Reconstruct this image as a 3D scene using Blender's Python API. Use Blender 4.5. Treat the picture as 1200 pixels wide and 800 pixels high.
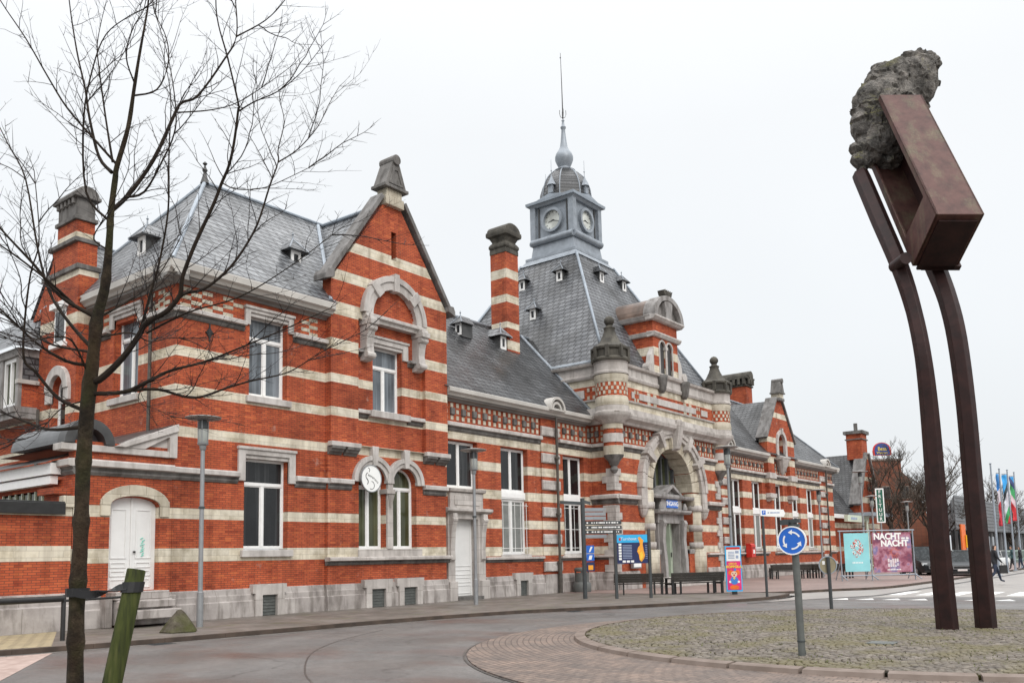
import bpy, bmesh, math, random
from mathutils import Vector, Matrix, noise
from mathutils.geometry import tessellate_polygon
SC = bpy.context.scene
for o in list(bpy.data.objects): bpy.data.objects.remove(o)
R = math.radians
# ---------------------------------------------------------------- camera
cam = bpy.data.cameras.new('camera'); co = bpy.data.objects.new('camera', cam)
SC.collection.objects.link(co); SC.camera = co
cam.sensor_fit = 'HORIZONTAL'; cam.sensor_width = 36.0
cam.lens = 36.0 * 1021 / 1200.0
cam.shift_x = 2 / 1200.0; cam.shift_y = 139 / 1200.0
cam.clip_start = .1; cam.clip_end = 3000
# camera axes (right, down, forward) in world space
CR = ((0.61738904, -0.78635692, -0.02176151), (0.07492898, 0.08632111, -0.99344568), (0.78308136, 0.6117119, 0.11221463))
m = Matrix.Identity(4)
for i in range(3):
    m[i][0] = CR[0][i]; m[i][1] = -CR[1][i]; m[i][2] = -CR[2][i]
m[2][3] = 1.6
co.matrix_world = m
# ---------------------------------------------------------------- sky and sun
SUN_EL, SUN_AZ = R(38), R(205)          # azimuth measured from +Y clockwise
w = bpy.data.worlds.new('World'); SC.world = w; w.use_nodes = True
nt = w.node_tree; nt.nodes.clear()
out = nt.nodes.new('ShaderNodeOutputWorld'); bg = nt.nodes.new('ShaderNodeBackground')
sky = nt.nodes.new('ShaderNodeTexSky'); sky.sky_type = 'NISHITA'; sky.sun_disc = False
sky.sun_elevation = SUN_EL; sky.sun_rotation = SUN_AZ; sky.dust_density = 4; sky.air_density = 1.5
tc = nt.nodes.new('ShaderNodeTexCoord'); sp = nt.nodes.new('ShaderNodeSeparateXYZ')
nt.links.new(tc.outputs['Generated'], sp.inputs[0])
cr = nt.nodes.new('ShaderNodeValToRGB')   # overcast cloud deck: paler overhead than at the horizon
cr.color_ramp.elements[0].position = 0.0; cr.color_ramp.elements[0].color = (.315, .328, .342, 1)
cr.color_ramp.elements[1].position = 1.0; cr.color_ramp.elements[1].color = (1, 1, 1, 1)
for p_, c_ in ((.22, (.352, .362, .372, 1)), (.45, (.375, .382, .388, 1)), (.6, (.42, .425, .43, 1)), (.72, (1.0, 1.0, 1.0, 1))):
    e = cr.color_ramp.elements.new(p_); e.color = c_
nz = nt.nodes.new('ShaderNodeTexNoise'); nz.inputs['Scale'].default_value = 2.2; nz.inputs['Detail'].default_value = 5
nt.links.new(tc.outputs['Generated'], nz.inputs['Vector'])
mr = nt.nodes.new('ShaderNodeMapRange'); mr.inputs[3].default_value = 20.4; mr.inputs[4].default_value = 22.6
nt.links.new(nz.outputs['Fac'], mr.inputs[0])
vm = nt.nodes.new('ShaderNodeVectorMath'); vm.operation = 'SCALE'
nt.links.new(sp.outputs['Z'], cr.inputs[0]); nt.links.new(cr.outputs[0], vm.inputs[0]); nt.links.new(mr.outputs[0], vm.inputs['Scale'])
mx = nt.nodes.new('ShaderNodeMixRGB'); mx.inputs[0].default_value = .9
nt.links.new(sky.outputs[0], mx.inputs[1]); nt.links.new(vm.outputs[0], mx.inputs[2])
nt.links.new(mx.outputs[0], bg.inputs[0]); bg.inputs[1].default_value = .12
nt.links.new(bg.outputs[0], out.inputs[0])
sl = bpy.data.lights.new('sun', 'SUN'); sl.energy = 1.3; sl.angle = R(25); sl.color = (1, .97, .93)
so = bpy.data.objects.new('sun', sl); SC.collection.objects.link(so)
d = Vector((math.sin(SUN_AZ) * math.cos(SUN_EL), math.cos(SUN_AZ) * math.cos(SUN_EL), math.sin(SUN_EL)))
so.rotation_euler = d.to_track_quat('Z', 'Y').to_euler(); so.location = (0, 0, 60)
SC.view_settings.view_transform = 'Standard'; SC.view_settings.look = 'None'
SC.view_settings.exposure = 0.07; SC.view_settings.gamma = 1; SC.view_settings.use_curve_mapping = False
SC.render.resolution_x = 1024; SC.render.resolution_y = 682

# ---------------------------------------------------------------- object helpers
COL = SC.collection
def tag(o, label=None, cat=None, group=None, kind=None):
    if label: o['label'] = label
    if cat: o['category'] = cat
    if group: o['group'] = group
    if kind: o['kind'] = kind
    return o
def empty(name, loc, label=None, cat=None, group=None, rz=0):
    o = bpy.data.objects.new(name, None); COL.objects.link(o); o.location = loc; o.rotation_euler = (0, 0, rz)
    o.empty_display_size = .3
    return tag(o, label, cat, group)
def copy_tree(o, parent=None):
    c = o.copy(); COL.objects.link(c)
    if parent: c.parent = parent
    for ch in [x for x in SC.collection.objects if x.parent == o]: copy_tree(ch, c)
    return c
def FY(y0):      # facade facing the street: u = x, v = z, d = out of the wall
    return lambda u, v, d=0.0: (u, y0 - d, v)
def FX(x0):      # wall facing -X: u = y
    return lambda u, v, d=0.0: (x0 - d, u, v)
def FYB(y0):
    return lambda u, v, d=0.0: (u, y0 + d, v)
def FXR(x0):
    return lambda u, v, d=0.0: (x0 + d, u, v)
class MB:
    def __init__(s): s.v = []; s.f = []
    def quad(s, *p): n = len(s.v); s.v += [tuple(q) for q in p]; s.f.append(tuple(range(n, n + len(p))))
    def box(s, x0, x1, y0, y1, z0, z1):
        n = len(s.v)
        s.v += [(x, y, z) for z in (z0, z1) for y in (y0, y1) for x in (x0, x1)]
        for q in ((0, 2, 3, 1), (4, 5, 7, 6), (0, 1, 5, 4), (2, 6, 7, 3), (0, 4, 6, 2), (1, 3, 7, 5)): s.f.append(tuple(n + i for i in q))
    def fb(s, F, u0, u1, v0, v1, d0, d1):      # box in a facade frame
        n = len(s.v)
        s.v += [F(u, v, d) for v in (v0, v1) for d in (d0, d1) for u in (u0, u1)]
        for q in ((0, 2, 3, 1), (4, 5, 7, 6), (0, 1, 5, 4), (2, 6, 7, 3), (0, 4, 6, 2), (1, 3, 7, 5)): s.f.append(tuple(n + i for i in q))
    def prism(s, F, pts, d0, d1, holes=()):     # 2D polygon (with holes) between depths d0 and d1
        loops = [list(pts)] + [list(h) for h in holes]
        flat = [p for l in loops for p in l]
        tris = tessellate_polygon([[Vector((p[0], p[1], 0)) for p in l] for l in loops])
        n = len(s.v); k = len(flat)
        s.v += [F(p[0], p[1], d1) for p in flat] + [F(p[0], p[1], d0) for p in flat]
        for t in tris:
            s.f.append((n + t[0], n + t[1], n + t[2])); s.f.append((n + k + t[2], n + k + t[1], n + k + t[0]))
        b = 0
        for l in loops:
            q = len(l)
            for i in range(q):
                a, c = b + i, b + (i + 1) % q
                s.f.append((n + a, n + c, n + k + c, n + k + a))
            b += q
    def profile(s, F, u0, u1, prof, cap=True):  # moulding: list of (d, v) swept along u
        n = len(s.v); k = len(prof)
        s.v += [F(u0, v, d) for d, v in prof] + [F(u1, v, d) for d, v in prof]
        for i in range(k): s.f.append((n + i, n + (i + 1) % k, n + k + (i + 1) % k, n + k + i))
        if cap: s.f.append(tuple(range(n, n + k))); s.f.append(tuple(range(n + k, n + 2 * k)))
    def tube(s, path, rad, n=8, cap=True, flat=1.0):
        P = [Vector(p) for p in path]; b = len(s.v)
        if not hasattr(rad, '__len__'): rad = [rad] * len(P)
        up = Vector((.13, .21, 1)).normalized()
        for i, p in enumerate(P):
            t = (P[min(i + 1, len(P) - 1)] - P[max(i - 1, 0)])
            t = t.normalized() if t.length > 1e-9 else Vector((0, 0, 1))
            if abs(t.dot(up)) > .95: up = Vector((1, .1, .05)).normalized()
            x = t.cross(up).normalized(); y = t.cross(x).normalized()
            up = -y if False else up
            for j in range(n):
                a = 2 * math.pi * j / n
                s.v.append(tuple(p + x * math.cos(a) * rad[i] + y * math.sin(a) * rad[i] * flat))
        for i in range(len(P) - 1):
            for j in range(n):
                s.f.append((b + i * n + j, b + i * n + (j + 1) % n, b + (i + 1) * n + (j + 1) % n, b + (i + 1) * n + j))
        if cap: s.f.append(tuple(range(b, b + n))[::-1]); s.f.append(tuple(range(b + (len(P) - 1) * n, b + len(P) * n)))
    def lathe(s, c, prof, n=20, sx=1, sy=1, a0=0, arc=None):   # prof: (r, z)
        b = len(s.v); full = arc is None; m_ = n if full else n + 1
        for r, z in prof:
            for j in range(m_):
                a = a0 + (2 * math.pi if full else arc) * j / n
                s.v.append((c[0] + r * math.cos(a) * sx, c[1] + r * math.sin(a) * sy, c[2] + z))
        for i in range(len(prof) - 1):
            for j in range(n):
                k = (j + 1) % m_
                s.f.append((b + i * m_ + j, b + i * m_ + k, b + (i + 1) * m_ + k, b + (i + 1) * m_ + j))
        s.f.append(tuple(range(b, b + m_))[::-1]); s.f.append(tuple(range(b + (len(prof) - 1) * m_, b + len(prof) * m_)))
    def arch(s, F, cu, cv, r0, r1, d0, d1, a0=0, a1=math.pi, n=20, ry=None, R1y=None):
        ry = ry or r0; R1y = R1y or r1
        A = [a0 + (a1 - a0) * i / n for i in range(n + 1)]
        pts = [(cu + r1 * math.cos(a), cv + R1y * math.sin(a)) for a in A] + [(cu + r0 * math.cos(a), cv + ry * math.sin(a)) for a in reversed(A)]
        b = len(s.v); k = len(pts)
        s.v += [F(p[0], p[1], d1) for p in pts] + [F(p[0], p[1], d0) for p in pts]
        for i in range(n):
            q = (i, i + 1, k - 2 - i, k - 1 - i)
            s.f.append(tuple(b + j for j in q)); s.f.append(tuple(b + k + j for j in q[::-1]))
            s.f.append((b + i, b + i + 1, b + k + i + 1, b + k + i))
            j = k - 1 - i
            s.f.append((b + j, b + j - 1, b + k + j - 1, b + k + j))
        s.f.append((b, b + k - 1, b + 2 * k - 1, b + k)); s.f.append((b + n, b + n + 1, b + k + n + 1, b + k + n))
    def build(s, name, mat, parent=None, smooth=False, bevel=0, loc=None):
        if parent is not None and parent.type == 'EMPTY' or (parent is not None):
            off = world_off(parent)
        else: off = Vector((0, 0, 0))
        if loc is not None and parent is None: off = Vector(loc)
        me = bpy.data.meshes.new(name)
        me.from_pydata([tuple(Vector(v) - off) for v in s.v], [], s.f); me.validate()
        bm = bmesh.new(); bm.from_mesh(me)
        bmesh.ops.recalc_face_normals(bm, faces=bm.faces[:])
        bm.to_mesh(me); bm.free()
        if smooth:
            for p in me.polygons: p.use_smooth = True
            me.set_sharp_from_angle(angle=R(40))
        me.materials.append(M[mat] if isinstance(mat, str) else mat)
        o = bpy.data.objects.new(name, me); COL.objects.link(o)
        if parent is not None: o.parent = parent
        elif loc is not None: o.location = loc
        if bevel:
            bv = o.modifiers.new('edge', 'BEVEL'); bv.width = bevel; bv.segments = 1; bv.limit_method = 'ANGLE'; bv.angle_limit = R(50)
        return o
def world_off(o):
    v = Vector((0, 0, 0))
    while o is not None: v += Vector(o.location); o = o.parent
    return v
def rect(u0, u1, v0, v1): return [(u0, v0), (u1, v0), (u1, v1), (u0, v1)]
def archpoly(u0, u1, v0, vs, n=14, ry=None):   # rectangle with a round head springing at vs
    c, r = (u0 + u1) / 2, (u1 - u0) / 2; ry = ry or r
    return [(u0, v0), (u1, v0)] + [(c + r * math.cos(math.pi * i / n), vs + ry * math.sin(math.pi * i / n)) for i in range(n + 1)]

# ---------------------------------------------------------------- materials
M = {}
class N:
    def __init__(s, name):
        s.m = bpy.data.materials.new(name); s.m.use_nodes = True; s.t = s.m.node_tree
        s.b = s.t.nodes['Principled BSDF']; M[name] = s.m
        s.geo = s.t.nodes.new('ShaderNodeNewGeometry'); s.pos = s.geo.outputs['Position']
    def n(s, typ, **k):
        x = s.t.nodes.new(typ)
        for a, b in k.items():
            if a.startswith('i_'):
                key = a[2:]; key = int(key) if key.isdigit() else key.replace('_', ' ')
                if hasattr(b, 'is_output') or isinstance(b, bpy.types.NodeSocket): s.t.links.new(b, x.inputs[key])
                else: x.inputs[key].default_value = b
            else: setattr(x, a, b)
        return x
    def noise(s, scale, detail=4, vec=None, rough=.5): return s.n('ShaderNodeTexNoise', i_Vector=vec or s.pos, i_Scale=scale, i_Detail=detail, i_Roughness=rough).outputs['Fac']
    def mix(s, f, a, b, blend='MIX'):
        x = s.t.nodes.new('ShaderNodeMixRGB'); x.blend_type = blend
        for i, v in enumerate((f, a, b)):
            if isinstance(v, bpy.types.NodeSocket): s.t.links.new(v, x.inputs[i])
            else: x.inputs[i].default_value = v if i == 0 else (tuple(v) + (1,))[:4]
        return x.outputs[0]
    def ramp(s, f, stops, const=False):
        x = s.t.nodes.new('ShaderNodeValToRGB'); cr = x.color_ramp
        if const: cr.interpolation = 'CONSTANT'
        g = lambda c: (c, c, c, 1) if not hasattr(c, '__len__') else (tuple(c) + (1,))[:4]
        cr.elements[0].position, cr.elements[0].color = stops[0][0], g(stops[0][1])
        cr.elements[1].position, cr.elements[1].color = stops[-1][0], g(stops[-1][1])
        for p, c in stops[1:-1]: e = cr.elements.new(p); e.color = g(c)
        s.t.links.new(f, x.inputs[0]); return x.outputs[0]
    def math(s, op, a, b=0.0, c=None):
        x = s.t.nodes.new('ShaderNodeMath'); x.operation = op
        for i, v in enumerate((a, b) + ((c,) if c is not None else ())):
            if isinstance(v, bpy.types.NodeSocket): s.t.links.new(v, x.inputs[i])
            else: x.inputs[i].default_value = v
        return x.outputs[0]
    def xyz(s):
        x = s.n('ShaderNodeSeparateXYZ', i_0=s.pos); return x.outputs
    def uv(s, kz=1.0):     # u along the wall (x + y for axis-aligned walls), v = z
        X, Y, Z = s.xyz(); u = s.math('ADD', X, Y); v = s.math('MULTIPLY', Z, kz)
        return s.n('ShaderNodeCombineXYZ', i_0=u, i_1=v).outputs[0]
    def bump(s, h, st=.3, dist=.01):
        x = s.n('ShaderNodeBump', i_Height=h, i_Strength=st, i_Distance=dist); s.t.links.new(x.outputs[0], s.b.inputs['Normal'])
    def set(s, col=None, rough=None, metal=None, spec=None):
        for k, v in (('Base Color', col), ('Roughness', rough), ('Metallic', metal), ('Specular IOR Level', spec)):
            if v is None: continue
            if isinstance(v, bpy.types.NodeSocket): s.t.links.new(v, s.b.inputs[k])
            else: s.b.inputs[k].default_value = (tuple(v) + (1,))[:4] if hasattr(v, '__len__') else v
        return s
def brick_nodes(x, vec, dark=1.0):
    g = lambda c: tuple(v * dark for v in c) + (1,)
    b = x.n('ShaderNodeTexBrick', i_Vector=vec, i_Scale=1.0, i_Mortar_Size=.009, i_Mortar_Smooth=.2, i_Bias=-.15, i_Brick_Width=.215, i_Row_Height=.066)
    b.inputs['Color1'].default_value = g((.50, .108, .042)); b.inputs['Color2'].default_value = g((.36, .068, .029)); b.inputs['Mortar'].default_value = g((.15, .055, .035))
    c = b.outputs['Color']
    v = x.n('ShaderNodeTexBrick', i_Vector=vec, i_Scale=1.0, i_Mortar_Size=0.0, i_Brick_Width=.215, i_Row_Height=.066, i_Bias=0.0)
    v.inputs['Color1'].default_value = (0, 0, 0, 1); v.inputs['Color2'].default_value = (1, 1, 1, 1)
    wn = x.n('ShaderNodeTexWhiteNoise', noise_dimensions='3D')
    fl = x.n('ShaderNodeVectorMath', operation='SNAP'); x.t.links.new(vec, fl.inputs[0]); fl.inputs[1].default_value = (.215, .066, 1)
    x.t.links.new(fl.outputs[0], wn.inputs['Vector'])
    odd = x.ramp(wn.outputs[0], [(0, 0), (.86, 0), (.95, .3), (1, .6)])
    c = x.mix(odd, c, (.58 * dark, .16 * dark, .055 * dark))
    dk = x.ramp(wn.outputs[0], [(0, .5), (.08, .3), (.16, 0), (1, 0)])
    c = x.mix(dk, c, (.17 * dark, .022 * dark, .012 * dark))
    big = x.ramp(x.noise(.6, 6, rough=.6), [(.28, (.52, .48, .48)), (.45, (.9, .88, .88)), (.7, (1.15, 1.15, 1.15))])
    return x.mix(1.0, c, big, 'MULTIPLY'), b.outputs['Fac']
def cream_nodes(x, vec, w=.62, h=.172):
    b = x.n('ShaderNodeTexBrick', i_Vector=vec, i_Scale=1.0, i_Mortar_Size=.006, i_Mortar_Smooth=.3, i_Bias=0.0, i_Brick_Width=w, i_Row_Height=h)
    b.inputs['Color1'].default_value = (.64, .585, .475, 1); b.inputs['Color2'].default_value = (.56, .52, .435, 1); b.inputs['Mortar'].default_value = (.38, .34, .28, 1)
    st = x.ramp(x.noise(1.7, 6, rough=.65), [(.33, (.70, .67, .60)), (.55, (1.1, 1.1, 1.09))])
    return x.mix(1.0, b.outputs['Color'], st, 'MULTIPLY')
def banded(name, bands, dark=1.0, shift=0.0):
    x = N(name); vec = x.uv(); Z = x.xyz()[2]
    b, fac = brick_nodes(x, vec, dark)
    if bands:
        zz = x.math('DIVIDE', Z, 20.0); st = [(0, 0)]
        for lo, hi in bands: st += [(lo / 20, 1), (hi / 20, 0)]
        msk = x.ramp(zz, st + [(1, 0)], const=True)
        c = x.mix(msk, b, cream_nodes(x, vec))
    else: c = b
    # rain streaks and soot, long and vertical
    sv = x.n('ShaderNodeVectorMath', operation='MULTIPLY'); x.t.links.new(x.pos, sv.inputs[0]); sv.inputs[1].default_value = (2.6, 2.6, .22)
    so_ = x.ramp(x.noise(1.0, 7, sv.outputs[0], .6), [(.36, (.52, .49, .47)), (.52, (1, 1, 1))])
    c = x.mix(.5, c, so_, 'MULTIPLY')
    sp2 = x.ramp(x.noise(2.0, 8, rough=.7), [(.62, 0), (.74, .5)]); c = x.mix(sp2, c, (.42, .30, .25))
    x.set(c, .82, spec=.3); x.bump(fac, -.5, .006)
    return x
BA = [(1.70, 2.05), (2.90, 3.27), (5.33, 5.69), (6.64, 6.94), (7.75, 8.10)]
banded('brick_house', BA)
banded('brick_gable', BA + [(8.96, 9.36), (10.23, 10.64), (11.44, 11.82), (12.62, 12.97)])
banded('brick_hall', [(1.67, 2.04), (2.88, 3.26), (4.09, 4.46), (5.31, 5.67), (6.45, 6.80)])
banded('brick_attic', [(8.9, 9.36), (10.03, 10.46)])
banded('brick_right_gable', [(1.67, 2.04), (2.88, 3.26), (4.09, 4.46), (5.31, 5.67), (6.45, 6.80), (7.85, 8.35), (9.35, 9.75), (11.2, 11.6)])
banded('brick_chimney', [(11.95, 12.35), (13.0, 13.3), (14.3, 14.75), (15.6, 16.05), (16.9, 17.2)])
banded('brick_left_chimney', [(5.33, 5.69), (6.64, 6.94), (9.6, 9.95), (11.2, 11.5), (12.45, 12.75)])
banded('brick_dormer', [(11.1, 11.75), (12.3, 12.75)])
banded('brick_plain', [])
banded('brick_garden', [(1.79, 2.13), (2.92, 3.2)])
banded('brick_far', [(1.6, 2.0), (3.6, 4.1), (6.0, 6.5), (8.1, 8.5), (10.2, 10.5)])
def stone(name, c0, c1, blocks=(1.1, .5), stain=.5, mort=True, rough=.75, streak=(.4, .38, .36)):
    x = N(name); vec = x.uv()
    n1 = x.ramp(x.noise(2.3, 7, rough=.62), [(.3, c0), (.7, c1)])
    c = n1
    if mort:
        b = x.n('ShaderNodeTexBrick', i_Vector=vec, i_Scale=1.0, i_Mortar_Size=.008, i_Mortar_Smooth=.3, i_Brick_Width=blocks[0], i_Row_Height=blocks[1])
        b.inputs['Color1'].default_value = (1, 1, 1, 1); b.inputs['Color2'].default_value = (.84, .83, .83, 1); b.inputs['Mortar'].default_value = (.5, .48, .46, 1)
        c = x.mix(1.0, c, b.outputs['Color'], 'MULTIPLY')
    sv = x.n('ShaderNodeVectorMath', operation='MULTIPLY'); x.t.links.new(x.pos, sv.inputs[0]); sv.inputs[1].default_value = (2.2, 2.2, .5)
    s_ = x.ramp(x.noise(1.3, 7, sv.outputs[0], .6), [(.38, streak), (.55, (1, 1, 1))])
    c = x.mix(stain, c, s_, 'MULTIPLY')
    x.set(c, rough, spec=.35); x.bump(x.noise(35, 4), .25, .01)
stone('blue_stone', (.43, .40, .375), (.57, .535, .505), stain=.4)
stone('blue_stone_smooth', (.42, .395, .375), (.56, .53, .505), mort=False, stain=.45)
stone('plinth_stone', (.33, .30, .285), (.50, .465, .44), (1.4, .9), .75)
stone('dark_stone', (.045, .042, .036), (.12, .11, .09), mort=False, stain=.6)
stone('cream_stone', (.48, .44, .35), (.66, .61, .50), (.5, .3), .45, streak=(.5, .45, .38))
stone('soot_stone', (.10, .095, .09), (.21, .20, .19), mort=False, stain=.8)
def slate(name, c1, c2, kz=1.25, w=.34, h=.2, rough=.38, dark=True):
    x = N(name); vec = x.uv(kz)
    b = x.n('ShaderNodeTexBrick', i_Vector=vec, i_Scale=1.0, i_Mortar_Size=.03, i_Mortar_Smooth=.3, i_Bias=0.0, i_Brick_Width=w, i_Row_Height=h)
    b.inputs['Color1'].default_value = c1 + (1,); b.inputs['Color2'].default_value = c2 + (1,); b.inputs['Mortar'].default_value = (.025, .025, .028, 1)
    c = b.outputs['Color']
    if dark:
        st = x.ramp(x.noise(.35, 6, rough=.6), [(.38, (.28, .27, .26)), (.56, (1.1, 1.1, 1.1))])
        c = x.mix(.9, c, st, 'MULTIPLY')
    else:
        st = x.ramp(x.noise(.5, 7, rough=.65), [(.36, (.5, .5, .49)), (.52, (1.05, 1.05, 1.05))]); c = x.mix(.7, c, st, 'MULTIPLY')
    sm = x.ramp(x.noise(9, 4), [(.3, .7), (.7, 1.15)]); c = x.mix(1.0, c, sm, 'MULTIPLY')
    x.set(c, x.ramp(x.noise(.8, 4), [(.3, rough - .08), (.7, rough + .15)]), spec=.5)
    # each course tilts out a little so the lower edges catch the light
    fr = x.math('FRACT', x.math('DIVIDE', x.math('MULTIPLY', x.xyz()[2], kz), h))
    hgt = x.math('ADD', x.math('MULTIPLY', fr, -.9), x.math('MULTIPLY', b.outputs['Fac'], -.6))
    x.bump(hgt, 1.0, .05)
slate('slate_light', (.105, .112, .122), (.21, .22, .232), w=.40, h=.27, rough=.4, dark=False)
slate('slate_hall', (.045, .047, .05), (.10, .103, .108), h=.25, rough=.36)
slate('slate_tower', (.078, .083, .092), (.14, .147, .158), kz=1.1, h=.27, w=.4, rough=.42)
def plain(name, col, rough=.6, metal=0, spec=.5, var=.12, sc=6, bump=0):
    x = N(name)
    n_ = x.ramp(x.noise(sc, 5), [(.3, tuple(c * (1 - var) for c in col)), (.7, tuple(min(1, c * (1 + var)) for c in col))])
    x.set(n_, rough, metal, spec)
    if bump: x.bump(x.noise(sc * 6, 3), bump, .01)
    return x
plain('zinc', (.27, .30, .335), .5, .25, var=.18, sc=2.5)
plain('zinc_light', (.29, .33, .375), .5, .2, var=.15, sc=2)
plain('lead_dark', (.055, .055, .055), .45, .1, var=.4, sc=2)
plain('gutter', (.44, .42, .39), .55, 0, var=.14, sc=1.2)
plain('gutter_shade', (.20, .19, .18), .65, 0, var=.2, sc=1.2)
plain('white_frame', (.80, .80, .79), .4, var=.04)
plain('white_door', (.72, .72, .71), .42, var=.05, sc=2)
plain('green_door', (.36, .42, .33), .45, var=.1, sc=2)
plain('pale_green', (.55, .62, .50), .5, var=.1)
plain('graffiti', (.18, .62, .50), .6)
plain('black_iron', (.018, .018, .018), .45, .1, var=.3)
plain('drain_pipe', (.07, .06, .05), .5, .1, var=.3)
plain('lamp_grey', (.30, .31, .32), .4, .5, var=.08)
plain('lamp_hat', (.26, .25, .24), .5, .2, var=.12)
plain('post_dark', (.055, .062, .065), .45, .2, var=.15)
plain('post_galv', (.11, .118, .112), .55, .2, var=.2)
plain('bench_wood', (.024, .020, .015), .6, var=.3, sc=12)
plain('bin_grey', (.10, .105, .10), .5, var=.1)
plain('wood_dark', (.075, .08, .085), .5, var=.2)
plain('rubber', (.008, .008, .009), .55, var=.2)
plain('white_paint', (.72, .72, .70), .6, var=.12, sc=9)
plain('sign_blue', (.015, .13, .55), .35, var=.03)
plain('sign_white', (.82, .83, .82), .4, var=.03)
plain('sign_back', (.30, .26, .17), .5, .3, var=.12)
plain('panel_navy', (.014, .025, .10), .4, var=.1)
plain('panel_cyan', (.03, .42, .78), .4, var=.05)
plain('map_orange', (.85, .36, .03), .5, var=.12, sc=8)
plain('map_yellow', (.88, .55, .05), .5, var=.1, sc=8)
plain('text_white', (.80, .80, .78), .5, var=.02)
plain('text_grey', (.30, .36, .50), .5, var=.1)
plain('text_black', (.03, .03, .03), .5, var=.02)
plain('post_red', (.55, .025, .015), .4, var=.08)
plain('poster_pink', (.72, .03, .18), .4, var=.15)
plain('poster_yellow', (.85, .62, .04), .4, var=.06)
plain('poster_orange', (.80, .16, .02), .4, var=.15)
plain('poster_blue', (.06, .22, .60), .4, var=.1)
plain('poster_skin', (.80, .55, .40), .5, var=.05)
plain('banner_teal', (.25, .58, .62), .5, var=.08, sc=1.5)
plain('banner_gold', (.50, .30, .16), .5, var=.6, sc=14)
plain('petal_red', (.55, .08, .05), .5, var=.4, sc=10)
plain('flag_blue', (.05, .30, .70), .6, var=.1)
plain('flag_green', (.06, .40, .12), .6, var=.15)
plain('flag_red', (.65, .04, .05), .6, var=.15)
plain('flag_dark', (.04, .05, .06), .6, var=.15)
plain('car_black', (.012, .013, .015), .3, 0, .35, var=.05)
plain('car_dark', (.022, .026, .03), .3, 0, .35, var=.05)
plain('car_silver', (.34, .38, .38), .28, .5, var=.05)
plain('car_white', (.62, .64, .64), .3, 0, var=.03)
plain('tyre', (.015, .015, .015), .8, var=.2)
plain('rim', (.35, .35, .36), .35, .7)
plain('headlight', (.62, .66, .68), .12, .1, var=.05)
plain('indicator', (.75, .28, .08), .3)
plain('plate', (.75, .70, .68), .4)
plain('skin', (.50, .30, .21), .55, var=.06)
plain('hair', (.03, .02, .015), .7, var=.2)
plain('coat_black', (.015, .016, .02), .8, var=.3)
plain('coat_teal', (.04, .09, .10), .8, var=.3)
plain('jeans', (.03, .04, .07), .85, var=.25)
plain('hall_fascia', (.16, .17, .18), .5, .2, var=.15, sc=1)
plain('hall_dark', (.045, .045, .045), .5, var=.3, sc=1)
plain('navy_box', (.022, .032, .05), .55, var=.12)
plain('orange_ad', (.75, .15, .02), .5)
plain('blue_ad', (.02, .05, .22), .5)
plain('fence_green', (.30, .40, .36), .6)
plain('curtain', (.22, .24, .16), .9, var=.2, sc=3)
plain('interior_olive', (.075, .08, .035), .5, var=.3, sc=2)
plain('curtain_pale', (.20, .21, .20), .9, var=.15, sc=3)
def glass(name, c, rough=.06):
    x = N(name); sv = x.n('ShaderNodeVectorMath', operation='MULTIPLY'); x.t.links.new(x.pos, sv.inputs[0]); sv.inputs[1].default_value = (5, 5, .15)
    n_ = x.ramp(x.noise(.9, 3), [(.3, tuple(v * .6 for v in c)), (.7, tuple(v * 1.5 for v in c))])
    if max(c) < .3: n_ = x.mix(x.ramp(x.noise(1.0, 3, sv.outputs[0]), [(.5, 0), (.62, .6), (.68, .1)]), n_, tuple(v * 2.2 + .035 for v in c))
    x.set(n_, rough, 0, .42)
    x.bump(x.noise(1.6, 2), .12, .03)
glass('glass', (.010, .011, .012)); glass('glass_blue', (.10, .115, .13)); glass('glass_car', (.008, .012, .014), .2); M['glass_car'].node_tree.nodes['Principled BSDF'].inputs['Specular IOR Level'].default_value = .22
glass('glass_olive', (.05, .055, .028)); glass('glass_clock', (.62, .64, .60), .2)
x = N('corten')
c = x.ramp(x.noise(3.5, 8, rough=.65), [(.3, (.012, .0045, .0042)), (.5, (.026, .0088, .0078)), (.75, (.042, .0145, .012))])
x.set(c, .58, .15, .4); x.bump(x.noise(40, 4), .2, .006)
x = N('corten_mossy')
c = x.ramp(x.noise(3.5, 8, rough=.65), [(.3, (.05, .021, .018)), (.5, (.088, .038, .031)), (.75, (.12, .055, .046))])
sv = x.n('ShaderNodeVectorMath', operation='MULTIPLY'); x.t.links.new(x.pos, sv.inputs[0]); sv.inputs[1].default_value = (2.2, 2.2, .35)
mk = x.ramp(x.noise(1.3, 6, sv.outputs[0], .6), [(.50, 0), (.66, .55)])
sp_ = x.ramp(x.noise(26, 3), [(.5, 0), (.6, 1)])
mm = x.mix(1.0, mk, x.mix(.5, sp_, (1, 1, 1)), 'MULTIPLY')
c = x.mix(mm, c, (.15, .15, .085)); x.set(c, .6, .1, .4); x.bump(x.noise(40, 4), .2, .006)
x = N('rock')
c = x.ramp(x.noise(2.6, 9, rough=.7), [(.3, (.045, .043, .04)), (.48, (.17, .16, .148)), (.66, (.36, .33, .30))])
ms = x.ramp(x.noise(1.6, 6), [(.48, 0), (.62, .75)])
nz_ = x.n('ShaderNodeSeparateXYZ', i_0=x.geo.outputs['Normal']).outputs[2]
up_ = x.ramp(nz_, [(.1, 0), (.6, 1)])
c = x.mix(x.mix(1.0, ms, up_, 'MULTIPLY'), c, (.17, .16, .035)); x.set(c, .9, spec=.2); x.bump(x.noise(9, 9, rough=.75), 1.0, .12)
x = N('bark')
c = x.ramp(x.noise(5, 7, rough=.65), [(.3, (.009, .007, .005)), (.5, (.032, .023, .014)), (.7, (.085, .064, .04))])
mo = x.ramp(x.noise(2.2, 6), [(.5, 0), (.68, .55)]); c = x.mix(mo, c, (.05, .056, .016))
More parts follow.
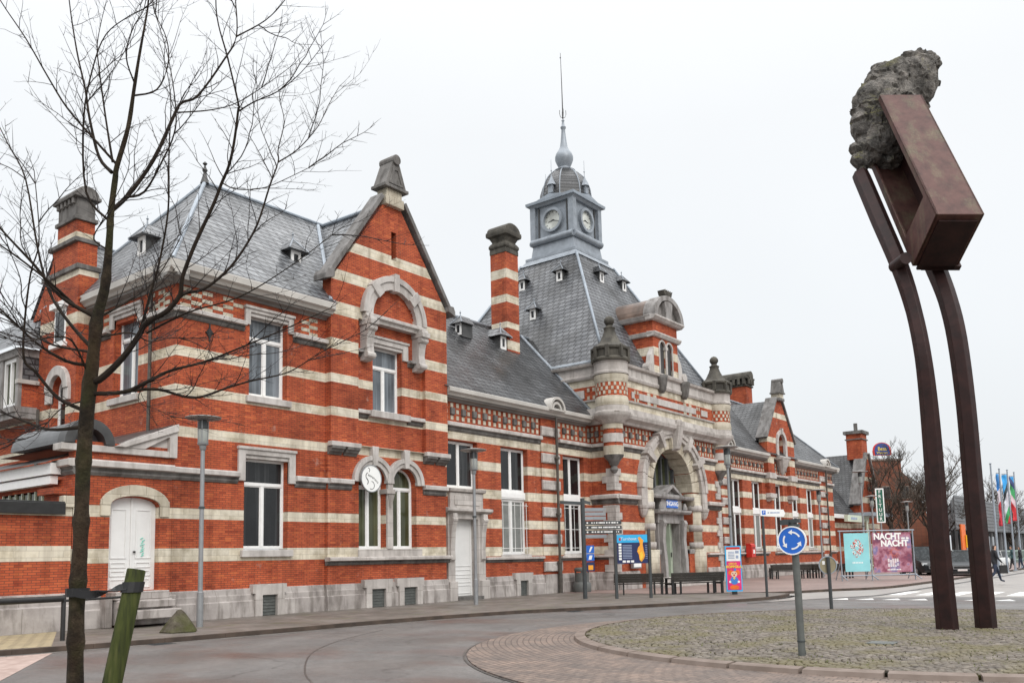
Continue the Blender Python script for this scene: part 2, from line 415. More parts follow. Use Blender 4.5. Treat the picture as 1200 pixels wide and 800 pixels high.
rg_ = x.ramp(x.noise(1.4, 4), [(.45, 0), (.7, .5)]); c = x.mix(rg_, c, (.06, .028, .015)); x.set(c, .85, spec=.25); x.bump(x.noise(26, 8, rough=.7), 1.0, .05)
plain('twig', (.013, .008, .007), .8, var=.3); plain('twig_far', (.065, .05, .038), .9, var=.3)
x = N('stake_wood')
sv = x.n('ShaderNodeVectorMath', operation='MULTIPLY'); x.t.links.new(x.pos, sv.inputs[0]); sv.inputs[1].default_value = (14, 14, 1.2)
c = x.ramp(x.noise(1.5, 6, sv.outputs[0]), [(.3, (.015, .018, .006)), (.55, (.045, .055, .012)), (.8, (.085, .08, .03))])
x.set(c, .8, spec=.25); x.bump(x.noise(1.5, 6, sv.outputs[0]), .4, .02)
x = N('asphalt')
c = x.ramp(x.noise(.35, 6, rough=.6), [(.3, (.088, .082, .079)), (.7, (.148, .139, .133))])
sv = x.n('ShaderNodeVectorMath', operation='MULTIPLY'); x.t.links.new(x.pos, sv.inputs[0]); sv.inputs[1].default_value = (.5, .22, 1)
rd = x.ramp(x.noise(.9, 6, sv.outputs[0], .62), [(.52, 0), (.66, .7)])
c = x.mix(rd, c, (.10, .06, .05))
dxr = x.math('SUBTRACT', x.xyz()[0], 18.5); dyr = x.math('SUBTRACT', x.xyz()[1], 4.0); rr_ = x.math('SQRT', x.math('ADD', x.math('MULTIPLY', dxr, dxr), x.math('MULTIPLY', dyr, dyr)))
tr_ = x.ramp(x.math('FRACT', x.math('DIVIDE', rr_, 2.1)), [(0, 1.0), (.25, .88), (.5, 1.06), (.75, .9), (1, 1.0)]); c = x.mix(.8, c, tr_, 'MULTIPLY')
vo = x.n('ShaderNodeTexVoronoi', feature='DISTANCE_TO_EDGE', i_Scale=.32); wp = x.n('ShaderNodeVectorMath', operation='ADD'); ns = x.n('ShaderNodeTexNoise', i_Vector=x.pos, i_Scale=1.3, i_Detail=6); x.t.links.new(x.pos, wp.inputs[0]); x.t.links.new(ns.outputs['Color'], wp.inputs[1]); x.t.links.new(wp.outputs[0], vo.inputs['Vector'])
ck = x.ramp(vo.outputs['Distance'], [(0, .75), (.006, .5), (.014, 0), (1, 0)]); ckm = x.ramp(x.noise(.4, 3), [(.48, 0), (.6, 1)]); c = x.mix(x.mix(1.0, ck, ckm, 'MULTIPLY'), c, (.03, .026, .024))
sg = x.ramp(x.noise(55, 3, rough=.7), [(.32, .55), (.68, 1.5)]); c = x.mix(.85, c, sg, 'MULTIPLY')
sg2 = x.ramp(x.noise(7, 5, rough=.7), [(.32, .82), (.68, 1.16)]); c = x.mix(.9, c, sg2, 'MULTIPLY')
ro = x.ramp(x.noise(.45, 4), [(.35, .34), (.6, .62)])
x.set(c, ro, spec=.45); x.bump(x.noise(130, 2), .35, .006)
x = N('far_ground'); x.set(x.ramp(x.noise(.05, 5), [(.3, (.12, .11, .10)), (.7, (.17, .16, .14))]), .9)
x = N('pavement')
X, Y, Z = x.xyz()
b = x.n('ShaderNodeTexBrick', i_Vector=x.pos, i_Scale=1.0, i_Mortar_Size=.006, i_Brick_Width=.3, i_Row_Height=.3)
b.inputs['Color1'].default_value = (.19, .165, .15, 1); b.inputs['Color2'].default_value = (.14, .122, .11, 1); b.inputs['Mortar'].default_value = (.11, .10, .08, 1)
st = x.ramp(x.noise(.7, 6, rough=.6), [(.3, (.6, .6, .56)), (.65, (1.1, 1.1, 1.1))]); c = x.mix(1.0, b.outputs[0], st, 'MULTIPLY')
mo = x.ramp(x.noise(1.1, 6), [(.56, 0), (.72, .5)]); c = x.mix(mo, c, (.10, .11, .04))
x.set(c, x.ramp(x.noise(.8, 4), [(.3, .4), (.7, .7)]), spec=.4); x.bump(b.outputs['Fac'], -.4, .005)
x = N('plaza_pink')
b = x.n('ShaderNodeTexBrick', i_Vector=x.pos, i_Scale=1.0, i_Mortar_Size=.005, i_Brick_Width=.22, i_Row_Height=.11)
b.inputs['Color1'].default_value = (.27, .19, .17, 1); b.inputs['Color2'].default_value = (.22, .16, .145, 1); b.inputs['Mortar'].default_value = (.2, .16, .14, 1)
st = x.ramp(x.noise(.4, 5), [(.3, (.8, .8, .8)), (.65, (1.1, 1.1, 1.1))]); x.set(x.mix(1.0, b.outputs[0], st, 'MULTIPLY'), .55, spec=.4)
x = N('concrete_road'); c = x.ramp(x.noise(.5, 6), [(.3, (.25, .23, .215)), (.7, (.33, .31, .29))])
x.set(c, x.ramp(x.noise(.5, 4), [(.3, .35), (.7, .65)]), spec=.4)
x = N('yellow_pavers')
b = x.n('ShaderNodeTexBrick', i_Vector=x.pos, i_Scale=1.0, i_Mortar_Size=.02, i_Brick_Width=.3, i_Row_Height=.3)
b.inputs['Color1'].default_value = (.40, .33, .20, 1); b.inputs['Color2'].default_value = (.33, .27, .17, 1); b.inputs['Mortar'].default_value = (.13, .11, .07, 1)
x.set(b.outputs[0], .7); x.bump(b.outputs['Fac'], -.6, .01)
x = N('pink_concrete'); x.set(x.ramp(x.noise(6, 6), [(.3, (.30, .215, .185)), (.7, (.44, .34, .30))]), .8); x.bump(x.noise(60, 3), .4, .01)
x = N('kerb'); x.set(x.ramp(x.noise(2.5, 6), [(.3, (.04, .031, .026)), (.7, (.10, .072, .056))]), .75, spec=.3); x.bump(x.noise(60, 3), .3, .005)
x = N('gutter_line'); x.set(x.ramp(x.noise(3, 5), [(.3, (.03, .03, .03)), (.7, (.08, .07, .06))]), .45)
x = N('kerb_pink'); x.set(x.ramp(x.noise(2.5, 6), [(.3, (.15, .115, .095)), (.7, (.23, .185, .16))]), .7, spec=.3); x.bump(x.noise(70, 3), .4, .005)
x = N('apron')     # pinkish clinkers laid in arcs round the island
X, Y, Z = x.xyz(); dx = x.math('SUBTRACT', X, 19.3); dy = x.math('SUBTRACT', Y, 4.5)
rr = x.math('SQRT', x.math('ADD', x.math('MULTIPLY', dx, dx), x.math('MULTIPLY', dy, dy))); an = x.math('MULTIPLY', x.math('ARCTAN2', dy, dx), 8.6)
vv = x.n('ShaderNodeCombineXYZ', i_0=an, i_1=rr).outputs[0]
b = x.n('ShaderNodeTexBrick', i_Vector=vv, i_Scale=1.0, i_Mortar_Size=.012, i_Mortar_Smooth=.3, i_Brick_Width=.21, i_Row_Height=.12)
b.inputs['Color1'].default_value = (.235, .18, .15, 1); b.inputs['Color2'].default_value = (.165, .13, .112, 1); b.inputs['Mortar'].default_value = (.085, .062, .052, 1)
st = x.ramp(x.noise(1.2, 7, rough=.7), [(.3, (.55, .60, .64)), (.65, (1.15, 1.1, 1.05))]); x.set(x.mix(1.0, x.mix(1.0, b.outputs[0], st, 'MULTIPLY'), x.ramp(x.noise(16, 4, rough=.7), [(.3, (.7, .7, .7)), (.7, (1.25, 1.25, 1.25))]), 'MULTIPLY'), .6, spec=.4); x.bump(b.outputs['Fac'], -.8, .02)
x = N('cobble_joint')
c = x.ramp(x.noise(1.1, 6), [(.38, (.012, .011, .009)), (.60, (.055, .05, .018))]); x.set(c, .95, spec=.1); x.bump(x.noise(60, 3), .6, .01)
x = N('cobble')
c = x.ramp(x.noise(4.5, 5), [(.3, (.065, .054, .044)), (.5, (.135, .115, .094)), (.7, (.225, .195, .165))])
gm = x.ramp(x.noise(.9, 5), [(.44, 0), (.62, .65)]); c = x.mix(gm, c, (.125, .108, .04)); x.set(c, .6, spec=.4)
stone('coping_grey', (.14, .135, .13), (.24, .23, .225), mort=False, stain=.7)
plain('barrel_brown', (.13, .09, .07), .4, .3, var=.5, sc=1.5)
stone('coping_grey2', (.24, .23, .225), (.36, .345, .335), mort=False, stain=.7)
plain('lead_mid', (.13, .135, .14), .5, .2, var=.25, sc=2)
x = N('gutter_concrete'); x.set(x.ramp(x.noise(2, 6), [(.3, (.10, .09, .08)), (.7, (.20, .18, .165))]), .6)
plain('sign_green', (.015, .11, .07), .4, var=.05)
plain('bark_dark', (.022, .015, .010), .85, 0, .25, var=.45, sc=9, bump=.4)
# ================================================================ GROUND
def sheet(name, pts, z, mat, kind='structure', h=None):
    b = MB()
    if h is None: b.prism(lambda u, v, d=0: (u, v, z + d), pts, -.002, 0)
    else: b.prism(lambda u, v, d=0: (u, v, z + d), pts, -h, 0)
    o = b.build(name, mat); tag(o, kind=kind); return o
def smooth(pts, k=4):       # Catmull-Rom through points
    out = []
    P = [pts[0]] + list(pts) + [pts[-1]]
    for i in range(1, len(P) - 2):
        for j in range(k):
            t = j / k; a, b, c, d_ = [Vector(q) for q in (P[i - 1], P[i], P[i + 1], P[i + 2])]
            out.append(tuple(.5 * ((2 * b) + (c - a) * t + (2 * a - 5 * b + 4 * c - d_) * t * t + (3 * b - a - 3 * c + d_) * t ** 3)))
    out.append(tuple(pts[-1])); return out
RZ = -.10
b = MB(); b.quad((-900, -900, RZ - .02), (1200, -900, RZ - .02), (1200, 1200, RZ - .02), (-900, 1200, RZ - .02)); g = b.build('ground', 'far_ground'); tag(g, kind='structure')
sheet('road', [(-60, -60), (140, -60), (140, 21), (-60, 21)], RZ, 'asphalt')
kerbL = smooth([(-20, 27.5), (-6, 24), (2, 21), (7.8, 18.9), (13.5, 18.1), (17, 17.8), (21.5, 16.8), (25.0, 14.9), (28.1, 13.5), (31.0, 12.6), (33.6, 12.75), (34.6, 13.3), (34.6, 14.6), (33.0, 17.2)])
pave = kerbL + [(33.0, 24), (33.0, 30), (-20, 30)]
sheet('pavement', pave, 0, 'pavement', h=.12)
def kerb_line(name, pts, w_, z0, z1, mat, kind='structure'):
    b = MB(); P = [Vector((p[0], p[1], 0)) for p in pts]
    L = []; 
    for i, p in enumerate(P):
        t = (P[min(i + 1, len(P) - 1)] - P[max(i - 1, 0)]).normalized(); n_ = Vector((t.y, -t.x, 0))
        L.append((p - n_ * w_ / 2, p + n_ * w_ / 2))
    for i in range(len(P) - 1):
        (a, b_), (c, d_) = L[i], L[i + 1]; q = (d_ - b_) * .004; 
        z = lambda v, h: (v.x, v.y, h)
        n = len(b.v); b.v += [z(a, z0), z(b_, z0), z(b_, z1), z(a, z1), z(c - q, z0), z(d_ - q, z0), z(d_ - q, z1), z(c - q, z1)]
        for f_ in ((0, 1, 2, 3), (4, 7, 6, 5), (0, 4, 5, 1), (1, 5, 6, 2), (2, 6, 7, 3), (3, 7, 4, 0)): b.f.append(tuple(n + i_ for i_ in f_))
    o = b.build(name, mat); tag(o, kind=kind); return o
kerb_line('pavement_kerb', kerbL, .14, RZ - .01, .006, 'kerb')
gut = [(x + (.16 if i < 40 else 0), y - .2) for i, (x, y) in enumerate(kerbL[:44])]
kerb_line('road_edge', gut, .2, RZ - .01, RZ + .004, 'gutter_concrete')
kerb_line('road_edge_shade', [(x, y + .10) for x, y in gut], .06, RZ - .01, RZ + .006, 'gutter_line')  # kerb shadow painted as a dark strip along its foot
# plaza in front of the right wing, and the pale road that leaves the roundabout
plz = [(33.4, 24), (33.4, 17.4), (35.6, 13.95), (38.6, 12.6), (41, 11.3), (47.0, 10.9), (75, 10.8), (120, 11.2), (120, 24)]
sheet('plaza_pavement', plz, -.005, 'plaza_pink', h=.12)
kerb_line('plaza_kerb', smooth(plz[1:8], 3), .15, RZ - .01, .003, 'kerb')
sheet('side_road', [(29.8, 12.1), (33.2, 10.7), (35.4, 9.9), (44, 9.75), (58, 9.6), (140, 9.6), (140, 11.4), (47, 10.9), (38, 13.2), (35.4, 15), (33.5, 17.4), (32.9, 13.2), (31.4, 12.2)], RZ + .004, 'concrete_road')
kerb_line('road_joint', [(28.6, 12.2), (29.8, 11.95), (33.2, 10.6), (35.4, 9.7), (44, 9.62), (58, 9.5), (120, 9.4)], .10, RZ - .01, RZ + .012, 'gutter_line')
sheet('exit_road', [(33.6, 9.7), (34.6, 6.2), (34.8, 2), (140, 2), (140, 9.2), (58, 9.2), (44, 9.4), (36, 9.5)], RZ + .004, 'concrete_road')
b = MB()
for i in range(11):         # give-way triangles
    y = 10.2 - i * .86; xx = 31.9 + .05 * i
    b.prism(lambda u, v, d=0: (u, v, RZ + .008 + d), [(xx, y - .32), (xx, y + .32), (xx + .95, y)], -.002, 0)
o = b.build('give_way_marking', 'white_paint'); tag(o, kind='structure')
b = MB()
for i in range(7): b.prism(lambda u, v, d=0: (u, v, RZ + .012 + d), rect(35.4, 38.6, 3.0 + i * 1.0, 3.5 + i * 1.0), -.002, 0)
o = b.build('zebra_crossing', 'white_paint'); tag(o, kind='structure')
# roundabout island
IC = (19.3, 4.5)
circ = lambda c, r, n=96: [(c[0] + r * math.cos(2 * math.pi * i / n), c[1] + r * math.sin(2 * math.pi * i / n)) for i in range(n)]
sheet('island_road_apron', circ((17.75, 3.6), 8.95), RZ + .022, 'apron', h=.05)
kerb_line('road_apron_joint', circ((17.75, 3.6), 9.0) + circ((17.75, 3.6), 9.0)[:1], .035, RZ - .01, RZ + .01, 'gutter_line')
kerb_line('road_concrete_joint', smooth([(5.6, 7.2), (7.6, 9.2), (8.9, 11.1), (10.9, 13.4), (13.0, 15.0), (15.4, 16.2)]), .03, RZ - .01, RZ + .004, 'gutter_line')
sheet('island_ground', circ(IC, 6.94), -.025, 'cobble_joint', h=.1)
b = MB()
for i in range(40):
    a0 = 2 * math.pi * i / 40 + .004; a1 = 2 * math.pi * (i + 1) / 40 - .004
    for j in range(3):
        s0, s1 = a0 + (a1 - a0) * j / 3, a0 + (a1 - a0) * (j + 1) / 3
        p = lambda r, a, z: (IC[0] + r * math.cos(a), IC[1] + r * math.sin(a), z)
        n = len(b.v); b.v += [p(6.88, s0, RZ), p(7.12, s0, RZ), p(7.09, s0, -.012), p(6.88, s0, .004), p(6.88, s1, RZ), p(7.12, s1, RZ), p(7.09, s1, -.012), p(6.88, s1, .004)]
        fs = [(1, 5, 6, 2), (2, 6, 7, 3), (3, 7, 4, 0)] + ([(0, 1, 2, 3)] if j == 0 else []) + ([(4, 7, 6, 5)] if j == 2 else [])
        for f_ in fs: b.f.append(tuple(n + q for q in f_))
o = b.build('island_kerb', 'kerb_pink'); tag(o, kind='structure')
rnd = random.Random(11); b = MB()
ca, sa = math.cos(R(-38)), math.sin(R(-38))
W_ = 1.7; row = .132
for col in range(-5, 6):
    for k in range(-60, 60):
        off = rnd.uniform(0, .1)
        n_s = 13
        for s_ in range(n_s):
            v = -W_ / 2 + (s_ + off) * W_ / n_s
            u = k * row + 1.7 * (v / W_) ** 2 + rnd.uniform(-.006, .006)
            vv = v + col * W_
            x0, y0 = u * ca - vv * sa, u * sa + vv * ca
            if x0 * x0 + y0 * y0 > 6.82 ** 2: continue
            ang = R(-38) - math.atan(3.4 * v / W_ ** 2) * -1 + rnd.uniform(-.06, .06)
            hx, hy = (row * .5 - .012) * rnd.uniform(.84, 1.02), (W_ / n_s / 2 - .010) * rnd.uniform(.84, 1.02)
            zt = rnd.uniform(-.006, .008); c_, s__ = math.cos(ang), math.sin(ang); n = len(b.v)
            for (sx, z) in ((1, -.03), (1, zt - .014), (.72, zt)):
                for (ax, ay) in ((-1, -1), (1, -1), (1, 1), (-1, 1)):
                    px, py = ax * hx * sx, ay * hy * sx
                    b.v.append((IC[0] + x0 + px * c_ - py * s__, IC[1] + y0 + px * s__ + py * c_, z))
            for l in (0, 4):
                for q in range(4): b.f.append((n + l + q, n + l + (q + 1) % 4, n + l + 4 + (q + 1) % 4, n + l + 4 + q))
            b.f.append((n + 8, n + 9, n + 10, n + 11))
me = bpy.data.meshes.new('cobbled_ground'); me.from_pydata(b.v, [], b.f); me.materials.append(M['cobble'])
o = bpy.data.objects.new('cobbled_ground', me); COL.objects.link(o); tag(o, kind='structure')
b = MB(); rg = random.Random(3)      # tufts of grass in the joints
for i in range(2600):
    a, r = rg.uniform(0, 6.283), 6.8 * math.sqrt(rg.random()); x, y = IC[0] + r * math.cos(a), IC[1] + r * math.sin(a)
    if noise.noise(Vector((x * .7, y * .7, 3))) < .02 and rg.random() < .85: continue
    for q in range(3):
        t = rg.uniform(0, 6.28); h = rg.uniform(.012, .035); w_ = .008
        b.quad((x + w_ * math.cos(t), y + w_ * math.sin(t), -.01), (x - w_ * math.cos(t), y - w_ * math.sin(t), -.01), (x + rg.uniform(-.03, .03), y + rg.uniform(-.03, .03), h))
N('grass').set((.13, .14, .045), .8)
me = bpy.data.meshes.new('grass_tufts'); me.from_pydata(b.v, [], b.f); me.materials.append(M['grass'])
o = bpy.data.objects.new('grass_tufts', me); COL.objects.link(o); tag(o, kind='stuff'); tag(o, 'short yellowish grass growing between the island cobbles', 'grass')
# pavers at the far left, in front of the garden wall
sheet('driveway_pavement', [(-4, 23.3), (-4, 20.8), (3, 20.4), (8.6, 18.95), (10.6, 23.1), (10.6, 23.3)], .004, 'yellow_pavers')
sheet('driveway', [(-4, 20), (2, 19.6), (8.4, 18.45), (5.2, 13.6), (-4, 13.6)], RZ + .006, 'pink_concrete')

# ================================================================ STATION BUILDING
ST = empty('station_building', (31, 23.3, 0), 'long red brick railway station with cream stone bands, slate roofs and clock tower', 'railway station')
def part(b, name, mat, **k): return b.build(name, mat, k.pop('parent', ST), **k)
def wall(name, F, outline, holes, mat, depth=.45, d1=0.0, parent=None):
    b = MB(); b.prism(F, outline, d1 - depth, d1, holes); return b.build(name, mat, parent or ST)
def window(F, u0, u1, v0, v1, d=-.24, transom=None, mull=1, arch=False, glassm='glass', fw=.075, sill=None, bars=False, curtain=None, parent=None, ry=None, lower=None):
    P = parent or ST; b = MB()
    vs = v1 - (u1 - u0) / 2 if arch else v1
    outer = archpoly(u0, u1, v0, vs) if arch else rect(u0, u1, v0, v1)
    if arch: inner = archpoly(u0 + fw, u1 - fw, v0 + fw, vs)
    else: inner = rect(u0 + fw, u1 - fw, v0 + fw, v1 - fw)
    b.prism(F, outer, d - .06, d, [inner])
    if transom:
        b.fb(F, u0 + fw, u1 - fw, transom - .055, transom + .055, d - .05, d + .012)
        top = transom - .055
    else: top = v1 - fw
    w_ = (u1 - u0 - 2 * fw) / (mull + 1)
    for i in range(mull):
        c = u0 + fw + w_ * (i + 1); b.fb(F, c - .05, c + .05, v0 + fw, top, d - .05, d + .008)
    for i in range(mull + 1):      # sash frames
        a, e_ = u0 + fw + w_ * i + (.05 if i else 0), u0 + fw + w_ * (i + 1) - (.05 if i < mull else 0)
        b.prism(F, rect(a, e_, v0 + fw, top), d - .07, d - .012, [rect(a + .035, e_ - .035, v0 + fw + .035, top - .035)])
    fr = b.build('window', 'white_frame', P, bevel=.006)
    g_ = MB(); g_.fb(F, u0 + fw * .5, u1 - fw * .5, v0 + fw * .5, v1 - fw * .5 if not arch else vs, d - .06, d - .045)
    if arch: g_.prism(F, [(u0 + fw * .5, vs)] + [((u0 + u1) / 2 + (u1 - u0 - fw) / 2 * math.cos(math.pi * (1 - i / 12)), vs + (u1 - u0 - fw) / 2 * math.sin(math.pi * (1 - i / 12))) for i in range(13)], d - .06, d - .045)
    g_.build('pane', glassm, fr)
    if bars:
        bb = MB(); n_ = 5
        for i in range(n_): 
            c = u0 + .12 + (u1 - u0 - .24) * i / (n_ - 1); bb.tube([F(c, v0 + .03, -.04), F(c, bars, -.04)], .013, 6)
        for v in (v0 + .25, (v0 + bars) / 2, bars - .12): bb.tube([F(u0 - .06, v, -.03), F(u1 + .06, v, -.03)], .012, 6)
        bb.build('security_bars', 'white_frame', fr)
    if sill:
        s_ = MB(); s_.fb(F, sill[0], sill[1], sill[2], sill[3], -.3, sill[4] if len(sill) > 4 else .1); s_.build('sill', 'blue_stone_smooth', fr, bevel=.012)
    return fr
def moulding(F, u0, u1, v0, v1, proj, mat='blue_stone_smooth', name='stone_moulding', d0=0.0):
    h = v1 - v0; vm = v0 + h * .52; b = MB()
    b.profile(F, u0, u1, [(d0 - .05, vm), (d0 + proj * .9, vm), (d0 + proj * 1.15, vm + h * .06), (d0 + proj * 1.15, v1 - h * .1), (d0 + proj * 1.0, v1), (d0 - .05, v1 + h * .04)])
    o = b.build(name, mat, ST); b = MB()
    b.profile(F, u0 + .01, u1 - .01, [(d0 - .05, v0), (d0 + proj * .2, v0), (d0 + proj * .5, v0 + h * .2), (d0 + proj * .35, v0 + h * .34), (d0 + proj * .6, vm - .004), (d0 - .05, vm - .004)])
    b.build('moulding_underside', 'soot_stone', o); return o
def hood(F, u0, u1, v0, v1, wd, name='window_hood', d=.08, mat='blue_stone_smooth'):     # inverted U over a window
    b = MB(); b.prism(F, [(u0, v0), (u0 + wd, v0), (u0 + wd, v1 - wd), (u1 - wd, v1 - wd), (u1 - wd, v0), (u1, v0), (u1, v1), (u0, v1)], -.05, d)
    b.prism(F, [(u0 + wd * .55, v0), (u0 + wd, v0), (u0 + wd, v1 - wd), (u1 - wd, v1 - wd), (u1 - wd, v0), (u1 - wd * .55, v0), (u1 - wd * .55, v1 - wd * .55), (u0 + wd * .55, v1 - wd * .55)], -.05, d - .035) if False else None
    b.prism(F, [(u0 - .03, v1 - .09), (u1 + .03, v1 - .09), (u1 + .03, v1), (u0 - .03, v1)], -.05, d + .05)
    b.fb(F, u0 + wd, u1 - wd, v1 - wd - .12, v1 - wd, -.22, .02)
    return b.build(name, mat, ST, bevel=.008)
A0 = FY(23.3); AB = FY(23.16); AP = FY(23.0); HW = FY(23.4); CF = FY(22.1); SA = FX(13.85); SB = FX(13.3)
# ---- house: left bay of the front
wall('front_wall', A0, rect(13.85, 19.5, -.1, 10.1), [rect(16.27, 17.95, 2.05, 4.95), rect(16.4, 17.88, 6.94, 9.6)], 'brick_house')
window(A0, 16.27, 17.95, 2.07, 4.93, transom=4.14, sill=(16.15, 18.1, 1.83, 2.05, .12))
window(A0, 16.4, 17.88, 6.96, 9.58, transom=8.86, glassm='glass_blue', sill=(16.28, 18.0, 6.72, 6.93, .12))
hood(A0, 16.02, 18.2, 4.2, 5.29, .25); hood(A0, 16.2, 18.1, 9.22, 9.84, .2)
for a, e_ in ((13.78, 16.02), (18.2, 19.5)): moulding(A0, a, e_, 4.10, 4.47, .16)
for a, e_ in ((13.78, 16.2), (18.1, 19.5)): moulding(A0, a, e_, 8.97, 9.29, .16)
def plinth(F, u0, u1, vents=(), ztop=.87, d=.10, name='plinth'):
    cuts = [u0] + [x_ for v in vents for x_ in v] + [u1]
    for i in range(0, len(cuts), 2):
        if cuts[i + 1] - cuts[i] > .02: b = MB(); b.profile(F, cuts[i], cuts[i + 1], [(-.05, -.1), (d + .05, -.1), (d + .05, .48), (d, .5), (d, .66), (d - .02, .70), (d - .05, ztop - .02), (d - .08, ztop), (-.05, ztop)]); b.build(name, 'plinth_stone', ST, bevel=.008)
    for a, e_ in vents:
        v_ = MB(); v_.prism(F, [(a, -.1), (a + .27, -.1), (a + .27, .64), (e_ - .27, .64), (e_ - .27, -.1), (e_, -.1), (e_, .7), (e_ + .09, .7), (e_ + .09, .98), (a - .09, .98), (a - .09, .7), (a, .7)], -.05, d + .10)
        o = v_.build('cellar_vent', 'blue_stone', ST, bevel=.01)
        g_ = MB(); g_.fb(F, a + .25, e_ - .25, -.08, .66, -.04, d - .02)
        for q in range(6): g_.fb(F, a + .29, e_ - .29, .02 + q * .1, .06 + q * .1, d - .03, d + .005)
        g_.build('grille', 'post_galv', o)
plinth(A0, 13.85, 19.45, [(16.6, 17.7)])
def stud_row(F, u0, u1, v0, v1, name='frieze_blocks', mat='cream_stone'):
    b = MB(); w_, h = .36, .125; n_ = max(1, int((u1 - u0) / .56)); st = (u1 - u0) / n_
    for r in range(int((v1 - v0) / h)):
        for i in range(n_):
            c = u0 + st * (i + .5) + (st * .25 if r % 2 else -st * .25)
            if (i + r // 2) % 3 == 2 and r % 2: continue
            if c - w_ / 2 < u0 or c + w_ / 2 > u1: continue
            b.fb(F, c - w_ / 2, c + w_ / 2, v0 + r * h + .004, v0 + (r + 1) * h - .004, -.02, .012)
    b.build(name, mat, ST)
stud_row(A0, 13.95, 16.15, 9.32, 9.98); stud_row(A0, 18.15, 19.45, 9.32, 9.98)
# ---- house: gabled bay
gab = [(19.5, 5.69), (25.45, 5.69), (25.45, 11.5), (22.9, 15.0), (22.05, 15.0), (19.5, 11.5)]
rec = [(20.76, 5.72), (24.2, 5.72), (24.2, 10.3), (23.6, 10.3)] + [(22.48 + 1.12 * math.cos(math.pi * i / 20), 10.55 + 1.12 * math.sin(math.pi * i / 20)) for i in range(21)] + [(21.36, 10.3), (20.76, 10.3)]
AR = FY(23.19)
b = MB(); b.prism(AP, gab, -.45, 0, [rec, rect(22.42, 22.68, 12.9, 14.0)]); part(b, 'gable_wall', 'brick_gable')
wall('gable_recess_wall', AR, rect(20.5, 24.5, 5.5, 10.6), [rect(21.62, 23.1, 7.03, 9.5)], 'brick_house')
wall('lower_bay_wall', AB, rect(19.5, 25.45, -.1, 5.69), [archpoly(20.9, 22.2, 2.03, 4.38), archpoly(22.5, 23.8, 2.03, 4.38)], 'brick_house')
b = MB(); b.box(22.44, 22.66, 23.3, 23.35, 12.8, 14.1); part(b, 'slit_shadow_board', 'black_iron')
window(AR, 21.62, 23.1, 7.05, 9.48, transom=8.75, glassm='glass_blue', sill=(21.35, 23.35, 6.80, 7.04, .24))
hood(AR, 21.35, 23.4, 9.15, 9.85, .27)
moulding(AR, 20.76, 21.35, 6.72, 7.02, .16); moulding(AR, 23.35, 24.2, 6.72, 7.02, .16)
moulding(AR, 20.76, 21.35, 8.95, 9.2, .2, 'coping_grey2'); moulding(AR, 23.4, 24.2, 8.95, 9.2, .2, 'coping_grey2')
b = MB(); b.arch(AP, 22.48, 10.55, 1.12, 1.58, -.1, .16, n=28); b.arch(AP, 22.48, 10.55, 1.42, 1.64, -.1, .22, n=28)
b.fb(AP, 22.36, 22.6, 11.6, 12.28, -.05, .27)
for s in (-1, 1):
    for a in (R(45),): 
        cx, cz = 22.48 + s * 1.35 * math.cos(a), 10.55 + 1.35 * math.sin(a)
        u_, w_ = (s * math.cos(a), math.sin(a)), (-s * math.sin(a), math.cos(a))
        b.prism(AP, [(cx + u_[0] * p + w_[0] * q, cz + u_[1] * p + w_[1] * q) for p, q in ((-.26, -.17), (.32, -.17), (.32, .17), (-.26, .17))], -.05, .26)
part(b, 'blind_arch', 'blue_stone_smooth', bevel=.01)
b = MB(); b.profile(AP, 20.95, 24.05, [(-.2, 10.26), (.1, 10.26), (.12, 10.36), (.22, 10.42), (.22, 10.52), (.16, 10.56), (-.2, 10.56)]); part(b, 'arch_lintel', 'blue_stone_smooth')
b = MB(); b.arch(AP, 22.48, 10.55, .02, 1.14, -.3, -.06, n=20); part(b, 'arch_infill', 'brick_plain')
for c in (21.18, 23.85):
    b = MB(); prof = [(.0, 10.4), (.36, 10.4), (.38, 10.2), (.30, 10.0), (.20, 9.7), (.16, 9.4), (.20, 9.15), (.22, 9.0), (.10, 8.85), (0, 8.8), (-.28, 8.8), (-.28, 10.4)]
    b.profile(AP, c - .17, c + .17, prof); b.profile(AP, c - .21, c + .21, [(-.28, 10.1), (.42, 10.1), (.44, 10.28), (-.28, 10.28)])
    b.tube([AP(c - .2, 9.0, .16), AP(c + .2, 9.0, .16)], .12, 10); b.tube([AP(c - .2, 10.0, .24), AP(c + .2, 10.0, .24)], .12, 10)
    part(b, 'scroll_console', 'blue_stone_smooth', bevel=.01)
for a, e_ in ((19.45, 20.8), (24.15, 25.5)):
    b = MB(); b.fb(AP, a, e_, 5.58, 5.74, -.1, .12); o = part(b, 'pilaster_bracket', 'blue_stone_smooth', bevel=.01); b = MB()
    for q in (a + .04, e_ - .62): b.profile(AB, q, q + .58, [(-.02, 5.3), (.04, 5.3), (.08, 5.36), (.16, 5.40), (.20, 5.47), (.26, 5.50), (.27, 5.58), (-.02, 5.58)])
    b.build('bracket_roll', 'soot_stone', o)
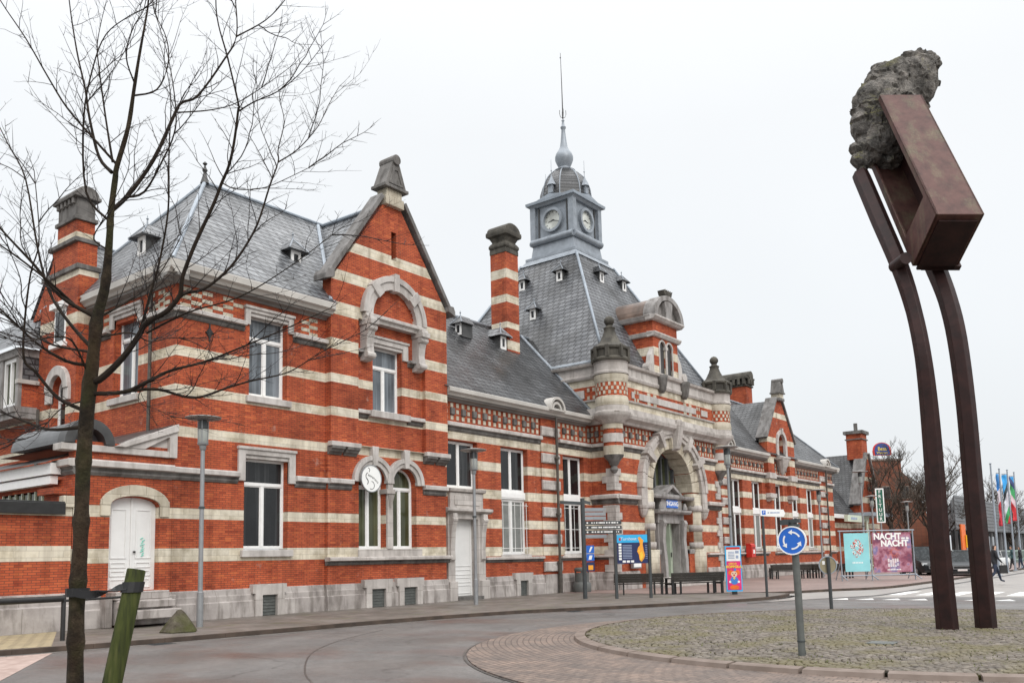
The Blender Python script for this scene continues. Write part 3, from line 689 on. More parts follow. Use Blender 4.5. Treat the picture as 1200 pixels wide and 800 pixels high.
# twin arched windows
for a, e_ in ((20.9, 22.2), (22.5, 23.8)):
    window(AB, a, e_, 2.05, 4.38 + .65, d=-.26, transom=4.28, arch=True, glassm='glass_olive')
    b = MB(); c = (a + e_) / 2; e0 = .005 if a > 22 else 0; b.arch(AB, c, 4.42, .64, .86, -.05, .10 + e0, n=20); b.arch(AB, c, 4.42, .80, .97, -.05, .16 + e0, n=20)
    b.prism(AB, [(c - .10, 5.02), (c + .10, 5.02), (c + .16, 5.72), (c - .16, 5.72)], -.05, .2)
    part(b, 'window_arch', 'blue_stone_smooth', bevel=.01)
b = MB(); b.fb(AB, 22.21, 22.49, 2.05, 4.05, .0, .1); b.fb(AB, 22.14, 22.56, 4.05, 4.22, -.3, .16); b.fb(AB, 22.22, 22.48, 4.22, 4.95, .0, .125)
b.tube([AB(22.35, 4.02, .14), AB(22.35, 3.55, .1)], [.13, .04], 8); part(b, 'window_mullion_pier', 'blue_stone', bevel=.012)
for a, e_ in ((19.5, 20.55), (24.15, 25.45)): moulding(AB, a, e_, 4.10, 4.47, .16)
b = MB(); b.fb(AB, 20.85, 24.05, 1.78, 2.05, -.2, .06); part(b, 'window_sill_course', 'blue_stone', bevel=.01)
moulding(AB, 19.42, 25.6, 1.5, 1.78, .2, 'blue_stone')
plinth(AB, 19.4, 25.5, [(21.09, 22.3), (22.68, 23.9)])
# gable coping, kneelers and finial
b = MB()
for s in (-1, 1):
    x0, x1 = 22.475 + s * 3.16, 22.475 + s * .5
    dx, dz = x1 - x0, 15.25 - 11.45; L = math.hypot(dx, dz); nx, nz2 = -dz / L * -s, 1 * abs(dx) / L
    nx = s * dz / L
    b.prism(AP, [(x0, 11.42), (x1, 15.22), (x1 + nx * .17, 15.22 + nz2 * .17), (x0 + nx * .17, 11.42 + nz2 * .17)], -.5, .14)
    b.prism(AP, [(x0 + nx * .17 - s * .35, 11.5), (x0 + nx * .17 + s * .05, 11.36), (x0 + nx * .17 + s * .05, 11.56), (x0 + nx * .12, 11.75), (x0 + nx * .17 - s * .35, 11.75)], -.5, .18)
part(b, 'gable_coping', 'coping_grey', bevel=.015)
b = MB(); b.box(22.0, 22.95, 22.82, 23.45, 14.95, 15.3); b.box(22.08, 22.87, 22.86, 23.40, 15.3, 15.62); part(b, 'finial_base', 'cream_stone', bevel=.015)
b = MB(); b.box(21.85, 23.1, 22.72, 23.5, 15.6, 15.72)
b.prism(FY(23.1), [(21.93, 15.72), (23.02, 15.72), (22.66, 16.68), (22.29, 16.68)], -.36, .32)
b.prism(FY(23.1), [(22.1, 15.78), (22.85, 15.78), (22.6, 16.5), (22.35, 16.5)], .32, .35, [[(22.2, 15.85), (22.75, 15.85), (22.55, 16.35), (22.4, 16.35)]])
b.tube([(22.475, 22.70, 16.78), (22.475, 23.5, 16.78)], .2, 14); part(b, 'gable_finial', 'soot_stone', bevel=.01)
# ---- house: side wall, chimney breast, rear bay
wall('side_wall', SA, rect(23.75, 28.4, -.1, 10.1), [rect(25.42, 26.95, 6.94, 9.6)], 'brick_house')
window(SA, 25.42, 26.95, 6.96, 9.58, transom=8.86, glassm='glass_blue', sill=(25.3, 27.1, 6.72, 6.93, .12))
hood(SA, 25.22, 27.15, 9.22, 9.84, .2)
for a, e_ in ((23.22, 25.22), (27.15, 28.3)): moulding(SA, a, e_, 8.97, 9.29, .16)
stud_row(SA, 23.4, 25.15, 9.32, 9.98); stud_row(SA, 27.2, 28.2, 9.32, 9.98)
b = MB(); b.prism(A0, [(14.95, 8.5), (15.07, 8.68), (14.95, 8.86), (14.83, 8.68)], 0, .04); b.tube([A0(14.95, 8.4, .03), A0(14.95, 8.96, .03)], .025, 6)
b.tube([A0(14.8, 8.68, .03), A0(15.1, 8.68, .03)], .02, 6); part(b, 'wall_anchor', 'black_iron')
b = MB(); b.tube([(13.74, 24.55, 9.9), (13.74, 24.55, 5.55)], .055, 10); part(b, 'downpipe', 'drain_pipe', smooth=True)
wall('rear_side_wall', SB, rect(28.3, 31.0, -.1, 9.6), [archpoly(28.95, 29.9, 5.3, 7.5), rect(29.1, 29.85, 8.9, 10.2)][:1], 'brick_left_chimney', depth=.6)
b = MB(); b.box(13.3, 13.95, 28.32, 31.0, 9.6, 10.6); b.box(13.3, 13.95, 28.3, 30.6, 10.6, 11.6); b.box(13.3, 13.95, 28.45, 30.25, 11.6, 12.55); b.box(13.3, 13.92, 28.6, 29.95, 12.55, 13.25)
ch = part(b, 'chimney', 'brick_left_chimney')
b = MB(); b.box(13.2, 14.02, 28.25, 30.85, 11.45, 11.62); b.box(13.18, 14.02, 28.4, 30.4, 12.42, 12.57); b.box(13.22, 14.0, 28.52, 30.03, 13.22, 13.36)
b.box(13.3, 13.92, 28.6, 29.95, 13.36, 14.0); b.box(13.16, 14.06, 28.46, 30.1, 14.0, 14.12)
for q in range(5): b.box(13.2, 13.3, 28.7 + q * .27, 28.83 + q * .27, 13.8, 14.0)
b.prism(FY(28.35), [(13.18, 14.12)] + [(13.61 + .38 * math.cos(math.pi * (1 - i / 10)), 14.12 + .30 * math.sin(math.pi * (1 - i / 10))) for i in range(11)] + [(14.04, 14.12)], -1.7, -.12)
b.build('chimney_cap', 'soot_stone', ch, bevel=.02)
window(SB, 28.95, 29.9, 5.3, 7.97, arch=True, d=-.2, mull=0, transom=7.2)
b = MB(); b.arch(SB, 29.425, 7.5, .5, .82, -.05, .14, n=16); b.fb(SB, 28.6, 28.95, 7.1, 7.5, -.05, .1); b.fb(SB, 29.9, 30.25, 7.1, 7.5, -.05, .1); part(b, 'side_window_arch', 'blue_stone_smooth', bevel=.01)
wsm = MB(); wsm.fb(SB, 29.1, 29.9, 9.1, 10.3, -.02, .02); wsm.fb(SB, 28.98, 30.02, 10.3, 10.5, -.02, .16); wsm.fb(SB, 28.98, 30.02, 8.95, 9.1, -.02, .14)
fr = part(wsm, 'window', 'white_frame'); g_ = MB(); g_.fb(SB, 29.2, 29.8, 9.2, 10.2, .02, .035); g_.build('pane', 'glass', fr)
wall('rear_wing_wall', SB, rect(31.0, 40, -.1, 7.4), [], 'brick_left_chimney')
# projecting glazed bay high on the rear wing
b = MB(); BX = FX(12.65); b.fb(BX, 31.0, 36.5, 6.9, 7.1, -.7, .12); b.fb(BX, 31.0, 36.5, 8.85, 9.12, -.7, .05); b.fb(BX, 31.02, 36.5, 6.7, 6.9, -.64, .04)
for q in range(5): b.fb(BX, 31.0 + q * 1.3, 31.22 + q * 1.3, 7.1, 8.85, -.12, 0)
bay = part(b, 'glazed_bay', 'coping_grey2'); b = MB(); b.box(12.75, 13.35, 31.02, 31.12, 8.0, 8.85); b.build('bay_end_panel', 'slate_hall', bay); b = MB(); b.box(12.75, 13.35, 31.02, 31.12, 7.1, 7.9); b.build('bay_end_wall', 'brick_left_chimney', bay); b = MB(); b.box(12.6, 13.38, 30.9, 31.14, 7.88, 8.02); b.build('bay_ledge', 'gutter', bay)
b = MB(); b.fb(BX, 31.2, 36.4, 7.1, 8.85, -.18, -.16); b.build('bay_glass', 'glass_olive', bay)
b = MB()
for q in range(4): b.prism(BX, rect(31.24 + q * 1.3, 32.28 + q * 1.3, 7.12, 8.83), -.15, -.06, [rect(31.33 + q * 1.3, 31.7 + q * 1.3, 7.25, 8.7), rect(31.8 + q * 1.3, 32.19 + q * 1.3, 7.25, 8.7)])
b.build('bay_sash', 'white_frame', bay)
b = MB(); b.quad((12.4, 30.8, 9.12), (12.4, 37, 9.12), (14.2, 37, 11.0), (14.2, 31.5, 11.0)); b.quad((12.4, 30.8, 9.12), (14.2, 31.5, 11.0), (14.2, 30.8, 9.12)); b.build('bay_roof', 'slate_light', bay)
b = MB(); b.tube([(13.2, 30.7, 7.0), (13.2, 30.7, 3.4)], .055, 8); part(b, 'downpipe', 'drain_pipe', smooth=True)
b = MB(); b.quad((13.5, 28.15, 10.5), (18, 28.15, 10.5), (17, 30.2, 13.05), (13.5, 30.2, 13.05)); b.quad((13.5, 32.3, 10.5), (18, 32.3, 10.5), (17, 30.2, 13.05), (13.5, 30.2, 13.05)); part(b, 'rear_cross_roof', 'slate_light')
b = MB(); b.prism(FX(13.55), [(28.2, 10.4), (32.2, 10.4), (30.2, 12.95)], -.3, 0); part(b, 'rear_gable', 'brick_plain')
b = MB(); b.tube([(13.5, 30.2, 13.07), (16.6, 30.2, 13.07)], .06, 6); part(b, 'ridge_roll', 'zinc_light')
# ---- low annex at the left of the house
wall('annex_wall', A0, [(11.0, -.1), (13.84, -.1), (13.84, 4.12), (11.0, 4.12)], [[(12.0, .95), (13.45, .95), (13.45, 3.28)] + [(12.725 + .725 * math.cos(math.pi * i / 10), 3.28 + .27 * math.sin(math.pi * i / 10)) for i in range(11)][1:-1] + [(12.0, 3.28)]], 'brick_house')
wall('annex_side_wall', FX(11.0), rect(23.75, 30, -.1, 4.0), [rect(24.6, 27.6, 2.7, 3.7)], 'brick_house')
moulding(A0, 10.95, 13.8, 4.08, 4.5, .18); moulding(FX(11.0), 23.2, 24.2, 4.08, 4.5, .18)
b = MB(); b.prism(A0, [(11.0, 4.5), (13.84, 4.5), (13.84, 5.0), (11.0, 5.0)], -.35, 0); part(b, 'annex_parapet', 'brick_plain')
b = MB(); b.fb(A0, 10.6, 13.84, 4.72, 4.9, -.4, .1); b.prism(A0, [(12.02, 4.9), (13.9, 5.72), (13.9, 5.3), (13.62, 5.3), (12.9, 4.9)], -.5, .12)
b.prism(A0, [(12.02, 4.9), (13.9, 5.72), (13.9, 5.50), (12.3, 4.9)], -.5, .2); b.fb(A0, 13.66, 13.9, 4.72, 5.5, -.4, .13); part(b, 'raking_coping', 'blue_stone_smooth', bevel=.01)
b = MB(); b.prism(A0, [(12.75, 4.9), (13.7, 4.9), (13.7, 5.45)], -.2, -.02); part(b, 'raking_panel', 'blue_stone_smooth')
b = MB(); b.quad((11.2, 23.35, 4.95), (12.2, 23.35, 4.95), (13.86, 23.35, 5.72), (13.86, 28, 5.72), (12.2, 28, 4.95), (11.2, 28, 4.95)); b.quad((11.0, 23.4, 4.9), (12.2, 23.4, 4.9), (12.2, 28, 4.9), (11, 28, 4.9)); part(b, 'annex_roof', 'lead_dark')
b = MB(); b.arch(A0, 11.35, 4.92, .42, .68, -.3, .12, n=18); part(b, 'dome_hood', 'lead_dark', smooth=True)
b = MB(); b.arch(A0, 11.35, 4.92, .02, .66, -3.2, -.28, n=18); part(b, 'barrel_roof', 'lead_mid')
b = MB(); c = 12.725; b.arch(A0, c, 3.30, .725, 1.02, -.06, .06, n=16, ry=.27, R1y=.58); b.fb(A0, 11.72, 12.0, 3.0, 3.45, -.03, .05); b.fb(A0, 13.45, 13.74, 3.0, 3.45, -.03, .05); part(b, 'door_arch', 'cream_stone', bevel=.01)
def panelled_door(F, u0, u1, v0, v1, d, mat, leaves, arch=0, name='door', handle='black_iron'):
    b = MB(); n_ = 10
    outl = [(u0, v0), (u1, v0), (u1, v1)] + ([((u0 + u1) / 2 + (u1 - u0) / 2 * math.cos(math.pi * i / n_), v1 + arch * math.sin(math.pi * i / n_)) for i in range(1, n_)] if arch else []) + [(u0, v1)]
    b.prism(F, outl, d - .06, d); w_ = (u1 - u0) / leaves; H_ = v1 - v0
    for i in range(leaves):
        a, e_ = u0 + i * w_ + .13, u0 + (i + 1) * w_ - .13
        for lo, hi in ((.03, .14), (.17, .24), (.27, .34), (.38, .97)):
            z0, z1 = v0 + lo * H_, v0 + hi * H_
            b.prism(F, rect(a, e_, z0, z1), d, d + .022, [rect(a + .045, e_ - .045, z0 + .035, z1 - .035)])
        if i: b.fb(F, u0 + i * w_ - .03, u0 + i * w_ + .03, v0, v1 + arch * .9, d, d + .035)
    do = b.build(name, mat, ST, bevel=.006)
    k = MB(); x_ = u0 + (w_ + .09 if leaves > 1 else .12); k.lathe(F(x_, v0 + H_ * .46, d + .05), [(.0, -.03), (.03, -.02), (.035, 0), (.03, .02), (0, .03)], 10)
    k.fb(F, x_ - .02, x_ + .02, v0 + H_ * .46 - .02, v0 + H_ * .46 + .02, d, d + .05); k.build('handle', handle, do); return do
dr = panelled_door(A0, 12.0, 13.45, .95, 3.28, -.2, 'white_door', 2, arch=.27)
b = MB()
for q in range(9): b.tube([A0(13.02 + .03 * math.sin(q * 2.1), 1.9 + q * .06, -.17), A0(13.1 + .03 * math.sin(q * 3), 1.94 + q * .06, -.17)], .012, 4)
b.build('graffiti_scribble', 'graffiti', dr)
b = MB(); b.box(11.95, 13.5, 22.75, 23.32, .72, .94); b.box(11.95, 13.5, 22.42, 22.74, .5, .70); b.box(11.95, 13.5, 22.1, 22.4, .22, .46); b.box(12.0, 13.45, 22.5, 23.2, .05, .72)
part(b, 'door_steps', 'plinth_stone', bevel=.02)
b = MB(); b.box(11.75, 11.95, 22.9, 23.3, 0, .8); b.box(13.5, 13.8, 22.9, 23.3, 0, .8); part(b, 'step_cheek', 'plinth_stone', bevel=.02)
plinth(A0, 11.0, 11.8); plinth(A0, 13.6, 13.88)
b = MB(); b.prism(FX(10.7), [(23.9, 4.12), (29, 4.12), (29, 4.42), (23.9, 4.42)], -.3, .05); b.fb(FX(10.7), 24.0, 29, 3.86, 4.08, -.2, 0); part(b, 'canopy_fascia', 'white_frame')
b = MB(); b.quad((10.5, 23.85, 4.42), (10.5, 29, 4.42), (11.3, 29, 4.75), (11.3, 23.85, 4.75)); part(b, 'canopy_roof', 'lead_dark')
b = MB(); b.fb(FX(10.98), 24.6, 27.6, 2.7, 3.75, -.1, -.02); wf = part(b, 'yard_window', 'glass_olive'); b = MB()
for q in range(8): b.fb(FX(10.98), 24.6 + q * .42, 24.65 + q * .42, 2.7, 3.75, -.02, .03)
b.build('glazing_bars', 'pale_green', wf)
b = MB(); b.box(10.7, 11.0, 23.5, 24.3, 2.5, 3.55); b.box(10.55, 11.02, 23.42, 24.38, 3.55, 3.72); part(b, 'yard_pier', 'brick_plain')
# ---- hall walls (left of the entrance and the long right wing)
HOLES = [rect(25.8, 27.72, 4.5, 6.45), rect(26.12, 27.62, .12, 3.3), rect(29.28, 31.2, 1.78, 6.45), rect(34.0, 35.8, 1.78, 6.45)]
wall('hall_wall', HW, rect(25.45, 36.5, -.1, 8.1), HOLES, 'brick_hall')
window(HW, 25.8, 27.72, 4.52, 6.43, mull=1)
for a, e_ in ((29.28, 31.2), (34.0, 35.8)):
    window(HW, a, e_, 4.52, 6.43, mull=1)
    window(HW, a, e_, 1.8, 4.2, mull=1, bars=4.05, glassm='curtain_pale' if a < 30 else 'glass', sill=(a - .1, e_ + .1, 1.66, 1.79, .06))
    b = MB(); b.fb(HW, a, e_, 4.2, 4.52, -.3, -.16); b.fb(HW, a + .1, e_ - .1, 4.26, 4.46, -.2, -.14); part(b, 'window_panel', 'white_frame', bevel=.006)
def hall_trim(x0, x1, skip=()):
    segs = []; cur = x0
    for a, e_ in skip:
        segs.append((cur, a)); cur = e_
    segs.append((cur, x1))
    for a, e_ in segs:
        if e_ - a < .05: continue
        moulding(HW, a, e_, 6.80, 7.16, .17, 'soot_stone' if False else 'blue_stone_smooth')
        moulding(HW, a if a > 28.05 or a < 20 else 28.05, e_, 1.45, 1.68, .14, 'blue_stone')
        frieze(HW, a + .1, e_ - .1, 7.22, 8.0)
def frieze(F, a, e_, v0, v1):
    b = MB(); g_ = MB(); n_ = max(2, round((e_ - a) / .175)); n_ += 1 - n_ % 2; st = (e_ - a) / n_; h = (v1 - v0) / 6.2
    for i in range(n_):
        if i % 2 == 0:
            for lo, hi in ((.35, 1.75), (2.45, 3.75), (4.45, 5.85)):
                if (i // 2) % 2 and lo > 2 and lo < 3: continue
                b.fb(F, a + st * i + .008, a + st * (i + 1) - .008, v0 + lo * h, v0 + hi * h, -.02, .02)
        if i % 4 == 2: g_.fb(F, a + st * i - .03, a + st * (i + 1) + .03, v0 + 2.0 * h, v0 + 4.2 * h, -.02, .11)
    b.build('frieze_blocks', 'cream_stone', ST); g_.build('frieze_bosses', 'soot_stone', ST, bevel=.02)
def quoin_pilaster(x0, x1):
    b = MB(); b.fb(HW, x0, x1, -.1, 8.05, -.1, .07); part(b, 'pilaster', 'brick_hall')
    for v in (.98, 2.23, 3.46, 4.70, 5.95, 7.2):
        b = MB()
        for s in (0, 1):
            b.profile(HW, x0 - .02, x1 + .02, [(.05, v), (.13, v), (.16, v + .06), (.16, v + .40), (.13, v + .45), (.05, v + .45)]) if s == 0 else None
        b.prism(HW, [(x0 + .38, v + .02), (x1 - .1, v + .02), (x1 - .1, v + .26), (x0 + .62, v + .26)], .16, .20)
        part(b, 'quoin_block', 'blue_stone', bevel=.01)
    b = MB(); b.fb(HW, x0 - .02, x1 + .02, -.1, .86, .05, .17); part(b, 'pilaster_base', 'plinth_stone', bevel=.01)
    b = MB(); c = x0 + (x1 - x0) * .68; b.tube([HW(c, 8.1, .3), HW(c, 1.4, .3)], .065, 10); b.tube([HW(c, 1.4, .3), HW(c, 0, .3)], .1, 10)
    for v in (1.4, 3.6, 6.2): b.tube([HW(c, v - .05, .3), HW(c, v + .05, .3)], .12, 10)
    part(b, 'downpipe', 'drain_pipe', smooth=True)
    b = MB(); c = (x0 + x1) / 2; b.arch(HW, c, 8.4, .5, .62, .1, .62, n=16); b.arch(HW, c, 8.4, .28, .40, .1, .56, n=16); b.fb(HW, c - .62, c + .62, 8.36, 8.44, .1, .6)
    for q in range(5): 
        t = math.pi * (q + .5) / 5; b.tube([HW(c, 8.42, .4), HW(c + .5 * math.cos(t), 8.42 + .5 * math.sin(t), .4)], .02, 4)
    part(b, 'eaves_fanlight', 'gutter', bevel=.005)
    b = MB(); b.arch(HW, c, 8.4, .02, .5, -.8, .3, n=12); part(b, 'fanlight_back', 'zinc')
quoin_pilaster(32.2, 33.55); quoin_pilaster(51.45, 52.8); quoin_pilaster(70.0, 71.35)
hall_trim(25.62, 36.48, [(32.18, 33.57)])
HR = [rect(53.1, 54.9, 1.9, 6.5), rect(56.45, 58.25, 1.9, 6.5), rect(60.3, 62.1, 1.9, 6.5), rect(63.8, 65.5, 1.9, 6.5), rect(66.95, 68.7, 1.9, 6.5)]
wall('right_wing_wall', HW, rect(48.5, 73.3, -.1, 8.1), HR, 'brick_hall')
for h_ in HR:
    a, e_ = h_[0][0], h_[1][0]
    window(HW, a, e_, 4.6, 6.5, mull=1); window(HW, a, e_, 1.92, 4.28, mull=1, glassm='curtain_pale' if 56 < a < 57 or a > 66 else 'glass', sill=(a - .05, e_ + .05, 1.76, 1.9, .06))
    b = MB(); b.fb(HW, a, e_, 4.28, 4.6, -.3, -.16); part(b, 'window_panel', 'white_frame')
hall_trim(48.6, 73.25, [(51.43, 52.82), (58.8, 60.0), (62.9, 64.1), (69.98, 71.37)])
wall('right_end_wall', FXR(73.3), rect(23.86, 34, -.1, 8.1), [], 'brick_hall')
# side door of the hall with its stone case
panelled_door(HW, 26.1, 27.64, .14, 3.28, -.3, 'white_door', 1)
b = MB(); b.prism(HW, [(25.72, -.1), (26.14, -.1), (26.14, 3.24), (27.6, 3.24), (27.6, -.1), (28.02, -.1), (28.02, 3.52), (25.72, 3.52)], -.4, .10)
b.profile(HW, 25.5, 28.3, [(0, 3.45), (.2, 3.47), (.34, 3.55), (.34, 3.66), (0, 3.7)]); b.fb(HW, 25.85, 27.9, 3.68, 4.30, -.1, .12); b.fb(HW, 26.1, 27.65, 3.8, 4.18, .1, .16)
b.profile(HW, 25.75, 28.0, [(0, 4.3), (.2, 4.34), (.24, 4.46), (0, 4.5)])
for c in (25.93, 27.82):
    b.profile(HW, c - .13, c + .13, [(.08, 3.45), (.32, 3.45), (.34, 3.2), (.22, 2.7), (.17, 2.0), (.2, 1.62), (.08, 1.5)]); b.tube([HW(c - .14, 3.2, .24), HW(c + .14, 3.2, .24)], .12, 10)
b.fb(HW, 25.65, 26.12, -.1, .75, .08, .25); b.fb(HW, 27.62, 28.1, -.1, .75, .08, .25); part(b, 'door_case', 'blue_stone', bevel=.012)
b = MB(); b.fb(HW, 26.1, 27.65, -.05, .13, -.4, .3); part(b, 'door_step', 'soot_stone')
plinth(HW, 28.1, 32.18, [(30.0, 31.1)]); plinth(HW, 33.57, 36.5); plinth(HW, 52.8, 73.3); plinth(HW, 48.5, 51.45)
# ---- entrance block
AC = 42.4
arch_hole = [(40.15, -.1), (44.75, -.1)] + [(42.45 + 2.3 * math.cos(math.pi * i / 22), 5.05 + 2.3 * math.sin(math.pi * i / 22)) for i in range(23)]
wall('entrance_wall', CF, rect(36.5, 48.4, -.1, 8.2), [arch_hole], 'brick_hall', depth=1.2)
wall('entrance_side_wall', FX(36.5), rect(23.3, 23.7, -.1, 8.2), [], 'brick_hall')
wall('entrance_right_side_wall', FXR(48.4), rect(23.3, 23.7, -.1, 8.2), [], 'brick_hall')
CU = FY(21.95)
b = MB(); b.box(36.4, 48.5, 21.95, 34.8, 8.2, 11.0); part(b, 'attic_wall', 'brick_attic')
def ring_course(prof, name, mat):     # course round the three visible sides of the entrance block
    b = MB(); pts = []
    k = len(prof); s = len(b.v)
    for (x_, y_, sx, sy) in ((36.4, 34.8, -1, 0), (36.4, 21.95, -1, -1), (48.5, 21.95, 1, -1), (48.5, 34.8, 1, 0)):
        for d_, z_ in prof: b.v.append((x_ + sx * d_, y_ + sy * d_, z_))
    for i in range(3):
        for j in range(k): b.f.append((s + i * k + j, s + i * k + (j + 1) % k, s + (i + 1) * k + (j + 1) % k, s + (i + 1) * k + j))
    b.f.append(tuple(range(s, s + k))); b.f.append(tuple(range(s + 3 * k, s + 4 * k)))
    return part(b, name, mat)
ring_course([(-.1, 8.1), (.14, 8.1), (.2, 8.22), (.42, 8.36), (.46, 8.5), (.46, 8.6), (.36, 8.62), (.32, 8.88), (-.1, 8.9)], 'main_cornice', 'blue_stone')
ring_course([(-.1, 9.30), (.10, 9.30), (.12, 9.38), (-.1, 9.40)], 'attic_string', 'blue_stone_smooth')
ring_course([(-.1, 10.44), (.10, 10.44), (.14, 10.55), (.14, 10.62), (.08, 10.66), (.08, 11.04), (.22, 11.08), (.26, 11.2), (-.1, 11.24)], 'parapet', 'blue_stone')
b = MB()
for a, e_ in ((38.6, 40.9), (43.4, 44.6), (46.4, 46.9)): pass
b.fb(CU, 38.95, 45.4, 9.55, 9.9, -.02, .05); b.fb(CU, 37.3 + .9, 38.45, 9.55, 9.9, -.02, .05); b.fb(CU, 46.1, 46.9, 9.55, 9.9, -.02, .05)
b.fb(FX(36.4), 23.6, 25.2, 9.5, 9.92, -.02, .05); part(b, 'stone_tablet', 'blue_stone_smooth', bevel=.01)
b = MB()
for c in (40.3, 44.4):
    for s in (-.32, .32): b.fb(CU, c + s - .16, c + s + .16, 9.38, 10.04, -.02, .03)
for c in (38.7, 45.75):
    for i in (-1, 1):
        for r in (0, 2): b.fb(CU, c + i * .14 - .09, c + i * .14 + .05, 9.42 + r * .2, 9.6 + r * .2, -.02, .03)
for c in (25.9, 26.6, 23.2): 
    for i in (-1, 1):
        for r in (0, 2): b.fb(FX(36.4), c + i * .16 - .07, c + i * .16 + .07, 9.42 + r * .2, 9.6 + r * .2, -.02, .03)
part(b, 'attic_blocks', 'cream_stone')
moulding(CF, 36.45, 38.55, 4.16, 4.62, .28, 'blue_stone'); moulding(CF, 46.35, 48.45, 4.16, 4.62, .28, 'blue_stone'); moulding(FX(36.5), 21.85, 23.4, 4.16, 4.62, .2, 'blue_stone')
moulding(CF, 36.5, 40.2, 6.80, 7.16, .17); moulding(CF, 44.7, 48.4, 6.80, 7.16, .17); moulding(FX(36.5), 22.1, 23.4, 6.80, 7.16, .17)
frieze(CF, 37.0, 40.3, 7.22, 8.08); frieze(CF, 44.6, 47.9, 7.22, 8.08); frieze(FX(36.5), 22.65, 23.35, 7.22, 8.08)
for a, e_ in ((36.45, 38.6), (46.4, 48.45)): moulding(CF, a, e_, 1.45, 1.68, .14, 'blue_stone'); plinth(CF, a, e_)
moulding(FX(36.5), 22.0, 23.4, 1.45, 1.68, .14, 'blue_stone'); plinth(FX(36.5), 22.0, 23.4)
b = MB()       # stone quoins at the corners
for s, x_ in ((1, 36.42), (-1, 48.48)):
    for i in range(15):
        z0 = .86 + i * .36
        if z0 > 5.6: break
        if 1.4 < z0 + .1 < 1.66 or 4.0 < z0 < 4.5: continue
        L_ = .62 if i % 2 else .4
        b.box(min(x_, x_ + s * L_), max(x_, x_ + s * L_), 22.03, 22.2, z0, z0 + .35)
        if s > 0: b.box(36.425, 36.55, 22.2, 22.2 + (.32 if i % 2 else .56), z0, z0 + .35)
part(b, 'corner_quoins', 'blue_stone', bevel=.008)
# corner turrets
def turret(cx, cy, name='corner_turret'):
    SH = lambda L: [(r if r < .5 else .5 + (r - .5) * .80, z) for r, z in L]
    b = MB(); c = (cx, cy, 0)
    b.lathe(c, [(.0, 5.62), (.12, 5.66), (.2, 5.8), (.14, 5.98), (.2, 6.02), (.28, 6.2), (.46, 6.4), (.5, 6.5), (.49, 6.52)], 24)
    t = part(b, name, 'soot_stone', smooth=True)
    b = MB(); b.lathe(c, [(.47, 6.5), (.47, 8.2)], 24); b.build('turret_shaft', 'brick_plain', t, smooth=True)
    for z0, z1, m_ in ((6.52, 6.95, 'cream_stone'), (7.12, 7.55, 'blue_stone_smooth'), (7.78, 8.02, 'cream_stone')):
        b = MB(); b.lathe(c, [(.40, z0), (.5, z0), (.5, z1), (.40, z1)], 24); b.build('turret_band', m_, t, smooth=True)
    b = MB(); b.lathe(c, SH([(.5, 8.02), (.62, 8.1), (.68, 8.2), (.98, 8.36), (1.04, 8.5), (1.02, 8.6), (.93, 8.64), (.92, 8.88), (.8, 8.9)] ), 28); b.build('turret_corbel', 'blue_stone', t, smooth=True)
    KS = .92; b = MB(); b.lathe(c, SH([(.8, 8.88), (.88, 8.9), (.92, 9.05), (.88, 9.3), (.84, 9.36), (.8, 9.36)] ), 28); b.lathe(c, SH([(.8, 10.03), (.86, 10.03), (.92, 10.2), (.94, 10.42), (.8, 10.45)] ), 28); b.build('turret_band', 'cream_stone', t, smooth=True)
    b = MB(); b.lathe(c, SH([(.84, 9.3), (.84, 10.06)] ), 28); b.build('turret_drum', 'brick_plain', t, smooth=True)
    b = MB()
    for i in range(36):
        a = 2 * math.pi * i / 36
        for r in range(3):
            if (i + r) % 2: continue
            p = lambda rr, aa, z: (cx + rr * math.cos(aa), cy + rr * math.sin(aa), z)
            z0 = 9.44 + r * .2; a0, a1 = a, a + .15
            n = len(b.v); b.v += [p(.75, a0, z0), p(.795, a0, z0), p(.795, a0, z0 + .17), p(.75, a0, z0 + .17), p(.75, a1, z0), p(.795, a1, z0), p(.795, a1, z0 + .17), p(.75, a1, z0 + .17)]
            for f_ in ((0, 1, 2, 3), (4, 7, 6, 5), (0, 4, 5, 1), (1, 5, 6, 2), (2, 6, 7, 3)): b.f.append(tuple(n + q for q in f_))
    b.build('frieze_blocks', 'cream_stone', t)
    b = MB(); b.lathe(c, SH([(.8, 10.44), (.98, 10.46), (.98, 10.56), (.92, 10.6), (.92, 11.04), (.96, 11.08), (.8, 11.1)] ), 28); b.build('turret_parapet', 'blue_stone', t, smooth=True)
    b = MB(); b.lathe(c, SH([(.8, 11.08), (1.06, 11.1), (1.1, 11.2), (1.0, 11.26), (.98, 11.3), (.90, 11.32), (.90, 11.66), (1.02, 11.7), (1.04, 11.8), (.86, 11.9), (.55, 12.1), (.34, 12.5), (.26, 12.74), (.28, 12.8), (.3, 12.86), (.2, 12.92), (.15, 13.0)] ), 24)
    for i in range(8):
        a = 2 * math.pi * (i + .5) / 8; x_, y_ = cx + .86 * math.cos(a), cy + .86 * math.sin(a)
        b.box(x_ - .09, x_ + .09, y_ - .09, y_ + .09, 11.25, 11.84)
    b.lathe((cx, cy, 13.22), [(.05, -.26), (.17, -.2), (.25, -.08), (.26, 0), (.24, .1), (.15, .21), (.03, .26)], 16); b.build('turret_cap', 'dark_stone', t, smooth=True)
turret(36.45, 22.05); turret(48.45, 22.05)
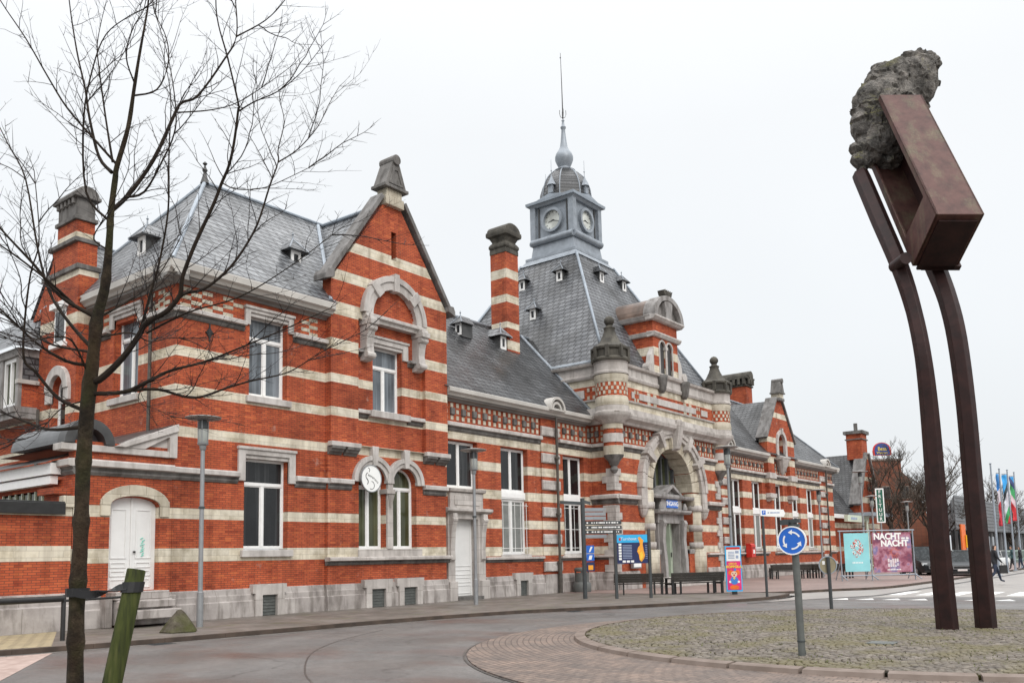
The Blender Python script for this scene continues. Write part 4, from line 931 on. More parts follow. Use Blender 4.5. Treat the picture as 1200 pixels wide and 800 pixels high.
# portal
b = MB(); n_ = 13
for i in range(n_):
    a0, a1 = math.pi * i / n_ + .008, math.pi * (i + 1) / n_ - .008
    key = i == n_ // 2
    b.arch(CF, 42.45, 5.05, 2.26, 3.16, -.9, .1 if not key else .3, a0, a1, n=3, R1y=2.86)
part(b, 'arch_voussoirs', 'cream_stone', bevel=.015)
b = MB()
for i in range(n_):
    a0, a1 = math.pi * i / n_ + .003, math.pi * (i + 1) / n_ - .003
    b.arch(CF, 42.45, 5.05, 3.14, 3.74, -.3, .26, a0, a1, n=3, ry=2.84, R1y=3.22)
    b.arch(CF, 42.45, 5.05, 3.5, 3.78, -.3, .34, a0, a1, n=3, ry=3.04, R1y=3.26)
    if i in (2, 4, 8, 10):      # projecting clasps
        am = (a0 + a1) / 2; c_, s_ = math.cos(am), math.sin(am)
        P_ = lambda r, t: (42.45 + r * c_ - t * s_, 5.05 + r * .87 * s_ + t * c_)
        b.prism(CF, [P_(2.9, -.13), P_(3.9, -.2), P_(3.9, .2), P_(2.9, .13)], 0, .46)
b.profile(CF, 42.2, 42.7, [(.2, 7.2), (.5, 7.3), (.62, 7.8), (.7, 8.35), (.75, 8.6), (.3, 8.75)])
b.lathe(CF(42.45, 8.72, .55), [(0, -.2), (.2, -.1), (.22, 0), (.2, .12), (.0, .2)], 10)
for s in (-1, 1):
    x_ = 42.45 + s * 3.45; b.fb(CF, x_ - .3, x_ + .3, 4.1, 5.05, -.3, .27)
    b.lathe(CF(x_, 3.86, .12), [(.06, -.32), (.18, -.2), (.26, 0), (.28, .1), (.32, .16), (.34, .3)], 12)
part(b, 'arch_hood', 'blue_stone', bevel=.015)
b = MB()
for s in (-1, 1):
    x_ = 42.45 + s * 2.72; b.lathe(CF(x_, 0, -.1), [(.40, 1.9), (.40, 4.9)], 20)
    b.fb(CF, x_ - .45, x_ + .45, .5, 1.9, -.5, .34); b.fb(CF, x_ - .44, x_ + .44, 4.3, 5.0, -.5, .12)
part(b, 'portal_column', 'cream_stone', smooth=True)
b = MB()
for s in (-1, 1):
    x_ = 42.45 + s * 2.72
    for v in (1.95, 2.9, 4.0): b.lathe(CF(x_, 0, -.1), [(.38, v), (.45, v), (.45, v + .34), (.38, v + .34)], 20)
    b.fb(CF, x_ - .5, x_ + .5, -.1, .5, -.5, .42)
part(b, 'column_ring', 'blue_stone', smooth=True)
b = MB(); b.prism(CF, [(40.1, .3), (44.8, .3)] + [(42.45 + 2.32 * math.cos(math.pi * i / 22), 5.05 + 2.32 * math.sin(math.pi * i / 22)) for i in range(23)], -1.15, -1.0); part(b, 'portal_screen', 'wood_dark')
b = MB()
for c, hw in ((41.0, .3), (41.75, .3), (42.5, .3), (43.25, .3), (43.95, .28)):
    top = 5.05 + math.sqrt(max(.1, 2.2 ** 2 - (abs(c - 42.45) + .3) ** 2)); b.fb(CF, c - hw, c + hw, 4.6, top, -1.02, -.98)
for s in (40.45, 44.45): b.fb(CF, s - .18, s + .18, 1.9, 4.3, -1.02, -.98)
part(b, 'fanlight_glass', 'glass_olive')
b = MB()
for c in (40.62, 41.38, 42.12, 42.88, 43.62, 44.25): b.fb(CF, c - .07, c + .07, 4.5, 5.05 + math.sqrt(max(.1, 2.25 ** 2 - (c - 42.45) ** 2)), -1.05, -.82)
part(b, 'fanlight_mullions', 'wood_dark')
# doorcase standing forward in the arch
b = MB(); b.fb(CF, 40.2, 40.75, .3, 1.85, -.9, .05); b.fb(CF, 44.1, 44.7, .3, 1.85, -.9, .05); part(b, 'portal_dado', 'brick_plain')
b = MB(); b.profile(CF, 40.2, 40.8, [(-.9, 1.66), (.1, 1.66), (.14, 1.9), (-.9, 1.95)]); b.profile(CF, 44.1, 44.7, [(-.9, 1.66), (.1, 1.66), (.14, 1.9), (-.9, 1.95)])
for x_ in (41.15, 43.5):
    b.fb(CF, x_ - .22, x_ + .22, .2, 3.5, -.9, -.1); b.profile(CF, x_ - .15, x_ + .15, [(-.1, .4), (.22, .4), (.2, 1.4), (.12, 2.4), (.18, 3.1), (.26, 3.3), (.16, 3.48), (-.1, 3.5)])
b.fb(CF, 40.85, 43.8, 3.3, 3.82, -.9, -.05); b.profile(CF, 40.5, 44.1, [(-.9, 3.8), (.2, 3.8), (.3, 3.9), (.3, 4.0), (-.9, 4.04)]); b.fb(CF, 41.2, 43.5, 4.02, 4.62, -.9, .0)
b.profile(CF, 40.15, 44.7, [(-.9, 4.6), (.16, 4.6), (.2, 4.7), (.2, 4.78), (-.9, 4.8)])
b.prism(CF, [(41.1, 4.78), (43.5, 4.78), (42.3, 5.4)], -.9, .16, [[(41.55, 4.84), (43.05, 4.84), (42.3, 5.22)]]); b.prism(CF, [(41.55, 4.84), (43.05, 4.84), (42.3, 5.22)], -.9, -.1)
b.lathe(CF(41.0, 4.2, .05), [(.16, -.16), (.14, 0), (.05, .2)], 8); b.lathe(CF(43.75, 4.2, .05), [(.16, -.16), (.14, 0), (.05, .2)], 8); part(b, 'entrance_doorcase', 'coping_grey2', bevel=.012)
b = MB(); b.fb(CF, 41.3, 42.15, .45, 3.3, -.55, -.5); b.fb(CF, 42.18, 42.24, .45, 3.3, -.75, -.1)
for v in ((.6, 1.3), (1.4, 3.1)): b.prism(CF, rect(41.5, 42.05, *v), -.5, -.47, [rect(41.56, 41.99, v[0] + .06, v[1] - .06)])
b.prism(CF, rect(42.26, 43.25, .45, 3.3), -.6, -.55, [rect(42.36, 43.15, 1.3, 3.1)]); do = part(b, 'entrance_door', 'green_door')
b = MB(); b.fb(CF, 42.36, 43.15, 1.3, 3.1, -.62, -.6); b.build('door_glass', 'glass_olive', do); b = MB(); b.fb(CF, 42.2, 42.26, 1.5, 1.75, -.1, -.06); b.build('handle', 'black_iron', do)
b = MB(); b.box(39.2, 45.6, 21.0, 22.3, -.05, .15); b.box(39.9, 45.0, 21.4, 22.6, .15, .3); b.box(40.15, 44.7, 21.8, 23.2, .3, .46); part(b, 'entrance_steps', 'blue_stone', bevel=.015)
FONT = bpy.data.curves.new('f', 'FONT').font
def text_mesh(name, s, size, mat, loc, rot=None, parent=None, depth=.004, align='CENTER', sx=1.0, mtx=None, bold=0):
    cu = bpy.data.curves.new(name, 'FONT'); cu.body = s; cu.size = size; cu.align_x = align; cu.align_y = 'CENTER'; cu.extrude = depth; cu.offset = bold
    t = bpy.data.objects.new(name + '_tmp', cu); COL.objects.link(t)
    dg = bpy.context.evaluated_depsgraph_get(); me = bpy.data.meshes.new_from_object(t.evaluated_get(dg)); bpy.data.objects.remove(t)
    mt = mtx if mtx is not None else Matrix.Rotation(R(90), 4, 'X')
    me.transform(Matrix.Diagonal((sx, 1, 1, 1))); me.transform(mt)
    me.materials.clear(); me.materials.append(M[mat]); o = bpy.data.objects.new(name, me); COL.objects.link(o)
    if parent is not None: o.parent = parent; o.location = Vector(loc) - world_off(parent)
    else: o.location = loc
    return o
b = MB(); b.fb(CF, 41.72, 42.98, 4.13, 4.55, .0, .04); si = part(b, 'entrance_sign', 'sign_blue'); text_mesh('sign_lettering', 'INGANG', .34, 'text_white', CF(42.35, 4.34, .045), parent=si, bold=.008)
# ---- gabled stone dormer above the entrance
DF = FY(22.15)
wall('dormer_front', DF, rect(41.1, 43.9, 11.2, 14.3), [archpoly(41.74, 42.4, 11.4, 12.9), archpoly(42.55, 43.21, 11.4, 12.9)], 'brick_dormer', depth=.35)
b = MB(); b.box(41.1, 41.35, 22.5, 25.6, 11.2, 14.3); b.box(43.65, 43.9, 22.5, 25.6, 11.2, 14.3); part(b, 'dormer_cheek', 'brick_dormer')
b = MB(); b.fb(DF, 41.7, 43.25, 11.35, 13.25, -.16, -.07); part(b, 'dormer_glass', 'hall_dark')
b = MB()
for c in (42.07, 42.88): b.arch(DF, c, 12.9, .32, .42, -.05, .06, n=12)
b.tube([DF(42.475, 11.4, .02), DF(42.475, 12.9, .02)], .07, 10); b.tube([DF(41.72, 11.4, .02), DF(41.72, 12.9, .02)], .05, 10); b.tube([DF(43.22, 11.4, .02), DF(43.22, 12.9, .02)], .05, 10); b.fb(DF, 42.35, 42.6, 12.8, 12.98, -.1, .1)
b.profile(DF, 40.95, 44.05, [(-.3, 13.35), (.12, 13.4), (.22, 13.55), (.22, 13.62), (-.3, 13.66)]); b.profile(FX(41.1), 22.1, 25.0, [(-.1, 13.35), (.12, 13.4), (.2, 13.6), (-.1, 13.66)])
b.profile(DF, 40.8, 44.2, [(-.3, 14.25), (.2, 14.28), (.36, 14.42), (.36, 14.5), (-.3, 14.54)]); b.profile(FX(41.1), 22.1, 25.6, [(-.1, 14.25), (.2, 14.3), (.34, 14.5), (-.1, 14.54)])
b.fb(DF, 41.3, 43.7, 11.2, 11.4, -.2, .12); part(b, 'dormer_cornice', 'blue_stone_smooth', bevel=.008)
b = MB(); b.arch(DF, 42.5, 14.5, 1.35, 1.68, -.4, .34, n=24, ry=1.05, R1y=1.32); b.arch(DF, 42.5, 14.5, .02, 1.36, -.3, 0, n=24, R1y=1.06); b.prism(DF, [(42.2, 14.5), (42.8, 14.5), (42.95, 15.4), (42.5, 15.75), (42.05, 15.4)], 0, .3)
part(b, 'dormer_pediment', 'coping_grey2', bevel=.01)
b = MB(); b.arch(DF, 42.5, 14.5, 1.4, 1.6, -3.6, -.3, n=20, ry=1.1, R1y=1.26); part(b, 'dormer_barrel_roof', 'barrel_brown')
b = MB(); b.box(42.2, 42.8, 21.85, 22.25, 15.72, 15.85)
for q in range(5): b.prism(DF, [(42.12 + q * .16, 15.85), (42.24 + q * .16, 15.85), (42.26 + q * .2 - .04, 16.18), (42.0 + q * .2, 16.1)], -.1, .3)
part(b, 'carved_crown', 'dark_stone')
b = MB()
for s in (-1, 1):
    c = 42.5 + s * 1.75; b.prism(DF, [(c - s * .35, 11.2), (c + s * .5, 11.2), (c + s * .42, 11.6), (c + s * .12, 11.8), (c, 12.3), (c - s * .35, 12.75)], -.25, .02); b.tube([DF(c + s * .25, 11.55, -.25), DF(c + s * .25, 11.55, .12)], .26, 12)
part(b, 'dormer_volute', 'blue_stone_smooth', bevel=.01)
b = MB()
for c in (41.2, 43.8): b.lathe(CU(c, 10.55, .18), [(.1, -.35), (.2, -.2), (.26, .1), (.3, .4), (.34, .6)], 10)
part(b, 'parapet_corbel', 'soot_stone', smooth=True)
# ================================================================ ROOFS
def eaves(F, u0, u1, z, proj, h=.46, name='eaves_gutter'):
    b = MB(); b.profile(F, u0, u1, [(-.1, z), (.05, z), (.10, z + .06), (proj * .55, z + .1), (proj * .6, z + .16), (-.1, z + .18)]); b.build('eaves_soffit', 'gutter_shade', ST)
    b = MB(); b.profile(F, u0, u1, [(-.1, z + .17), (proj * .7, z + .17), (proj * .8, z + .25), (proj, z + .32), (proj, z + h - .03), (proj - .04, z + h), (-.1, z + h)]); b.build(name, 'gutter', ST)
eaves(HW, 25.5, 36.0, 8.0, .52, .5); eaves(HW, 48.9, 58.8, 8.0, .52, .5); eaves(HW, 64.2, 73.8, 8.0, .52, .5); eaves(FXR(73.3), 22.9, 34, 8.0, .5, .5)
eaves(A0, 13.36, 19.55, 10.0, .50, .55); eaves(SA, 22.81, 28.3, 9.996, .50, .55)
def roof(name, mat, faces): 
    b = MB()
    for f_ in faces: b.quad(*f_)
    return part(b, name, mat)
# hall roof (Y 22.95 .. 32), hipped at the right-hand end
rz, ry = 13.35, 27.5
roof('hall_roof', 'slate_hall', [((25.3, 22.95, 8.5), (37.6, 22.95, 8.5), (37.6, ry, rz), (25.3, ry, rz)), ((25.3, 32, 8.5), (37.6, 32, 8.5), (37.6, ry, rz), (25.3, ry, rz)),
    ((47.3, 22.95, 8.5), (73.8, 22.95, 8.5), (68.6, ry, rz), (47.3, ry, rz)), ((73.8, 22.95, 8.5), (73.8, 32, 8.5), (68.6, ry, rz)), ((47.3, 32, 8.5), (73.8, 32, 8.5), (68.6, ry, rz), (47.3, ry, rz))])
b = MB(); b.tube([(25.4, ry, rz + .03), (37, ry, rz + .03)], .09, 8); b.tube([(48, ry, rz + .03), (68.6, ry, rz + .03), (73.75, 23, 8.55)], .08, 8)
b.tube([(36.35, 23.0, 8.58), (36.35, 27.5, 13.4)], .09, 8); b.tube([(48.55, 23.0, 8.58), (48.55, 27.5, 13.4)], .09, 8); part(b, 'ridge_flashing', 'zinc', smooth=True)
# house roof: hipped block plus the cross roof behind the gable
za = 10.52
roof('house_roof', 'slate_light', [((13.38, 22.82, za), (19.6, 22.82, za), (22.5, 27.1, 15.3), (17.1, 27.1, 15.3)), ((13.38, 22.82, za), (17.1, 27.1, 15.3), (13.38, 31.4, za)),
    ((13.38, 31.4, za), (17.1, 27.1, 15.3), (22.5, 27.1, 15.3), (25.6, 31.4, za)),
    ((22.475, 23.3, 15.15), (22.475, 28.5, 15.25), (19.3, 28.5, 10.6), (19.3, 23.3, 10.6)), ((22.475, 23.3, 15.15), (22.475, 31, 15.25), (25.65, 31, 10.7), (25.65, 23.3, 10.7)), ((25.65, 31, 10.7), (22.475, 31, 15.25), (19.3, 31, 10.7))])
b = MB(); b.tube([(13.42, 22.86, za + .05), (17.1, 27.1, 15.35)], .07, 8); b.tube([(17.1, 27.1, 15.34), (22.5, 27.1, 15.34)], .07, 8); b.tube([(22.475, 23.3, 15.22), (22.475, 27.3, 15.3)], .08, 8); b.tube([(17.1, 27.1, 15.35), (13.42, 31.3, za + .05)], .06, 8)
b.tube([(19.45, 22.95, za + .12), (22.2, 27.0, 15.2)], .08, 8); part(b, 'roof_flashing', 'zinc_light', smooth=True)
b = MB(); b.lathe((17.1, 27.1, 15.3), [(.16, 0), (.09, .25), (.05, .4), (.1, .5), (.05, .6), (.02, .7)], 10); b.lathe((17.1, 27.1, 16.05), [(.02, -.08), (.09, 0), (.02, .08)], 8); part(b, 'roof_finial', 'lead_dark', smooth=True)
b = MB(); b.quad((13.3, 28.2, 10.4), (13.3, 31.4, 10.4), (15.3, 31.4, 12.9), (15.3, 28.2, 12.9)); b.box(13.9, 19.3, 24, 31, 9.4, 10.5); b.box(25.0, 25.45, 23.4, 31, 8, 10.7); b.box(25.45, 36, 31.5, 31.9, 0, 8.5); part(b, 'rear_wall', 'brick_plain')
# tower roof
N_ = (42.5, 28.5)
def frustum(b, s0, z0, s1, z1, c=N_):
    n = len(b.v)
    for s, z in ((s0, z0), (s1, z1)):
        for ax, ay in ((-1, -1), (1, -1), (1, 1), (-1, 1)): b.v.append((c[0] + ax * s, c[1] + ay * s, z))
    for q in range(4): b.f.append((n + q, n + (q + 1) % 4, n + 4 + (q + 1) % 4, n + 4 + q))
    b.f.append((n, n + 3, n + 2, n + 1)); b.f.append((n + 4, n + 5, n + 6, n + 7))
b = MB(); frustum(b, 6.3, 11.2, 6.0, 11.6); frustum(b, 6.0, 11.6, 2.0, 18.95); part(b, 'tower_roof', 'slate_tower')
b = MB()
for ax, ay in ((-1, -1), (1, -1), (1, 1), (-1, 1)): b.tube([(N_[0] + ax * 6.0, N_[1] + ay * 6.0, 11.62), (N_[0] + ax * 2.0, N_[1] + ay * 2.0, 18.97)], .08, 8)
b.fb(FX(36.4), 22.4, 34.6, 11.15, 11.4, -.2, .12); part(b, 'hip_flashing', 'zinc_light', smooth=True)
# clock lantern
CT = None
b = MB(); frustum(b, 2.12, 18.85, 1.98, 19.0); frustum(b, 1.95, 19.0, 1.78, 19.25); frustum(b, 1.8, 19.25, 1.8, 19.4); frustum(b, 1.55, 19.4, 1.45, 20.2)
CT = part(b, 'clock_lantern', 'zinc')
b = MB()
for z, s, r in ((20.4, 1.5, .2),):
    for (ax, ay, bx, by) in ((-1, -1, 1, -1), (1, -1, 1, 1), (1, 1, -1, 1), (-1, 1, -1, -1)): b.tube([(N_[0] + ax * s, N_[1] + ay * s, z), (N_[0] + bx * s, N_[1] + by * s, z)], r, 12)
b.build('roll_moulding', 'zinc', CT, smooth=True)
b = MB(); frustum(b, 1.38, 20.4, 1.34, 22.6)
for ax, ay in ((-1, -1), (1, -1), (1, 1), (-1, 1)): b.box(N_[0] + ax * 1.38 - .18, N_[0] + ax * 1.38 + .18, N_[1] + ay * 1.38 - .18, N_[1] + ay * 1.38 + .18, 20.5, 22.6)
b.build('clock_stage', 'zinc', CT)
LS = FX(N_[0] - 1.36); LF = FY(N_[1] - 1.36)
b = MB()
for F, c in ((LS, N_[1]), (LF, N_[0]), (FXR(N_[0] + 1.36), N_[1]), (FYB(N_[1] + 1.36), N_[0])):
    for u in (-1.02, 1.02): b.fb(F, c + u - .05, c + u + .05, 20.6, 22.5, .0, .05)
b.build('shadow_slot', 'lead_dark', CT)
for F, c in ((LS, N_[1]), (LF, N_[0]), (FXR(N_[0] + 1.36), N_[1]), (FYB(N_[1] + 1.36), N_[0])):
    b = MB(); b.arch(F, c, 21.55, .58, .74, -.05, .2, 0, 2 * math.pi, 32); b.build('clock_rim', 'zinc', CT)
    b = MB(); b.arch(F, c, 21.55, .01, .6, -.02, .02, 0, 2 * math.pi, 32); cf = b.build('clock_face', 'glass_clock', CT)
    b = MB()
    for q in range(12):
        a = q * math.pi / 6; b.prism(F, [(c + r * math.sin(a) + t * math.cos(a), 21.55 + r * math.cos(a) - t * math.sin(a)) for r, t in ((.46, -.018), (.55, -.018), (.55, .018), (.46, .018))], .02, .03)
    for a, L_, w_ in ((R(250), .5, .022), (R(100), .34, .03)): b.prism(F, [(c + r * math.sin(a) + t * math.cos(a), 21.55 + r * math.cos(a) - t * math.sin(a)) for r, t in ((-.08, -w_), (L_, -w_ * .6), (L_, w_ * .6), (-.08, w_))], .03, .04)
    b.build('clock_hands', 'text_black', cf)
b = MB(); frustum(b, 1.5, 22.55, 1.62, 22.7); frustum(b, 1.74, 22.7, 1.76, 22.86); frustum(b, 1.76, 22.86, 1.3, 23.05); 
for F, c in ((LS, N_[1]), (LF, N_[0]), (FXR(N_[0] + 1.36), N_[1]), (FYB(N_[1] + 1.36), N_[0])): b.prism(F, [(c - 1.0, 22.86), (c + 1.0, 22.86), (c, 23.1)], -.4, .38)
b.build('lantern_cornice', 'zinc_light', CT)
dome = [(1.6, 22.9), (1.6, 23.3), (1.54, 23.72), (1.38, 24.18), (1.13, 24.58), (.82, 24.88), (.6, 25.02)]
b = MB(); b.lathe((N_[0], N_[1], 0), dome, 8, a0=R(22.5)); b.build('lantern_dome', 'slate_hall', CT)
b = MB()
for q in range(8):
    a = R(22.5 + 45 * q); b.tube([(N_[0] + r * math.cos(a), N_[1] + r * math.sin(a), z) for r, z in dome], .035, 6)
for q in range(4):
    a = R(45 + 90 * q) ; a = R(90 * q); x_, y_ = N_[0] + 1.42 * math.cos(a), N_[1] + 1.42 * math.sin(a)
    b.box(x_ - .16, x_ + .16, y_ - .16, y_ + .16, 23.2, 23.7); b.lathe((x_, y_, 0), [(.3, 23.68), (.26, 23.78), (.1, 24.1), (.03, 24.3), (.015, 24.35)], 8)
    b.lathe((x_, y_, 0), [(.015, 24.3), (.015, 24.55), (.05, 24.6), (.015, 24.66), (.01, 25.3)], 6)
b.lathe((N_[0], N_[1], 0), [(.64, 24.96), (.68, 25.04), (.5, 25.1), (.37, 25.18), (.34, 25.28), (.45, 25.5), (.55, 25.75), (.56, 25.95), (.5, 26.15), (.36, 26.35), (.24, 26.6), (.18, 27.0), (.13, 27.5), (.11, 27.75), (.16, 27.82), (.17, 27.9), (.1, 28.0), (.06, 28.25), (.1, 28.32), (.05, 28.4)], 18)
b.build('lantern_spire', 'zinc', CT, smooth=True)
b = MB(); b.tube([(N_[0], N_[1], 28.3), (N_[0] - .02, N_[1], 30.5), (N_[0] - .1, N_[1] - .02, 32.7)], [.045, .03, .015], 6)
for q in range(4):
    a = R(45 + 90 * q); p = lambda r, z: (N_[0] + r * math.cos(a), N_[1] + r * math.sin(a), z); b.tube([p(.0, 28.5), p(.14, 28.55), p(.2, 28.75), p(.19, 29.0)], .018, 5)
b.lathe((N_[0] - .09, N_[1], 32.4), [(.01, -.05), (.05, 0), (.01, .05)], 6); b.build('lightning_rod', 'lead_dark', CT)
# ---- small roof dormers
def lucarne(p, facing, s=1.0, roofm='slate_light'):
    x0, y0, z0 = p; F = (lambda u, v, d=0.0: (x0 + u, y0 - d, z0 + v)) if facing == 'Y' else (lambda u, v, d=0.0: (x0 - d, y0 + u, z0 + v))
    b = MB(); b.fb(F, -.25 * s, .25 * s, -.45 * s, .36 * s, -.9 * s, .04); o = b.build('roof_dormer', 'lead_dark', ST)
    b = MB(); b.prism(F, rect(-.22 * s, .22 * s, -.36 * s, .34 * s), .04, .09, [rect(-.11 * s, .11 * s, -.22 * s, .22 * s)]); b.build('dormer_frame', 'white_frame', o)
    b = MB(); b.fb(F, -.12 * s, .12 * s, -.23 * s, .23 * s, .02, .05); b.build('pane', 'glass', o)
    b = MB(); e_ = .46 * s; pts = [F(-e_, .34 * s, .3 * s), F(e_, .34 * s, .3 * s), F(e_, .34 * s, -.9 * s), F(-e_, .34 * s, -.9 * s)]; r0, r1 = F(0, .86 * s, -.12 * s), F(0, .86 * s, -.95 * s)
    b.quad(pts[0], pts[1], r0); b.quad(pts[1], pts[2], r1, r0); b.quad(pts[3], pts[0], r0, r1); b.quad(*pts); b.build('dormer_roof', roofm, o)
    b = MB(); b.tube([F(0, .84 * s, -.12 * s), F(0, 1.0 * s, -.12 * s), F(0, 1.16 * s, -.12 * s)], [.03, .02, .01], 6); b.lathe(F(0, 1.04 * s, -.12 * s), [(.01, -.05), (.05, 0), (.01, .05)], 6)
    b.tube([pts[1], r0], .025, 5); b.tube([pts[0], r0], .025, 5); b.fb(F, e_ - .02, e_ + .04, .30 * s, .38 * s, -.9 * s, .3 * s); b.build('dormer_finial', 'zinc', o)
def on_tower_left(y, z): s = 6.0 - (z - 11.6) / 7.35 * 4.0; return (42.5 - s - .1, y, z)
def on_tower_front(x, z): s = 6.0 - (z - 11.6) / 7.35 * 4.0; return (x, 28.5 - s - .1, z)
for y_, z_ in ((29.7, 17.4), (27.05, 17.4), (28.06, 15.1)): lucarne(on_tower_left(y_, z_), 'X', .85, 'slate_tower')
for x_, z_ in ((41.6, 17.5), (44.2, 17.6)): lucarne(on_tower_front(x_, z_), 'Y', .85, 'slate_tower')
lucarne((30.0, 26.3, 12.3), 'X', .8, 'slate_hall'); lucarne((33.1, 26.2, 12.2), 'Y', .95, 'slate_light')
lucarne((19.1, 24.5, 12.35), 'Y', .95, 'slate_light'); lucarne((14.35, 26.2, 11.95), 'X', .95, 'slate_light')
# ---- chimneys
b = MB(); cx, cy = 33.9, 26.6; b.box(cx - .5, cx + .5, cy - .5, cy + .5, 11.5, 17.25); ch = part(b, 'chimney', 'brick_chimney')
b = MB(); b.box(cx - .53, cx + .53, cy - .53, cy + .53, 16.95, 17.2); b.lathe((cx, cy, 0), [(.72, 17.2), (.80, 17.3), (.80, 17.4), (.72, 17.5), (.6, 17.6), (.74, 17.8), (.92, 17.88), (.95, 18.02), (.8, 18.04)], 4, a0=R(45))
b.box(cx - .66, cx + .66, cy - .66, cy + .66, 18.0, 18.12); b.prism(FY(cy - .62), [(cx - .66, 18.1)] + [(cx + .62 * math.cos(math.pi * (1 - i / 10)), 18.1 + .42 * math.sin(math.pi * (1 - i / 10))) for i in range(11)] + [(cx + .66, 18.1)], -1.24, 0); b.build('chimney_cap', 'dark_stone', ch, bevel=.02)
b = MB(); b.box(65.5, 66.7, 27.2, 29.5, 11.5, 14.9); ch = part(b, 'chimney', 'brick_plain')
b = MB(); b.box(65.4, 66.8, 27.1, 29.6, 14.85, 14.98); b.box(65.5, 66.7, 27.2, 29.5, 14.98, 15.45); b.box(65.3, 66.9, 27.0, 29.7, 15.45, 15.6)
for q in range(6): b.tube([(65.34, 27.3 + q * .42, 15.0), (65.34, 27.3 + q * .42, 15.44)], .13, 8)
for q in range(3): b.tube([(65.7 + q * .4, 27.04, 15.0), (65.7 + q * .4, 27.04, 15.44)], .13, 8)
b.tube([(66.1, 26.95, 15.7), (66.1, 29.75, 15.7)], .42, 12); b.build('chimney_cap', 'dark_stone', ch, bevel=.02)
b = MB(); b.quad((49.5, 25.0, 11.3), (54.5, 25.0, 11.3), (54.5, 27.0, 12.9), (49.5, 27.0, 12.9)); b.box(49.5, 54.5, 24.8, 25.0, 10.8, 11.35); part(b, 'roof_skylight', 'glass_blue')
# ---- right wing gable
RG = FY(23.1)
b = MB(); b.prism(RG, [(58.85, 7.2), (59.95, 7.2), (59.95, 8.3), (62.95, 8.3), (62.95, 7.2), (64.05, 7.2), (64.05, 9.7), (61.85, 12.6), (61.05, 12.6), (58.85, 9.7)], -.6, .0, [archpoly(60.75, 62.15, 8.45, 9.45)]); part(b, 'right_gable_wall', 'brick_right_gable')
for a in (58.85, 62.95):
    b = MB(); b.fb(RG, a, a + 1.1, 5.7, 7.2, -.6, 0); part(b, 'gable_pilaster', 'brick_hall')
    b = MB(); b.fb(RG, a - .04, a + 1.14, 5.45, 5.75, -.3, .08); b.profile(RG, a + .1, a + .45, [(-.3, 5.2), (-.2, 5.2), (.1, 5.45), (-.3, 5.45)]); b.fb(RG, a - .06, a + 1.16, 6.8, 7.2, -.3, .12); part(b, 'pilaster_bracket', 'blue_stone_smooth', bevel=.01)
b = MB(); b.fb(RG, 60.6, 62.3, 8.2, 10.3, -.5, -.4); part(b, 'niche_back', 'brick_plain')
b = MB(); b.arch(RG, 61.45, 9.45, .68, .98, -.1, .12, n=18); b.fb(RG, 60.45, 60.8, 8.45, 9.45, -.1, .1); b.fb(RG, 62.1, 62.45, 8.45, 9.45, -.1, .1); b.fb(RG, 61.33, 61.57, 10.1, 10.55, -.05, .2)
b.profile(RG, 60.4, 62.5, [(-.1, 8.2), (.2, 8.25), (.3, 8.4), (.3, 8.48), (-.1, 8.5)]); b.lathe(RG(61.45, 7.9, .0), [(.05, -.75), (.2, -.5), (.35, -.2), (.5, .2), (.55, .32)], 12); part(b, 'niche_surround', 'blue_stone_smooth', bevel=.01)
b = MB()
for s in (-1, 1):
    x0, x1 = 61.45 + s * 2.75, 61.45 + s * .45; dx, dz = x1 - x0, 12.75 - 9.62; L_ = math.hypot(dx, dz); nx, nz3 = s * dz / L_, abs(dx) / L_
    b.prism(RG, [(x0, 9.6), (x1, 12.73), (x1 + nx * .15, 12.73 + nz3 * .15), (x0 + nx * .15, 9.6 + nz3 * .15)], -.75, .12)
b.box(61.0, 61.9, 22.8, 23.6, 12.55, 12.75); part(b, 'gable_coping', 'coping_grey', bevel=.015)
b = MB(); b.box(61.08, 61.82, 22.85, 23.5, 12.75, 13.1); part(b, 'finial_base', 'cream_stone')
b = MB(); b.box(60.95, 61.95, 22.75, 23.55, 13.08, 13.18); b.prism(RG, [(61.0, 13.18), (61.9, 13.18), (61.66, 13.95), (61.24, 13.95)], -.4, .3); b.tube([(61.45, 22.72, 14.02), (61.45, 23.5, 14.02)], .19, 12); part(b, 'gable_finial', 'soot_stone')
roof('gable_roof', 'slate_hall', [((61.45, 23.6, 12.65), (61.45, 27.6, 12.75), (58.6, 27.6, 9.5), (58.6, 23.6, 9.5)), ((61.45, 23.6, 12.65), (61.45, 27.6, 12.75), (64.3, 27.6, 9.5), (64.3, 23.6, 9.5))])
stud = None
